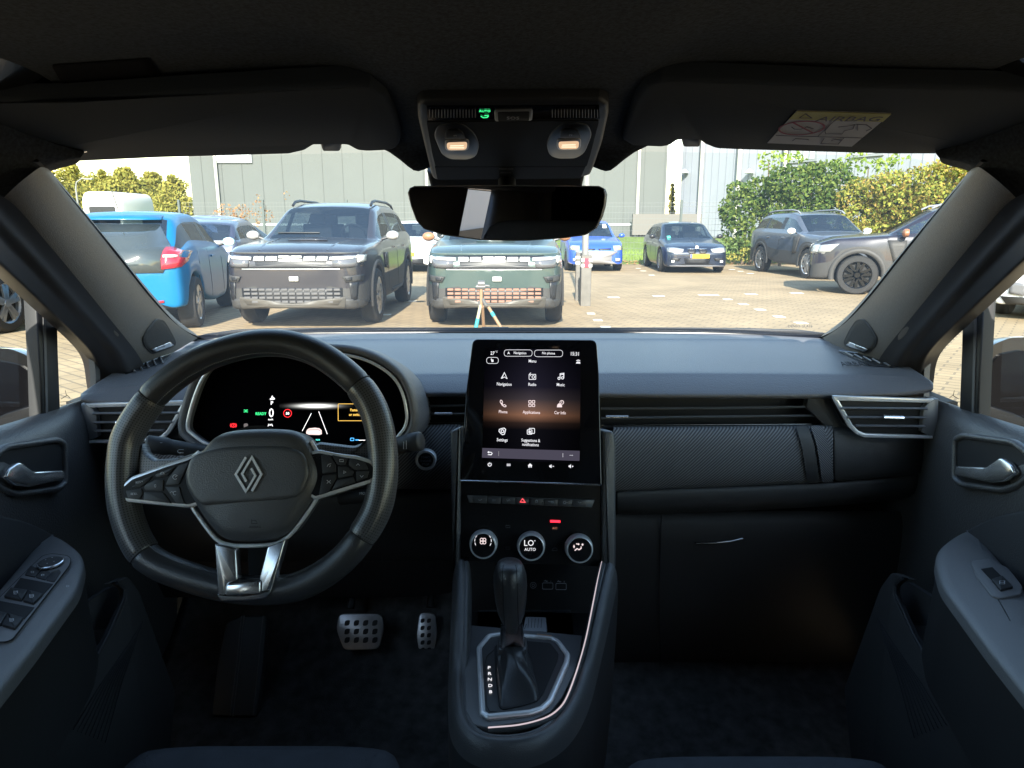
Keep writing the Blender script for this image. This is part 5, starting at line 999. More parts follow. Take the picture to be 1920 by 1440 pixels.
# white marker stones of the parking bays
mb = MB(); ms_ = [(190, 1128, 80), (510, 1118, 80), (865, 1112, 140), (1165, 1105, 80), (1490, 1098, 85), (1000, 1142, 58), (1112, 1177, 62), (1230, 1215, 70), (1365, 1265, 72), (1520, 1310, 80), (30, 1243, 55), (78, 1290, 62), (135, 1340, 70), (400, 940, 40), (460, 970, 40), (365, 922, 34), (1030, 930, 40), (1090, 942, 40), (1160, 958, 44)]
for x, y, w_ in ms_:
    p = gr(1100+x/3.79, 260+y/3.79); hw = w_/3.79/1300*p.y/2; hd = .075
    mb.add(boxgeo((p.x, p.y, -.02), hw*2, hd*2, .05))
for x, y, w_ in ((165, 585, 20), (770, 565, 16), (720, 590, 18)):
    p = gr(x, y); mb.add(boxgeo((p.x, p.y, -.02), .2, .12, .05))
o = mb.build('bay_markings', mat('white_stone', (.62, .60, .52), .8), smooth=False); o['kind'] = 'structure'

# ---------------------------------------------------------------- buildings
def panelwall(name, A, B, z0, z1, m, seam, pitch, label, cat='building', thick=8.0, lean=0):
    A, B = V(A), V(B); d = (B-A).normalized(); n = V((d.y, -d.x, 0)); L = (B-A).length
    t = thing(name, label, cat, (A+B)/2)
    vv = [A, B, B-n*thick, A-n*thick]; mk('wall', [V((p.x, p.y, z0)) for p in vv]+[V((p.x, p.y, z1)) for p in vv], [(0, 1, 5, 4), (1, 2, 6, 5), (2, 3, 7, 6), (3, 0, 4, 7), (4, 5, 6, 7)], m, t, smooth=False)
    mb = MB(); k = pitch*.6
    while k < L:
        c = A+d*k+n*.012; mb.add(boxgeo((c.x, c.y, (z0+z1)/2), .035, .02, z1-z0, (d, n, V((0, 0, 1))))); k += pitch
    mb.build('panel_seams', seam, t, smooth=False); return t, A, d, n
WALL1 = mat('grey_green_cladding', (.088, .098, .095), .6, noise=(.35, .05)); SEAM = mat('panel_joint', (.066, .075, .072), .6)
t1, A1, d1, n1 = panelwall('warehouse', (-20.5, 46, 0), (9.85, 46, 0), .3, 11, WALL1, SEAM, 1.28, 'grey green clad warehouse with white downpipes behind the fence')
def pipe(px, t, A, d, n, m=mat('white_pipe', (.42, .41, .38), .5), rad=.11):
    dr_ = ray(px, 350); # meet the wall in plan
    a = V((dr_.x, dr_.y)); k = (A.x*d.y-A.y*d.x)/(a.x*d.y-a.y*d.x); p = V((a.x*k, a.y*k, 0))+n*.13
    q_ = tube('downpipe', [p+V((0, 0, .4)), p+V((0, 0, 10.9))], rad, m, t, n=8); return p
for px in (409, 801, 1196): pipe(px, t1, A1, d1, n1)
def wallwin(t, A, d, n, s0, s1, z0, z1, bars, name='window'):
    c = A+d*((s0+s1)/2)+n*.05; f = box(name, (c.x, c.y, (z0+z1)/2), s1-s0, .12, z1-z0, mat('window_frame', (.22, .24, .26), .4), t, ax=(d, n, V((0, 0, 1))))
    for i in range(bars):
        w_ = (s1-s0-.15)/bars; cc_ = A+d*(s0+.075+w_*(i+.5))+n*.12; box('pane', (cc_.x, cc_.y, (z0+z1)/2), w_-.12, .02, z1-z0-.25, mat('white_pane', (.42, .46, .50), .15, coat=.5), f, ax=(d, n, V((0, 0, 1))))
wallwin(t1, A1, d1, n1, 20.5+(426-960)/1300*46, 20.5+(495-960)/1300*46, 1.25+(424-314)/1300*46, 1.25+(424-255)/1300*46, 2)
box('base_strip', (-5.3, 45.97, 1.35), 30, .05, .12, mat('pale_strip', (.5, .53, .52), .6), t1)
WALL2 = mat('pale_blue_cladding', (.27, .29, .33), .5, noise=(.4, .05)); SEAM2 = mat('panel_joint_pale', (.22, .24, .28), .5)
t2, A2, d2, n2 = panelwall('office_hall', (10.9, 46.5, 0), (21.5, 30, 0), .2, 12, WALL2, SEAM2, .55, 'pale blue ribbed hall with a row of small windows behind the shrubs', thick=10)
for px in (1316, 1386, 1471): pipe(px, t2, A2, d2, n2, rad=.14 if px == 1386 else .12)
for s0 in (8.0, 11.6): wallwin(t2, A2, d2, n2, s0, s0+1.7, 4.6, 5.6, 4)
lw = box('garden_wall', (11.6, 45.0, 1.35), 8.0, .3, 1.3, mat('dark_wall', (.14, .13, .12), .7), None); top(lw, 'low dark wall between the warehouse and the pale hall', 'wall')
for px in (1289, 1411):     # wall lamps
    dr_ = ray(px, 330); k = (A2.x*d2.y-A2.y*d2.x)/(dr_.x*d2.y-dr_.y*d2.x); p = V((dr_.x*k, dr_.y*k, 0))+n2*.3
    lathe('wall_lamp', (p.x, p.y, 1.25+(424-330)/1300*p.y), (0, 0, -1), [(.05, -.2), (.22, -.05), (.28, .02), (.2, .05), (0, .05)], mat('lamp_white', (.75, .75, .72), .4), t2, n=12)

# ---------------------------------------------------------------- fence
fe = thing('mesh_fence', 'grey green wire mesh fence standing along the grass verge', 'fence', (-2, 24.35, 0))
FM = mat('fence_wire', (.13, .145, .14), .5); x0f, x1f = -11.2, 9.4; YF = 24.35
mb = MB(); x = x0f
while x < x1f:
    mb.v += [V((x-.0025, YF, .06)), V((x+.0025, YF, .06)), V((x+.0025, YF, 2.05)), V((x-.0025, YF, 2.05))]; k = len(mb.v)-4; mb.f.append((k, k+1, k+2, k+3)); x += .11
for z in [.1+.2*i for i in range(10)]+[2.02]: mb.add(boxgeo(((x0f+x1f)/2, YF, z), x1f-x0f, .008, .008))
mb.build('mesh_panel', FM, fe, smooth=False)
x = 5.77-2.85*6
while x < x1f+.2: box('fence_post', (x, YF, 1.05), .07, .07, 2.15, mat('fence_post_green', (.07, .09, .085), .5), fe); x += 2.85

# ---------------------------------------------------------------- foliage
def leafmat(name, cols, seed=0):
    m = mat(name, cols[0], .75, spec=.25); nt = m.node_tree; b = nt.nodes['Principled BSDF']; ge = nd(nt, 'ShaderNodeNewGeometry'); cr = nd(nt, 'ShaderNodeValToRGB'); r_ = cr.color_ramp
    r_.elements[0].color = (*cols[0], 1); r_.elements[1].color = (*cols[-1], 1)
    for i, c in enumerate(cols[1:-1]): e = r_.elements.new((i+1)/(len(cols)-1)); e.color = (*c, 1)
    nt.links.new(ge.outputs['Random Per Island'], cr.inputs[0]); nt.links.new(cr.outputs[0], b.inputs['Base Color'])
    
    out = nt.nodes['Material Output']; tl = nd(nt, 'ShaderNodeBsdfTranslucent'); ms = nd(nt, 'ShaderNodeMixShader'); ms.inputs[0].default_value = .4
    nt.links.new(cr.outputs[0], tl.inputs[0]); nt.links.new(b.outputs[0], ms.inputs[1]); nt.links.new(tl.outputs[0], ms.inputs[2]); nt.links.new(ms.outputs[0], out.inputs[0]); return m
BARK = mat('bark', (.12, .09, .06), .9, noise=(8, .3))
def leaves(mb, c, rad, n, s, rng, flat=1.0, shell=.55):
    for _ in range(n):
        d = V((rng.gauss(0, 1), rng.gauss(0, 1), rng.gauss(0, 1))).normalized(); r_ = rng.uniform(shell, 1)**.6
        p = V(c)+V((d.x*rad[0], d.y*rad[1], d.z*rad[2]))*r_; a = V((rng.gauss(0, 1), rng.gauss(0, 1), rng.gauss(0, 1))).normalized(); a = (a+d*.8).normalized(); u = a.orthogonal().normalized(); u = Matrix.Rotation(rng.uniform(0, 6.3), 3, a) @ u; v = a.cross(u)
        w_ = s*rng.uniform(.6, 1.2); k = len(mb.v); mb.v += [p-u*w_, p+v*w_*.55, p+u*w_, p-v*w_*.55]; mb.f.append((k, k+1, k+2, k+3))
def rawmesh(name, mb, m, par):
    org = ORG[par] if par else V(); me = bpy.data.meshes.new(name); me.from_pydata([tuple(V(p)-org) for p in mb.v], [], mb.f); me.materials.append(m); o = bpy.data.objects.new(name, me); COL.objects.link(o)
    if par: o.parent = par
    return o
L1 = leafmat('leaf_yellow_green', [(.28, .29, .06), (.34, .32, .07), (.42, .36, .08), (.30, .30, .065)])
L2 = leafmat('leaf_dark_green', [(.04, .08, .02), (.08, .14, .03), (.14, .20, .04), (.22, .26, .06)])
L3 = leafmat('leaf_hedge', [(.12, .17, .03), (.28, .32, .05), (.40, .38, .07), (.42, .27, .08), (.22, .28, .05)])
L4 = leafmat('leaf_fresh', [(.16, .26, .04), (.30, .38, .07)])
L5 = leafmat('leaf_rust', [(.42, .20, .08), (.50, .28, .14), (.30, .22, .10)])
def tree(lab, px, D, ytop, ybase, wpx, m, n=1500, s=.16, shape='pear', group=None, z0=.4):
    x = (px-960)/1300*D; zt = CH+(424-ytop)/1300*D; W = wpx/1300*D/2; rng = random.Random(int(px*7+D))
    t = thing('tree', lab, 'tree', (x, D, z0), group=group); H = zt-z0
    mb = MB(); nc = 20
    for i in range(nc):
        f_ = (i+.5)/nc; h = z0+H*(.18+.80*f_); ww = W*(sin(pi*min(1, .25+f_*.72))**.7)*(1 if shape == 'pear' else (1.1-f_))
        for q in range(3):
            a = rng.uniform(0, 6.28); o_ = ww*rng.uniform(.1, .6); rr = max(.12, ww*rng.uniform(.35, .6)); leaves(mb, (x+cos(a)*o_, D+sin(a)*o_, h+rng.uniform(-.1, .1)*H), (rr, rr, rr*.9), n//(nc*3), s, rng, shell=.3)
    rawmesh('crown', mb, m, t); tube('trunk', [V((x, D, z0-.3)), V((x+.05, D, z0+H*.3)), V((x, D, z0+H*.8))], [.14, .11, .04], BARK, t, n=8); return t
for i, (px, yt, w_) in enumerate(((100, 325, 50), (125, 328, 46), (168, 322, 50), (222, 334, 48), (268, 326, 52), (308, 334, 42), (347, 342, 46), (195, 350, 50), (245, 352, 50), (290, 350, 46), (330, 356, 46))):
    labs = ['yellow green roadside tree beside the driver side pillar', 'yellow green roadside tree, first clear crown past the pillar', 'yellow green roadside tree just behind the street lamp', 'yellow green roadside tree above the white camper van', 'tallest yellow green roadside tree past the camper van', 'small yellow green roadside tree second from the warehouse corner', 'low yellow green roadside tree next to the warehouse corner', 'shorter roadside tree filling behind the street lamp', 'shorter roadside tree filling behind the camper roof', 'shorter roadside tree filling right of the camper van', 'shorter roadside tree filling towards the warehouse corner']
    tree(labs[i], px, 60+(i % 3)*1.5+(4 if i > 6 else 0), yt, 400, w_*2.0, L1, n=6500, s=.17, group='roadside trees', z0=.2)
tree('small golden conifer in the gap between the two buildings', 1250, 50, 354, 400, 26, L1, n=900, s=.14, shape='cone', z0=.4)
def bush(name, lab, cat, blobs, m, s, dens, stem=True, group=None):
    """blobs: (px, D, y, radius px, flattening)"""
    p0 = blobs[0]; x = (p0[0]-960)/1300*p0[1]; t = thing(name, lab, cat, (x, p0[1], 0), group=group); mb = MB(); rng = random.Random(int(p0[0]))
    for px, D, y, rp, fl_ in blobs:
        c = V(((px-960)/1300*D, D, CH+(424-y)/1300*D)); r_ = rp/1300*D; leaves(mb, c, (r_, r_*.8, r_*fl_), int(dens*r_*r_), s, rng)
    rawmesh('foliage', mb, m, t)
    if stem:
        sm = MB()
        for px, D, y, rp, fl_ in blobs[::2]:
            c = V(((px-960)/1300*D, D, CH+(424-y)/1300*D)); b0 = V((c.x*.9+x*.1, D, 0)); sm.add(tubegeo([b0, b0.lerp(c, .5)+V((.1, 0, 0)), c], [.05, .035, .015], 6))
        sm.build('stem', BARK, t)
    return t
rng = random.Random(5)
bush('shrub', 'loose dark green shrub with twiggy branches beside the fence end', 'shrub', [(1385, 23.4, 430, 42, 1.2), (1375, 23.2, 395, 40, .9), (1410, 23.2, 365, 38, .8), (1368, 23.6, 362, 22, .8), (1400, 23.2, 450, 30, .9), (1355, 23.3, 400, 18, 1), (1440, 23, 385, 36, 1)], L2, .075, 1700)
bush('shrub', 'broad green shrub behind the grey parked off-roader', 'shrub', [(1455, 22.6, 350, 44, .8), (1490, 22.6, 365, 48, 1), (1530, 22.4, 350, 48, .9), (1470, 22.6, 420, 50, 1), (1530, 22.4, 410, 50, 1), (1560, 22.2, 370, 42, 1), (1500, 22.6, 330, 26, .7)], L2, .075, 1700)
bush('tree', 'thin fresh green saplings rising above the dark shrub', 'tree', [(1420, 25, 310, 24, .7), (1455, 25, 296, 22, .8), (1440, 25, 330, 18, .6), (1475, 25, 306, 14, .5)], L4, .09, 300)
bush('tree', 'pale green sapling crown hanging below the sticker visor', 'tree', [(1550, 24, 315, 20, .6), (1575, 24, 302, 20, .6), (1600, 24, 320, 22, .6), (1545, 24, 328, 14, .5)], L4, .09, 300)
tb = bush('tree', 'leafy saplings under the visor end beside the hedge', 'tree', [(1630, 24, 318, 22, .6), (1655, 24, 305, 18, .6), (1640, 24, 335, 20, .6)], L4, .09, 300)
hb = []
for i in range(22):
    f_ = i/21; px = 1575+f_*330; yt = 345-f_*72
    D = 21.5-f_*3.8
    for k in range(3): hb.append((px+rng.uniform(-6, 6), D+rng.uniform(-.3, .3), yt+26+k*42+rng.uniform(-5, 5), 32, .9))
bush('hedge', 'tall clipped yellow green hedge with orange tints behind the brown mirrored car', 'hedge', hb, L3, .062, 1300, stem=False)
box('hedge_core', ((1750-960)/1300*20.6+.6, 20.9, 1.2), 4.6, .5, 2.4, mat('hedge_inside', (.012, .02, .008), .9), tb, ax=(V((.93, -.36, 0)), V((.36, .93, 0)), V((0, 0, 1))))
bush('climbing_plant', 'rust coloured dry creeper growing on the fence behind the grey car', 'creeper', [(440, 24.6, 398, 16, 1), (470, 24.6, 400, 18, .9), (500, 24.6, 393, 14, 1.2), (455, 24.6, 412, 16, .8), (486, 24.6, 412, 16, 1), (503, 24.6, 376, 6, 2), (425, 24.6, 405, 12, 1), (552, 24.6, 372, 6, 1.5), (515, 24.6, 405, 12, 1)], L5, .05, 700, stem=False)
bush('shrub', 'small green shrub at the foot of the fence end', 'shrub', [(1395, 22.9, 475, 20, .7), (1370, 23.2, 480, 14, .6), (1415, 22.7, 478, 14, .8)], L1, .05, 900, stem=False)

# ---------------------------------------------------------------- lamp posts, guard posts, tripod
LM = mat('lamp_post_grey', (.22, .22, .21), .45, noise=(5, .05))
lp = thing('lamp_post', 'pale round lamp post rising between two guard posts behind the mirror', 'lamp post', gr(1095, 571))
b0 = gr(1095, 571); tube('post', [b0, b0+V((0, 0, 1.1)), b0+V((0, 0, 4.6))], [.055, .055, .035], LM, lp, n=12); box('lamp_head', b0+V((0, 0, 4.62)), .60, .18, .07, LM, lp, bev=.02)
WOODP = mat('weathered_post', (.14, .13, .115), .8, noise=(9, .15))
for lab, px, py, w_, r1 in (('nearer weathered guard post with red reflector in front of the lamp post', 1097, 573, 19, 1), ('further slim weathered guard post beside the lamp post', 1084, 563, 12, 0)):
    c = gr(px, py); W = w_/1300*c.y; t = thing('guard_post', lab, 'guard post', c, group='guard posts'); h = .80
    pm2 = slab_ab('post', rnd([(-W/2, -W/2), (W/2, -W/2), (W/2, W/2), (-W/2, W/2)], .02, 2), Pl(c+V((0, 0, h)), (0, 0, 1)), h, WOODP, t, bev=.01)
    for k, z in enumerate((.73, .64)): box('reflector_band', c+V((0, 0, z)), W+.012, W+.012, .045, mat('reflector_white', (.7, .7, .68), .4), t)
    if r1: box('red_reflector', c+V((-.0, -W/2-.008, .685)), .07, .012, .14, mat('reflector_red', (.65, .05, .08), .3), t)
sl = thing('street_lamp', 'slender street lamp with curved arm in front of the roadside trees', 'street lamp', ((172-960)/1300*48, 48, .2))
q0 = V(((172-960)/1300*48, 48, .2)); tube('pole', [q0, q0+V((0, 0, 3.5)), q0+V((.1, 0, 3.9)), q0+V((.5, 0, 4.15)), q0+V((.9, 0, 4.1))], [.08, .06, .05, .05, .05], LM, sl, n=8); box('lamp_head', q0+V((.95, 0, 4.1)), .5, .2, .1, LM, sl, bev=.02)
z9 = lambda x, y: (860+x/9, 480+y/9); TD = 7.2
def TP(x, y, D=TD): return PY(*z9(x, y), D)
hd = TP(380, 600); tp_ = thing('tripod', 'wooden tripod with turquoise taped legs standing before the green car', 'tripod', V((hd.x, TD, 0)))
WD = mat('tripod_wood', (.26, .16, .09), .5); TQ = mat('turquoise_tape', (.03, .25, .28), .5); CRM = mat('cream_tape', (.34, .31, .2), .6)
def leg(p, dx, dy, m1, tape):
    foot = V((hd.x+dx, TD+dy, 0)); a = p; L = tube('leg', [a, foot], .018, m1, tp_, n=8)
    tube('tape', [a.lerp(foot, tape[0]), a.lerp(foot, tape[1])], .021, TQ, L, n=8)
leg(TP(370, 830), -.10, -.25, CRM, (.30, .62)); leg(TP(400, 850), .02, .30, WD, (.80, .9)); leg(TP(500, 860), .34, -.05, WD, (.12, .22))
tube('centre_column', [TP(380, 540), TP(380, 880)], .018, WD, tp_, n=8); GH = mat('tripod_head_grey', (.10, .10, .10), .4)
for a, b, r_ in (((300, 520), (450, 520), .03), ((330, 470), (440, 470), .035), ((440, 500), (520, 510), .014), ((395, 720), (460, 830), .02), ((360, 760), (345, 830), .016)): tube('clamp', [TP(*a), TP(*b)], r_, GH, tp_, n=10)
# ================================================================ PARKED CARS (built in their own axes: x forward, y left, z up)
TYRE = mat('tyre', (.022, .021, .020), .8); RIMS = mat('alloy_silver', (.55, .55, .56), .3, metal=.8); RIMD = mat('alloy_dark', (.05, .05, .055), .3, metal=.6)
CGL = glass('car_window_glass', (.42, .48, .50), .22, .01); CLAD = mat('grey_cladding', (.042, .040, .038), .6); BLK = mat('car_black_trim', (.015, .015, .017), .45)
HLG = mat('headlamp_glass', (.30, .31, .32), .1, coat=1); HLD = mat('headlamp_dark', (.10, .10, .11), .12, coat=1); TLR = mat('tail_lamp_red', (.55, .015, .03), .15, coat=1)
PLY = mat('plate_yellow', (.80, .52, .02), .45); WHT = mat('white_mark', (.75, .75, .73), .35); SKID = mat('skid_plate', (.085, .077, .066), .5); ORN = mat('indicator_orange', (.8, .3, .04), .3)
DRL = mat('lamp_strip_white', (.65, .65, .63), .25, coat=1); CHR = mat('car_chrome', (.75, .75, .76), .15, metal=1)
def paint(n, c, metal=.35, rough=.3): return mat(n, c, rough, metal=metal, coat=.65, coatr=.06)
def lerpf(pts, x):
    pts = sorted(pts)
    if x <= pts[0][0]: return pts[0][1]
    for (a, b), (c, d) in zip(pts, pts[1:]):
        if x <= c: return b+(d-b)*(x-a)/(c-a)
    return pts[-1][1]
class Car:
    def __init__(s, kind, label, L, W, axles, r, topp, belt, pm, roofx, cowl, tailx, pillars, sill=.24, nose=.26, group='cars parked in the yard', tumble=.76, cladh=0, cat='car', roofblack=False):
        s.root = thing(kind, label, cat, (0, 0, 0), group=group); s.L, s.W, s.ax, s.r, s.pm = L, W, axles, r, pm
        Ra = r*1.17; h = L/2
        xs = {h, h-.05, h-.14, h-.32, -h, -h+.05, -h+.14, -h+.3, cowl, cowl+.04, cowl-.06, roofx, roofx+.12, roofx-.15, tailx, tailx-.10, tailx+.12}
        for a in axles:
            for q in (-1.02, -1, -.85, -.6, -.3, 0, .3, .6, .85, 1, 1.02): xs.add(a+q*Ra)
        for a, b in pillars: xs |= {a, b}
        xs = sorted(x for x in xs if -h <= x <= h); keep = [xs[0]]
        for x in xs[1:]:
            if x-keep[-1] > .012: keep.append(x)
        xs = keep[::-1]; n_ = len(xs); rings = []
        for x in xs:
            zb = sill if abs(x) < h-.4 else nose
            for a in axles:
                if abs(x-a) <= Ra*1.001: zb = max(zb, r+sqrt(max(0, Ra*Ra-(x-a)**2))*.98)
            w_ = W/2*lerpf([(-h, .84), (-h+.06, .92), (-h+.3, .975), (-h+.8, 1), (h-.9, 1), (h-.35, .97), (h-.12, .91), (h-.04, .84), (h, .76)], x)
            bz = lerpf(belt, x); tz = max(lerpf(topp, x), bz+.035); cab = tailx-.01 <= x <= cowl
            wl = w_*(.93 if cab else .90); wh = W/2*tumble if tz > bz+.25 else w_*(.86 if cab else .82)
            f_ = min(1, max(0, (tz-bz-.035)/.45)); wh = w_*.86*(1-f_)+W/2*tumble*f_
            zb = min(zb, bz-.10)
            rings.append([V((x, 0, zb+.02)), V((x, w_*.62, zb+.02)), V((x, w_*.97, zb)), V((x, w_, zb+.035)), V((x, w_*1.0, zb+(bz-zb)*.45)), V((x, w_*.985, bz-.09)), V((x, w_*.955, bz)), V((x, wl, bz+.018)), V((x, wh, max(tz-.07, bz+.026))), V((x, wh*.93, max(tz-.012, bz+.03))), V((x, wh*.5, tz+.012)), V((x, 0, tz+.018))])
        full = [rg_+[V((p.x, -p.y, p.z)) for p in rg_[-2:0:-1]] for rg_ in rings]; nr = len(full[0])
        def capr(rg_, dx, k):
            zc = sum(p.z for p in rg_)/nr; return [V((p.x+dx, p.y*k, zc+(p.z-zc)*k)) for p in rg_]
        full = [capr(full[0], .015, .7)]+full+[capr(full[-1], -.015, .7)]; xs2 = [h+.01]+xs+[-h-.01]
        vv, ff = loft(full); me = bpy.data.meshes.new('b'); me.from_pydata([tuple(p) for p in vv], [], ff)
        mi = []
        for i in range(len(full)-1):
            xa, xb = xs2[i], xs2[i+1]; xm = (xa+xb)/2
            for j in range(nr):
                jj = j if j < 11 else nr-1-j      # mirrored band index 0..10
                m_ = 0
                if jj in (0, 1): m_ = 2
                elif jj in (2,) or (jj == 3 and cladh): m_ = 3 if cladh else 0
                if jj == 7 and tailx+.0 < xm < cowl+.02:
                    m_ = 1
                    for a, b in pillars:
                        if a-.001 <= xm <= b+.001: m_ = 2
                    if xm > roofx+.12 and (cowl-xm) < .10: m_ = 0
                if jj in (9, 10) and ((roofx < xm < cowl) or (tailx-.10 > -9 and s.rear(xm, topp, tailx, h))): m_ = 1
                if jj in (8, 9, 10) and roofblack and tailx < xm < roofx: m_ = 2
                mi.append(m_)
        mi += [0, 0]; me.polygons.foreach_set('material_index', mi)
        ob = bpy.data.objects.new('b', me); COL.objects.link(ob); sm = ob.modifiers.new('s', 'SUBSURF'); sm.levels = 2; bpy.context.view_layer.update()
        ev = bpy.data.meshes.new_from_object(ob.evaluated_get(bpy.context.evaluated_depsgraph_get())); bpy.data.objects.remove(ob)
        V_ = [v.co.copy() for v in ev.vertices]; P_ = [(tuple(p.vertices), p.material_index) for p in ev.polygons]; s.bvh = BVHTree.FromPolygons(V_, [p for p, _ in P_]); bpy.data.meshes.remove(ev)
        def sub(name, polys, m):
            ids = {}; vs_ = []; fs = []
            for p in polys:
                f_ = []
                for i in p:
                    if i not in ids: ids[i] = len(vs_); vs_.append(V_[i])
                    f_.append(ids[i])
                fs.append(tuple(f_))
            return mk(name, vs_, fs, m, s.root, ang=0)
        s.body = sub('body', [p for p, m in P_ if m == 0], pm); sub('underbody', [p for p, m in P_ if m == 2], BLK)
        if cladh: sub('lower_cladding', [p for p, m in P_ if m == 3], CLAD)
        gl_ = [p for p, m in P_ if m == 1]; par = {}
        def fnd(a):
            while par.setdefault(a, a) != a: par[a] = par[par[a]]; a = par[a]
            return a
        for p in gl_:
            for i in p[1:]: par[fnd(i)] = fnd(p[0])
        isl = {}
        for p in gl_: isl.setdefault(fnd(p[0]), []).append(p)
        for ps in isl.values():
            c = sum((V_[i] for p in ps for i in p), V())/sum(len(p) for p in ps)
            sub('side_window' if abs(c.y) > .25 else 'windscreen' if c.x > -.3 else 'rear_window', ps, CGL)
        bz = lerpf(belt, 0); mb = MB(); mb.add(boxgeo(((cowl+tailx)/2, 0, bz-.12), cowl-tailx-.25, W*.86, .10))
        for x_ in (cowl-1.35, cowl-2.15):
            for y_ in (-.36, .36): mb.add(boxgeo((x_, y_, bz+.02), .12, .46, .42)); mb.add(boxgeo((x_, y_, bz+.30), .08, .24, .16))
        mb.add(boxgeo((cowl-.35, 0, bz-.04), .40, W*.80, .10)); mb.build('cabin_interior', mat('interior_dark', (.03, .03, .032), .8), s.root, bev=.03)
        if cowl > .5: tube('steering_wheel', [V((cowl-.62+.09*sin(q*pi/8), .36+.18*cos(q*pi/8), bz+.06+.16*sin(q*pi/8))) for q in range(16)], .016, mat('interior_dark', (.03, .03, .032), .8), s.root, n=6, closed=True)
    def rear(s, xm, topp, tailx, h): return tailx-.0 < xm < s_roofend(topp) if False else (xm < s_re(topp) and xm > -h+.10)
    def rim(s): pass
    def wheels(s, dark=False): pass
    def ray(s, d, a, b):
        o, dv = {'f': (V((6, a, b)), V((-1, 0, 0))), 'r': (V((-6, a, b)), V((1, 0, 0))), 'l': (V((a, 4, b)), V((0, -1, 0))), 'b': (V((a, -4, b)), V((0, 1, 0))), 't': (V((a, b, 4)), V((0, 0, -1)))}[d]
        h = s.bvh.ray_cast(o, dv)
        if h[0] is None:
            q = s.bvh.find_nearest(o+dv*(6-s.L/2+.1 if d in 'fr' else 4-s.W/2)); return q[0], -dv
        return h[0], -dv
    def patch(s, name, pts, d, m, off=.010, th=.012, par=None, nseg=3):
        P = []
        for i in range(len(pts)):
            a, b = V(pts[i]), V(pts[(i+1) % len(pts)])
            for k in range(nseg): P.append(a.lerp(b, k/nseg))
        c = sum((p for p in P), V((0, 0)))/len(P); inner = [c+(p-c)*.5 for p in P]; R_ = []
        for L_ in (P, inner):
            R_.append([(lambda h: h[0]+h[1]*off)(s.ray(d, p.x, p.y)) for p in L_])
        h = s.ray(d, c.x, c.y); vv = R_[0]+R_[1]+[h[0]+h[1]*off]; n = len(P); ff = [(i, (i+1) % n, n+(i+1) % n, n+i) for i in range(n)]+[(n+i, n+(i+1) % n, 2*n) for i in range(n)]
        return mk(name, vv, ff, m, par or s.root, sol=th, ang=0)
    def both(s, name, pts, d, m, **k):
        r1 = s.patch(name, pts, d, m, **k)
        if d in 'fr': s.patch(name, [(-a, b) for a, b in pts], d, m, **k)
        else: s.patch(name, pts, 'b' if d == 'l' else 'l', m, **k)
    def line(s, name, pts, d, m, r=.006, off=.002, par=None):
        return tube(name, [(lambda h: h[0]+h[1]*off)(s.ray(d, *p)) for p in pts], r, m, par or s.root, n=5)
    def wheel(s, style, m, sides=(1, -1)):
        r = s.r; w_ = .21
        proto = None
        for a in s.ax:
            for sd_ in sides:
                c = V((a, sd_*(s.W/2-.105), r))
                if proto and proto[2] == sd_:
                    t2 = proto[0].copy(); COL.objects.link(t2); t2.location = proto[0].location+V((a-proto[1], 0, 0))
                    for ch in proto[0].children:
                        c2_ = ch.copy(); COL.objects.link(c2_); c2_.parent = t2
                    continue
                ty = lathe('wheel', c, (0, sd_, 0), [(r*.62, -w_/2), (r*.93, -w_/2), (r*.99, -w_*.36), (r, 0), (r*.99, w_*.36), (r*.93, w_/2), (r*.70, w_/2+.004), (r*.67, w_*.40), (r*.64, w_*.15)], TYRE, s.root, n=36)
                lathe('rim_barrel', c+V((0, sd_*w_*.10, 0)), (0, sd_, 0), [(r*.66, -.02), (r*.66, 0), (0, 0)], BLK, ty, n=24)
                mb = MB(); pl = Pl(c+V((0, sd_*(w_/2-.004), 0)), (0, sd_, 0))
                A = [(r*.70*cos(R(q*12)), r*.70*sin(R(q*12))) for q in range(30)]; B = [(a_*.90, b_*.90) for a_, b_ in A]
                mb.add(loft([[pl.w(*p, .0) for p in A], [pl.w(*p, -.02) for p in B], [pl.w(*p, -.06) for p in B]], cap0=False, cap1=False))
                ns_ = {'five': 5, 'six': 6, 'ten': 10}[style]
                for q in range(ns_):
                    an = 2*pi*q/ns_+.3
                    for dd in ((-.14, .14) if style != 'ten' else (0,)):
                        a0, a1 = an+dd*.5, an+dd*(1.6 if style == 'six' else 1.2); w1, w2 = (.030, .024) if style != 'ten' else (.02, .016)
                        u0, u1 = V((cos(a0), sin(a0))), V((cos(a1), sin(a1))); nn = V((-u1.y, u1.x)); q4 = [u0*r*.10-nn*w1, u0*r*.10+nn*w1, u1*r*.66+nn*w2, u1*r*.66-nn*w2]
                        mb.add(loft([[pl.w(p.x, p.y, -.03) for p in q4], [pl.w(p.x, p.y, -.006) for p in q4]]))
                mb.add(loft([[pl.w(r*.14*cos(q*.52), r*.14*sin(q*.52), -.03) for q in range(12)], [pl.w(r*.14*cos(q*.52), r*.14*sin(q*.52), 0) for q in range(12)]]))
                mb.build('rim', m, ty, ang=30)
                proto = (ty, a, sd_) if sd_ == sides[0] else proto
    def arches(s, m, wd=.07):
        for a in s.ax:
            for sd_ in (1, -1):
                Ra = s.r*1.17; P = [V((a+(Ra+wd*.3)*cos(R(q)), sd_*(s.W/2-.012), s.r+(Ra+wd*.3)*sin(R(q)))) for q in range(-12, 193, 12)]
                tube('arch_trim', P, wd*.55, m, s.root, n=8, up=(0, sd_, 0), flat=.5)
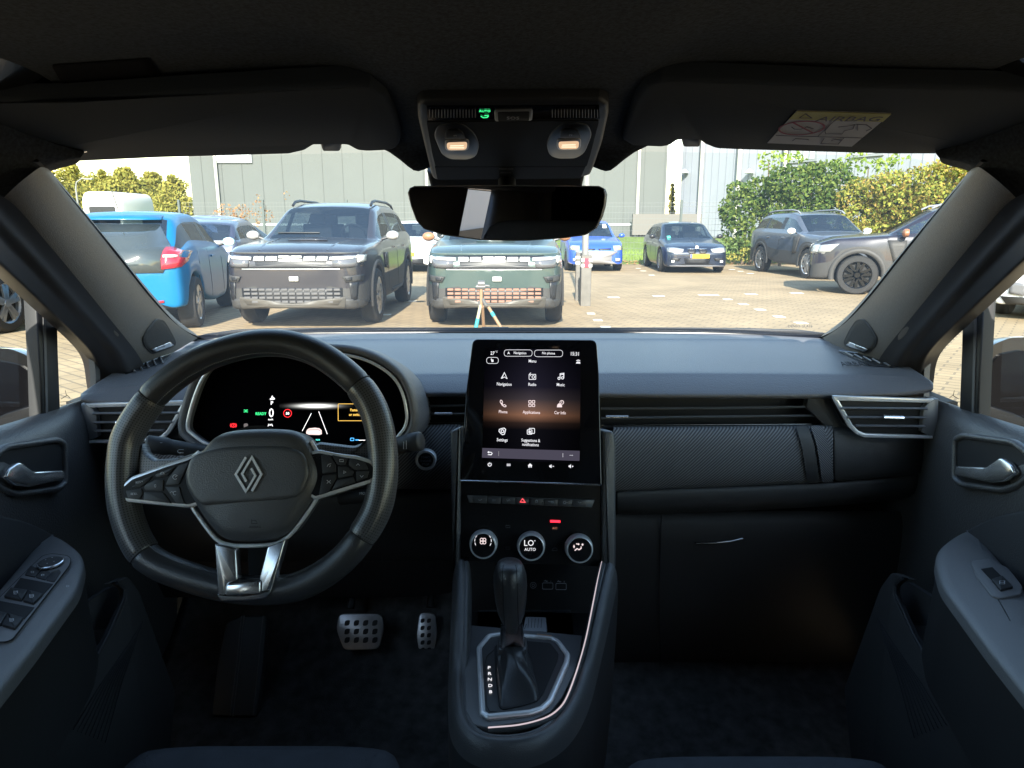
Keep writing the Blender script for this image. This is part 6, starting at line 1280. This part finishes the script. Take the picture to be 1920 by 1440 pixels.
    def mirrors(s, x, z, m, big=1):
        for sd_ in (1, -1):
            c = V((x, sd_*(s.W/2+.09), z)); t = lathe('wing_mirror', c, (1, 0, 0), [(.05, -.04), (.078, -.035), (.088, 0), (.082, .035), (.055, .06), (.015, .07)], m, s.root, n=16, su=1.05*big, sv=.75*big)
            tube('mirror_foot', [c-V((0, sd_*.08, .03)), c-V((0, sd_*.2, .07))], .02, BLK, t, n=6)
    def doors(s, xs, z0, z1, hx=(), hm=None):
        for x in xs:
            for d in 'lb': s.line('door_seam', [(x, z0+(z1-z0)*q/4) for q in range(5)], d, BLK, r=.004, off=.0)
        for x in hx:
            for d in 'lb': s.line('door_handle', [(x-.09, z1-.10), (x+.07, z1-.095)], d, hm or s.pm, r=.014, off=.015)
    def plate(s, y, z, d, txt, w_=.52, h_=.11):
        h0, nv = s.ray(d, y, z); sx = 1 if d == 'f' else -1; pl = Pl(h0+nv*.03, V((sx, 0, 0)))
        p = slab_ab('number_plate', rnd([(-w_/2, -h_/2), (w_/2, -h_/2), (w_/2, h_/2), (-w_/2, h_/2)], .012, 2), pl, .02, PLY, s.root)
        mk('plate_band', *loft([[pl.w(*q, .001) for q in [(-w_/2+.004, -h_/2+.004), (-w_/2+.05, -h_/2+.004), (-w_/2+.05, h_/2-.004), (-w_/2+.004, h_/2-.004)]], [pl.w(*q, .003) for q in [(-w_/2+.004, -h_/2+.004), (-w_/2+.05, -h_/2+.004), (-w_/2+.05, h_/2-.004), (-w_/2+.004, h_/2-.004)]]]), mat('plate_blue', (.03, .08, .4), .5), p)
        if txt:
            cu = bpy.data.curves.new('t', 'FONT'); cu.body = txt; cu.size = .11; cu.align_x = 'CENTER'; cu.extrude = .001; ob = bpy.data.objects.new('t', cu); COL.objects.link(ob); bpy.context.view_layer.update()
            me = bpy.data.meshes.new_from_object(ob.evaluated_get(bpy.context.evaluated_depsgraph_get())); bpy.data.objects.remove(ob)
            mk('plate_text', [pl.w(v.co.x*.78+.02, v.co.y-.038, .002) for v in me.vertices], [tuple(q.vertices) for q in me.polygons], mat('plate_black', (.05, .035, .01), .6), p, smooth=False)
    def put(s, wl, wp, head, scale=1.0):
        """stand the car with local point wl on world point wp, heading = direction its nose points"""
        a = atan2(head[1], head[0]); c_, s_ = cos(a), sin(a); x, y = wl[0]*scale, wl[1]*scale
        s.root.location = (wp[0]-(x*c_-y*s_), wp[1]-(x*s_+y*c_), 0); s.root.rotation_euler = (0, 0, a); s.root.scale = (scale,)*3; return s
def s_re(topp):
    """x where the roof ends and the tail glass begins"""
    zr = max(z for x, z in topp); return min(x for x, z in topp if z > zr-.13)-.02

def suv(label, pc, kind='parked_suv', grille='copper', group='off-road cars facing the windscreen'):
    c = Car(kind, label, 4.57, 1.82, (1.40, -1.30), .37, [(2.285, .86), (2.2, .97), (1.9, 1.05), (1.2, 1.10), (.98, 1.12), (.22, 1.56), (-.2, 1.63), (-1.3, 1.63), (-1.85, 1.56), (-2.2, 1.12), (-2.285, .9)], [(2.285, .84), (2.2, .945), (1.9, 1.02), (.98, 1.08), (-2.2, 1.13), (-2.285, .95)], pc, .22, .98, -2.12, [(-.26, -.17), (-1.30, -1.20), (-2.2, -1.95)], sill=.28, nose=.27, group=group, tumble=.74, cladh=1)
    c.arches(CLAD); c.wheel('six', RIMS); c.mirrors(.72, 1.16, mat('copper_cap', (.30, .15, .08), .4) if grille == 'copper' else mat('mirror_grey', (.36, .35, .34), .4))
    # nose: light band, bars, emblem
    gp = c.patch('grille', [(-.84, .945), (.84, .945), (.80, .80), (.55, .775), (-.55, .775), (-.80, .80)], 'f', BLK, off=.004, nseg=8)
    c.both('headlight', [(.50, .925), (.86, .94), (.84, .80), (.52, .80)], 'f', HLD, off=.012)
    c.both('light_strip', [(.48, .918), (.80, .932), (.80, .902), (.48, .885)], 'f', DRL, off=.022); c.both('light_strip', [(.79, .94), (.86, .935), (.86, .86), (.80, .85)], 'f', DRL, off=.024)
    for a, b in ((.165, .30), (.325, .45)): c.both('grille_bar', [(a, .925), (b, .925), (b, .875), (a, .875)], 'f', WHT, off=.016)
    mbp = [(-.140, .935), (-.015, .935), (0, .925), (.015, .935), (.140, .935), (.140, .912), (.05, .909), (.05, .899), (.140, .896), (.140, .868), (.015, .868), (0, .878), (-.015, .868), (-.140, .868), (-.140, .896), (-.05, .899), (-.05, .909), (-.140, .912)]
    h = c.ray('f', 0, .90); ep = Pl(h[0]+V((.022, 0, 0)), (1, 0, 0)); slab_ab('maker_emblem', [(p[0], p[1]-.90+(.90-h[0].z)) for p in mbp], ep, .02, WHT, c.root)
    c.line('bonnet_edge', [(y/10, .965) for y in range(-8, 9)], 'f', c.pm, r=.014, off=.006); c.line('chrome_line', [(y/10, .775) for y in range(-6, 7)], 'f', mat('soft_highlight_trim', (.5, .5, .5), .3, metal=.6), r=.006, off=.006)
    c.patch('lower_grille', [(-.62, .545), (.62, .545), (.62, .40), (.54, .335), (-.54, .335), (-.62, .40)], 'f', BLK, off=.006, nseg=8)
    mb = MB(); gm = mat('grille_copper', (.24, .125, .085), .5) if grille == 'copper' else mat('grille_grey', (.085, .082, .084), .5)
    for j in range(4):
        z = .525-.05*j
        for i in range(13):
            y = -.555+i*.0925
            if j == 3 and abs(y) > .5: continue
            h = c.ray('f', y, z); mb.add(boxgeo(h[0]+V((.014, 0, 0)), .022, .078, .030))
    mb.build('grille_bars', gm, c.root, bev=.005)
    c.both('bumper_duct', [(.70, .62), (.80, .62), (.78, .40), (.72, .38)], 'f', BLK, off=.010); c.both('fog_lamp_housing', [(.62, .685), (.85, .70), (.84, .62), (.66, .615)], 'f', CLAD, off=.018); c.both('fog_lamp', [(.66, .672), (.74, .675), (.74, .635), (.67, .632)], 'f', BLK, off=.028)
    c.both('bumper_corner', [(.56, .40), (.66, .42), (.86, .38), (.86, .26), (.50, .27)], 'f', CLAD, off=.012)
    c.patch('skid_plate', [(-.66, .42), (-.64, .44), (-.56, .335), (.56, .335), (.64, .44), (.66, .42), (.64, .30), (.58, .255), (-.58, .255), (-.64, .30)], 'f', SKID, off=.022, nseg=4)
    c.patch('paper_tag', [(-.02, .685), (.09, .685), (.09, .63), (-.02, .63)], 'f', WHT, off=.02)
    for sd_ in (1, -1): tube('roof_rail', [V((x, sd_*.585, z)) for x, z in ((.12, 1.59), (.0, 1.645), (-.25, 1.67), (-1.2, 1.67), (-1.65, 1.63), (-1.78, 1.57))], .022, BLK, c.root, n=6)
    for sd_ in (1, -1): c.line('bonnet_crease', [(1.05+i*.22, sd_*(.52-.02*i)) for i in range(6)], 't', c.pm, r=.016, off=-.006)
    c.patch('bonnet_scoop', [(1.30, -.22), (1.30, .22), (1.50, .26), (1.50, -.26)], 't', c.pm, off=.012)
    c.doors((.62, -.24, -1.12), .40, 1.08, hx=(.0, -.88)); c.patch('fender_badge', [(.66, .92), (.88, .93), (.88, .72), (.66, .70)], 'l', BLK, off=.012); c.patch('fender_badge', [(.66, .92), (.88, .93), (.88, .72), (.66, .70)], 'b', BLK, off=.012)
    c.line('wiper_blade', [(y/10, 1.20) for y in range(-6, 1)], 'f', BLK, r=.008, off=.02); c.both('tail_lamp', [(.62, 1.05), (.84, 1.05), (.84, .90), (.66, .90)], 'r', TLR); c.line('sill_highlight', [(-1.0+i*.2, .36) for i in range(8)], 'l', CLAD, r=.03, off=0)
    return c
bronze = paint('grey_brown_paint', (.030, .028, .034), metal=.2); greenp = paint('green_grey_paint', (.048, .075, .070), metal=.2)
suv('dark grey off-road car with roof rails and steel grille facing the windscreen', bronze, grille='steel').put((2.285, 0), (-2.63, 8.35), (0, -1), .97)
suv('green grey off-road car with copper grille behind the tripod', greenp).put((2.285, 0), (-.215, 8.45), (0, -1), .955)

def duster(label, pc, rim, capm, grp='off-road cars parked by the hedge'):
    c = Car('parked_suv', label, 4.34, 1.81, (1.37, -1.29), .36, [(2.17, .82), (2.1, .93), (1.8, 1.04), (1.15, 1.09), (.92, 1.11), (.25, 1.53), (-.2, 1.61), (-1.25, 1.60), (-1.75, 1.53), (-2.08, 1.1), (-2.17, .9)], [(2.17, .80), (2.1, .91), (1.8, 1.0), (.92, 1.06), (-2.1, 1.13), (-2.17, .95)], pc, .25, .92, -2.0, [(-.24, -.15), (-1.2, -1.12), (-2.1, -1.85)], sill=.28, nose=.27, group=grp, tumble=.74, cladh=1)
    c.arches(CLAD, .085); c.wheel('six', rim); c.mirrors(.66, 1.13, capm, 1.15)
    c.patch('grille', [(-.80, .88), (.80, .88), (.74, .72), (-.74, .72)], 'f', BLK, nseg=8); c.both('headlight', [(.52, .90), (.86, .91), (.84, .74), (.54, .75)], 'f', HLG, off=.02)
    c.both('headlight_side', [(1.72, .93), (2.05, .90), (2.08, .76), (1.86, .78)], 'l', HLG, off=.012)
    c.patch('lower_grille', [(-.6, .52), (.6, .52), (.55, .34), (-.55, .34)], 'f', BLK, nseg=6); c.patch('skid_plate', [(-.6, .33), (.6, .33), (.55, .25), (-.55, .25)], 'f', SKID, off=.016, nseg=5)
    for sd_ in (1, -1): tube('roof_rail', [V((x, sd_*.585, z)) for x, z in ((.25, 1.56), (.12, 1.625), (-.2, 1.66), (-1.1, 1.655), (-1.5, 1.62), (-1.62, 1.55))], .022, mat('rail_grey', (.22, .23, .25), .4), c.root, n=6)
    c.doors((.60, -.2, -1.05), .40, 1.06, hx=(.04, -.82)); c.both('fender_panel', [(.62, 1.0), (.93, 1.0), (.80, .60), (.62, .58)], 'l', CLAD, off=.012)
    return c
G_ = gr(1512, 521)
duster('grey blue off-road car in front of the dark shrub', paint('grey_blue_paint', (.09, .105, .135)), RIMS, WHT).put((1.37, -.80), (7.25, 17.1), (.08, -.99))
H_ = gr(1597, 548)
duster('dark off-road car with brown mirror cap, nearest the windscreen pillar', paint('dark_plum_paint', (.02, .018, .028), metal=.1), mat('alloy_black', (.03, .03, .03), .2, metal=.9), mat('brown_cap', (.28, .12, .06), .4)).put((1.37, .80), (6.45, 13.1), (-.93, .37))

def hatch(label, pc, L=4.05, W=1.77, H=1.43, rim=RIMS, grp='small cars parked in the yard', r=.315, roofblack=False, style='ten'):
    h = L/2; b = H-.55
    c = Car('parked_car', label, L, W, (h-.82, -h+.70), r, [(h, .55), (h-.08, .70), (h-.4, .82), (h-1.0, .92), (h-1.15, .94), (h-1.95, H-.07), (h-2.4, H), (-h+.9, H-.03), (-h+.5, H-.10), (-h+.08, b+.05), (-h, .7)], [(h, .54), (h-.08, .68), (h-.4, .79), (h-1.15, .88), (-h+.1, .97), (-h, .75)], pc, h-1.93, h-1.15, -h+.14, [(h-2.45, h-2.36), (-h+.82, -h+.90), (-h+.1, -h+.30)], sill=.20, nose=.20, group=grp, tumble=.74, roofblack=roofblack)
    c.wheel(style, rim); c.mirrors(h-1.42, .98, pc); c.doors((h-1.35, h-2.42), .30, .90, hx=(h-2.2,)); return c
# blue small hatchback seen from behind
BLUEP = mat('bright_blue_paint', (.004, .13, .30), .35, metal=0, spec=.25, coat=.12)
c = Car('parked_car', 'bright blue small hatchback seen from behind past the windscreen pillar', 3.6, 1.66, (1.22, -1.22), .32, [(1.8, .6), (1.72, .78), (1.4, .90), (1.05, .96), (.35, 1.37), (-.1, 1.44), (-.8, 1.42), (-1.22, 1.35), (-1.70, .96), (-1.8, .75)], [(1.8, .58), (1.7, .75), (1.4, .88), (1.05, .94), (-.4, .98), (-1.1, 1.02), (-1.75, .94), (-1.8, .72)], BLUEP, .35, 1.05, -1.55, [(-.06, .0), (-1.56, -.98)], sill=.22, nose=.30, group='small cars parked in the yard', tumble=.72)
c.wheel('five', RIMS); c.mirrors(.75, 1.02, paint('pale_blue_cap', (.35, .62, .66), metal=0)); c.patch('tailgate_glass', [(-.48, 1.27), (.48, 1.27), (.64, 1.03), (.64, .84), (.58, .72), (-.58, .72), (-.64, .84), (-.64, 1.03)], 'r', mat('tailgate_dark_glass', (.045, .055, .055), .06, coat=1), off=.012, nseg=4)
c.patch('spoiler', [(-.48, 1.375), (.48, 1.375), (.50, 1.325), (-.50, 1.325)], 'r', BLUEP, off=.05, nseg=5); c.both('tail_lamp', [(.60, 1.01), (.67, 1.01), (.80, .95), (.80, .84), (.76, .78), (.57, .76), (.57, .88)], 'r', TLR, off=.02); c.both('lamp_insert', [(.59, .925), (.76, .925), (.76, .895), (.59, .895)], 'r', mat('lamp_clear', (.6, .45, .45), .2, coat=1), off=.03)
c.both('rear_reflector', [(.30, .385), (.56, .40), (.56, .375), (.30, .36)], 'r', TLR); c.plate(0, .58, 'r', ''); c.line('rear_wiper', [(y/10, .86+.01*y) for y in range(-1, 5)], 'r', mat('wiper_grey', (.3, .3, .3), .5), r=.010, off=.03); c.doors((.58, -.34, -1.0), .32, .95, hx=(-.12,))
tube('roof_aerial', [V((-1.15, 0, 1.43)), V((-1.32, 0, 1.66))], .006, BLK, c.root, n=5)
c.put((-1.22, -.72), (-4.05, 8.75), (-.22, .975))
# pale hatchback with plate
WHP = paint('off_white_paint', (.66, .65, .62), metal=0)
c = hatch('white hatchback with yellow plate between the two off-road cars', WHP, H=1.40)
c.both('headlight', [(.50, .74), (.78, .78), (.80, .66), (.56, .62)], 'f', HLG, off=.015); c.line('bonnet_gap', [(y/10, .66) for y in range(-7, 8)], 'f', BLK, r=.006); c.patch('lower_grille', [(-.5, .38), (.5, .38), (.5, .24), (-.5, .24)], 'f', BLK, nseg=5)
h = c.ray('f', 0, .68); ep = Pl(h[0]+V((.02, 0, 0)), (1, 0, 0)); strk = [(-.045, 0), (0, .08), (.045, 0), (0, -.08), (-.045, 0)]
slab_ab('maker_emblem', [(0, .085), (.05, 0), (0, -.085), (-.05, 0)], ep, .01, CHR, c.root); slab_ab('emblem_centre', [(0, .05), (.028, 0), (0, -.05), (-.028, 0)], ep, .005, WHP, c.root, off=.003)
c.plate(.0, .50, 'f', 'ST-148-R'); c.put((2.02, 0), ((763-960)/1300*19.3, 19.3), (0, -1))
# old blue hatchback
BLU2 = paint('cobalt_paint', (.03, .09, .50), metal=.1)
c = hatch('old cobalt blue hatchback with grey bumper behind the lamp post', BLU2, L=3.7, W=1.62, H=1.42, r=.28, rim=RIMD)
c.both('headlight', [(.46, .72), (.74, .73), (.74, .60), (.48, .58)], 'f', HLG, off=.012); c.both('indicator', [(.56, .68), (.68, .69), (.68, .62), (.56, .61)], 'f', mat('pale_amber', (.7, .6, .2), .3), off=.022)
c.patch('bumper', [(-.80, .56), (.80, .56), (.80, .26), (.70, .22), (-.70, .22), (-.80, .26)], 'f', mat('bumper_grey', (.22, .21, .21), .6), off=.03, th=.03, nseg=7); c.both('grille', [(.04, .63), (.40, .65), (.40, .61), (.06, .59)], 'f', BLK, off=.01)
c.both('fog_lamp', [(.52, .38), (.66, .38), (.66, .30), (.52, .30)], 'f', HLG, off=.05); c.patch('window_sticker', [(.36, 1.31), (.48, 1.31), (.48, 1.20), (.36, 1.20)], 'f', WHT, off=.012)
c.plate(.08, .43, 'f', ''); c.put((1.85, 0), ((1116-960)/1300*19.6, 19.6), (0, -1))
# black estate
BMP = paint('blue_black_paint', (.02, .028, .05))
c = Car('parked_car', 'low dark blue estate car with yellow plate in front of the fence', 4.5, 1.80, (1.40, -1.36), .325, [(2.25, .55), (2.17, .68), (1.8, .80), (1.1, .90), (.92, .92), (.12, 1.35), (-.3, 1.40), (-1.5, 1.36), (-1.9, 1.28), (-2.18, .95), (-2.25, .7)], [(2.25, .53), (2.15, .66), (1.8, .76), (.92, .86), (-2.1, .96), (-2.25, .75)], BMP, .12, .92, -2.05, [(-.30, -.22), (-1.25, -1.17), (-2.1, -1.95)], sill=.18, nose=.17, group='small cars parked in the yard', tumble=.72)
c.wheel('ten', RIMS); c.mirrors(.60, .98, mat('mirror_black', (.02, .02, .022), .3)); c.doors((.72, -.26, -1.15), .28, .88, hx=(-.05, -.95))
c.both('headlight', [(.36, .66), (.62, .70), (.80, .69), (.80, .585), (.60, .555), (.40, .575)], 'f', HLG, off=.014); c.both('lamp_ring', [(.44, .62), (.50, .62), (.50, .58), (.44, .58)], 'f', WHT, off=.028)
c.both('kidney_grille', [(.03, .66), (.24, .66), (.27, .60), (.22, .545), (.06, .545)], 'f', BLK, off=.014); c.both('grille_frame', [(.03, .675), (.26, .675), (.26, .66), (.03, .66)], 'f', CHR, off=.02)
h = c.ray('f', 0, .70); lathe('maker_emblem', h[0]+V((.01, 0, .01)), (1, 0, .35), [(.045, -.01), (.045, .008), (.0, .012)], WHT, c.root, n=20)
c.patch('lower_grille', [(-.36, .42), (.36, .42), (.32, .27), (-.32, .27)], 'f', BLK, off=.006, nseg=5); c.both('bumper_duct', [(.44, .42), (.70, .42), (.72, .34), (.50, .34)], 'f', BLK, off=.008); c.both('fog_lamp', [(.62, .36), (.70, .36), (.70, .30), (.62, .30)], 'f', WHT, off=.02)
c.patch('front_lip', [(-.74, .22), (.74, .22), (.72, .17), (-.72, .17)], 'f', mat('lip_grey', (.2, .2, .22), .4), off=.03, nseg=7); c.patch('green_sticker', [(-.60, .99), (-.50, 1.0), (-.50, .94), (-.60, .93)], 'f', mat('sticker_teal', (.1, .6, .5), .4), off=.012)
c.line('bonnet_crease', [(1.0+i*.2, .0) for i in range(6)], 't', BMP, r=.012, off=0)
c.plate(.06, .475, 'f', 'H-FFZ-8'); c.put((2.25, 0), ((1302-960)/1300*18.9, 18.9), (-.04, -1), .98)
# cars further back on the left
c = hatch('dark hatchback seen from behind, beside the blue car mirror', paint('dark_blue_grey_paint', (.05, .06, .10)), grp='cars further back'); c.patch('tailgate_lamp_band', [(-.6, .98), (.6, .98), (.6, .90), (-.6, .90)], 'r', mat('band_silver', (.45, .43, .40), .4), nseg=5); c.put((-2.0, 0), ((378-960)/1300*14.2, 14.2), (-.1, 1), .98)
hatch('grey blue hatchback behind the dark grey off-road car', paint('steel_blue_paint', (.14, .19, .33)), H=1.5, grp='cars further back').put((0, 0), ((436-960)/1300*17.5, 17.5), (.9, -.5))
# silver car beyond the driver door window, white car beyond the passenger door window
hatch('silver car with large alloy wheel beyond the driver door glass', paint('silver_paint', (.48, .50, .53), metal=.5), L=4.3, W=1.8, H=1.5, r=.35, grp='cars beside our own', style='five').put((-1.45, -.9), (-6.02, 8.3), (-.05, 1))
WH2 = paint('clean_white_paint', (.74, .75, .76), metal=0)
c = hatch('white car with dark fog lamp beyond the passenger door glass', WH2, L=4.0, W=1.8, H=1.5, r=.35, grp='cars beside our own', style='five'); c.both('fog_lamp', [(.40, .50), (.60, .52), (.60, .36), (.42, .34)], 'f', mat('fog_grey', (.15, .15, .16), .3), off=.02); c.both('headlight', [(.45, .74), (.80, .76), (.80, .64), (.50, .62)], 'f', HLG, off=.015); c.patch('lower_grille', [(-.7, .32), (.7, .32), (.6, .2), (-.6, .2)], 'f', CLAD, off=.01, nseg=6)
c.put((2.0, 0), (7.15, 9.0), (-.72, -.69))
# camper van
cv_ = thing('camper_van', 'white camper van roof showing above the bright blue hatchback', 'camper van', ((228-960)/1300*30, 31, 0)); CX = (215-960)/1300*30
VW = mat('camper_white', (.62, .61, .59), .5)
cvb = [[V((CX+x*w_, y, z)) for x, z in rnd([(-1.02, .5), (1.02, .5), (1.0, 2.35), (.8, 2.66), (-.8, 2.66), (-1.0, 2.35)], .3, 4)] for y, w_ in ((30, .80), (30.15, .86), (32.2, .90), (32.6, .86))]
vv, ff = loft(cvb); mk('body', vv, ff, VW, cv_, ang=40); slab_ab('rear_window', rnd([(-.55, -.3), (.55, -.3), (.55, .3), (-.55, .3)], .08), Pl((CX, 29.99, 1.75), (0, -1, 0)), .02, BLK, cv_, off=.01)
for dx in (-.8, .8): lathe('wheel', (CX+dx, 31.0, .34), (1, 0, 0), [(.2, -.1), (.33, -.1), (.34, 0), (.33, .1), (.2, .1)], TYRE, cv_, n=20)

# van added out of view behind our own car, to fill the mirror's pale band
dv = thing('added_mirror_van', 'white panel van whose shaded side is the pale band in the rear view mirror', 'van', (-4.2, -6, 0))
vb_ = [[V((-4.2+x*w_, y, z)) for x, z in rnd([(-1.0, .35), (1.0, .35), (.98, 2.4), (.85, 2.6), (-.85, 2.6), (-.98, 2.4)], .1, 3)] for y, w_ in ((-10.5, .93), (-10.4, .97), (-3.2, .97), (-3.0, .92))]
vv, ff = loft(vb_); mk('body', vv, ff, VW, dv, ang=40); box('rubbing_strip', (-3.215, -6.8, .75), .03, 6.6, .12, BLK, dv); box('door_seam', (-3.22, -5.2, 1.4), .012, .015, 1.8, BLK, dv)
for y in (-9.2, -4.3):
    for x in (-3.35, -5.05): lathe('wheel', (x, y, .34), (1 if x > -4 else -1, 0, 0), [(.2, -.1), (.33, -.1), (.34, 0), (.33, .1), (.2, .1)], TYRE, dv, n=20)
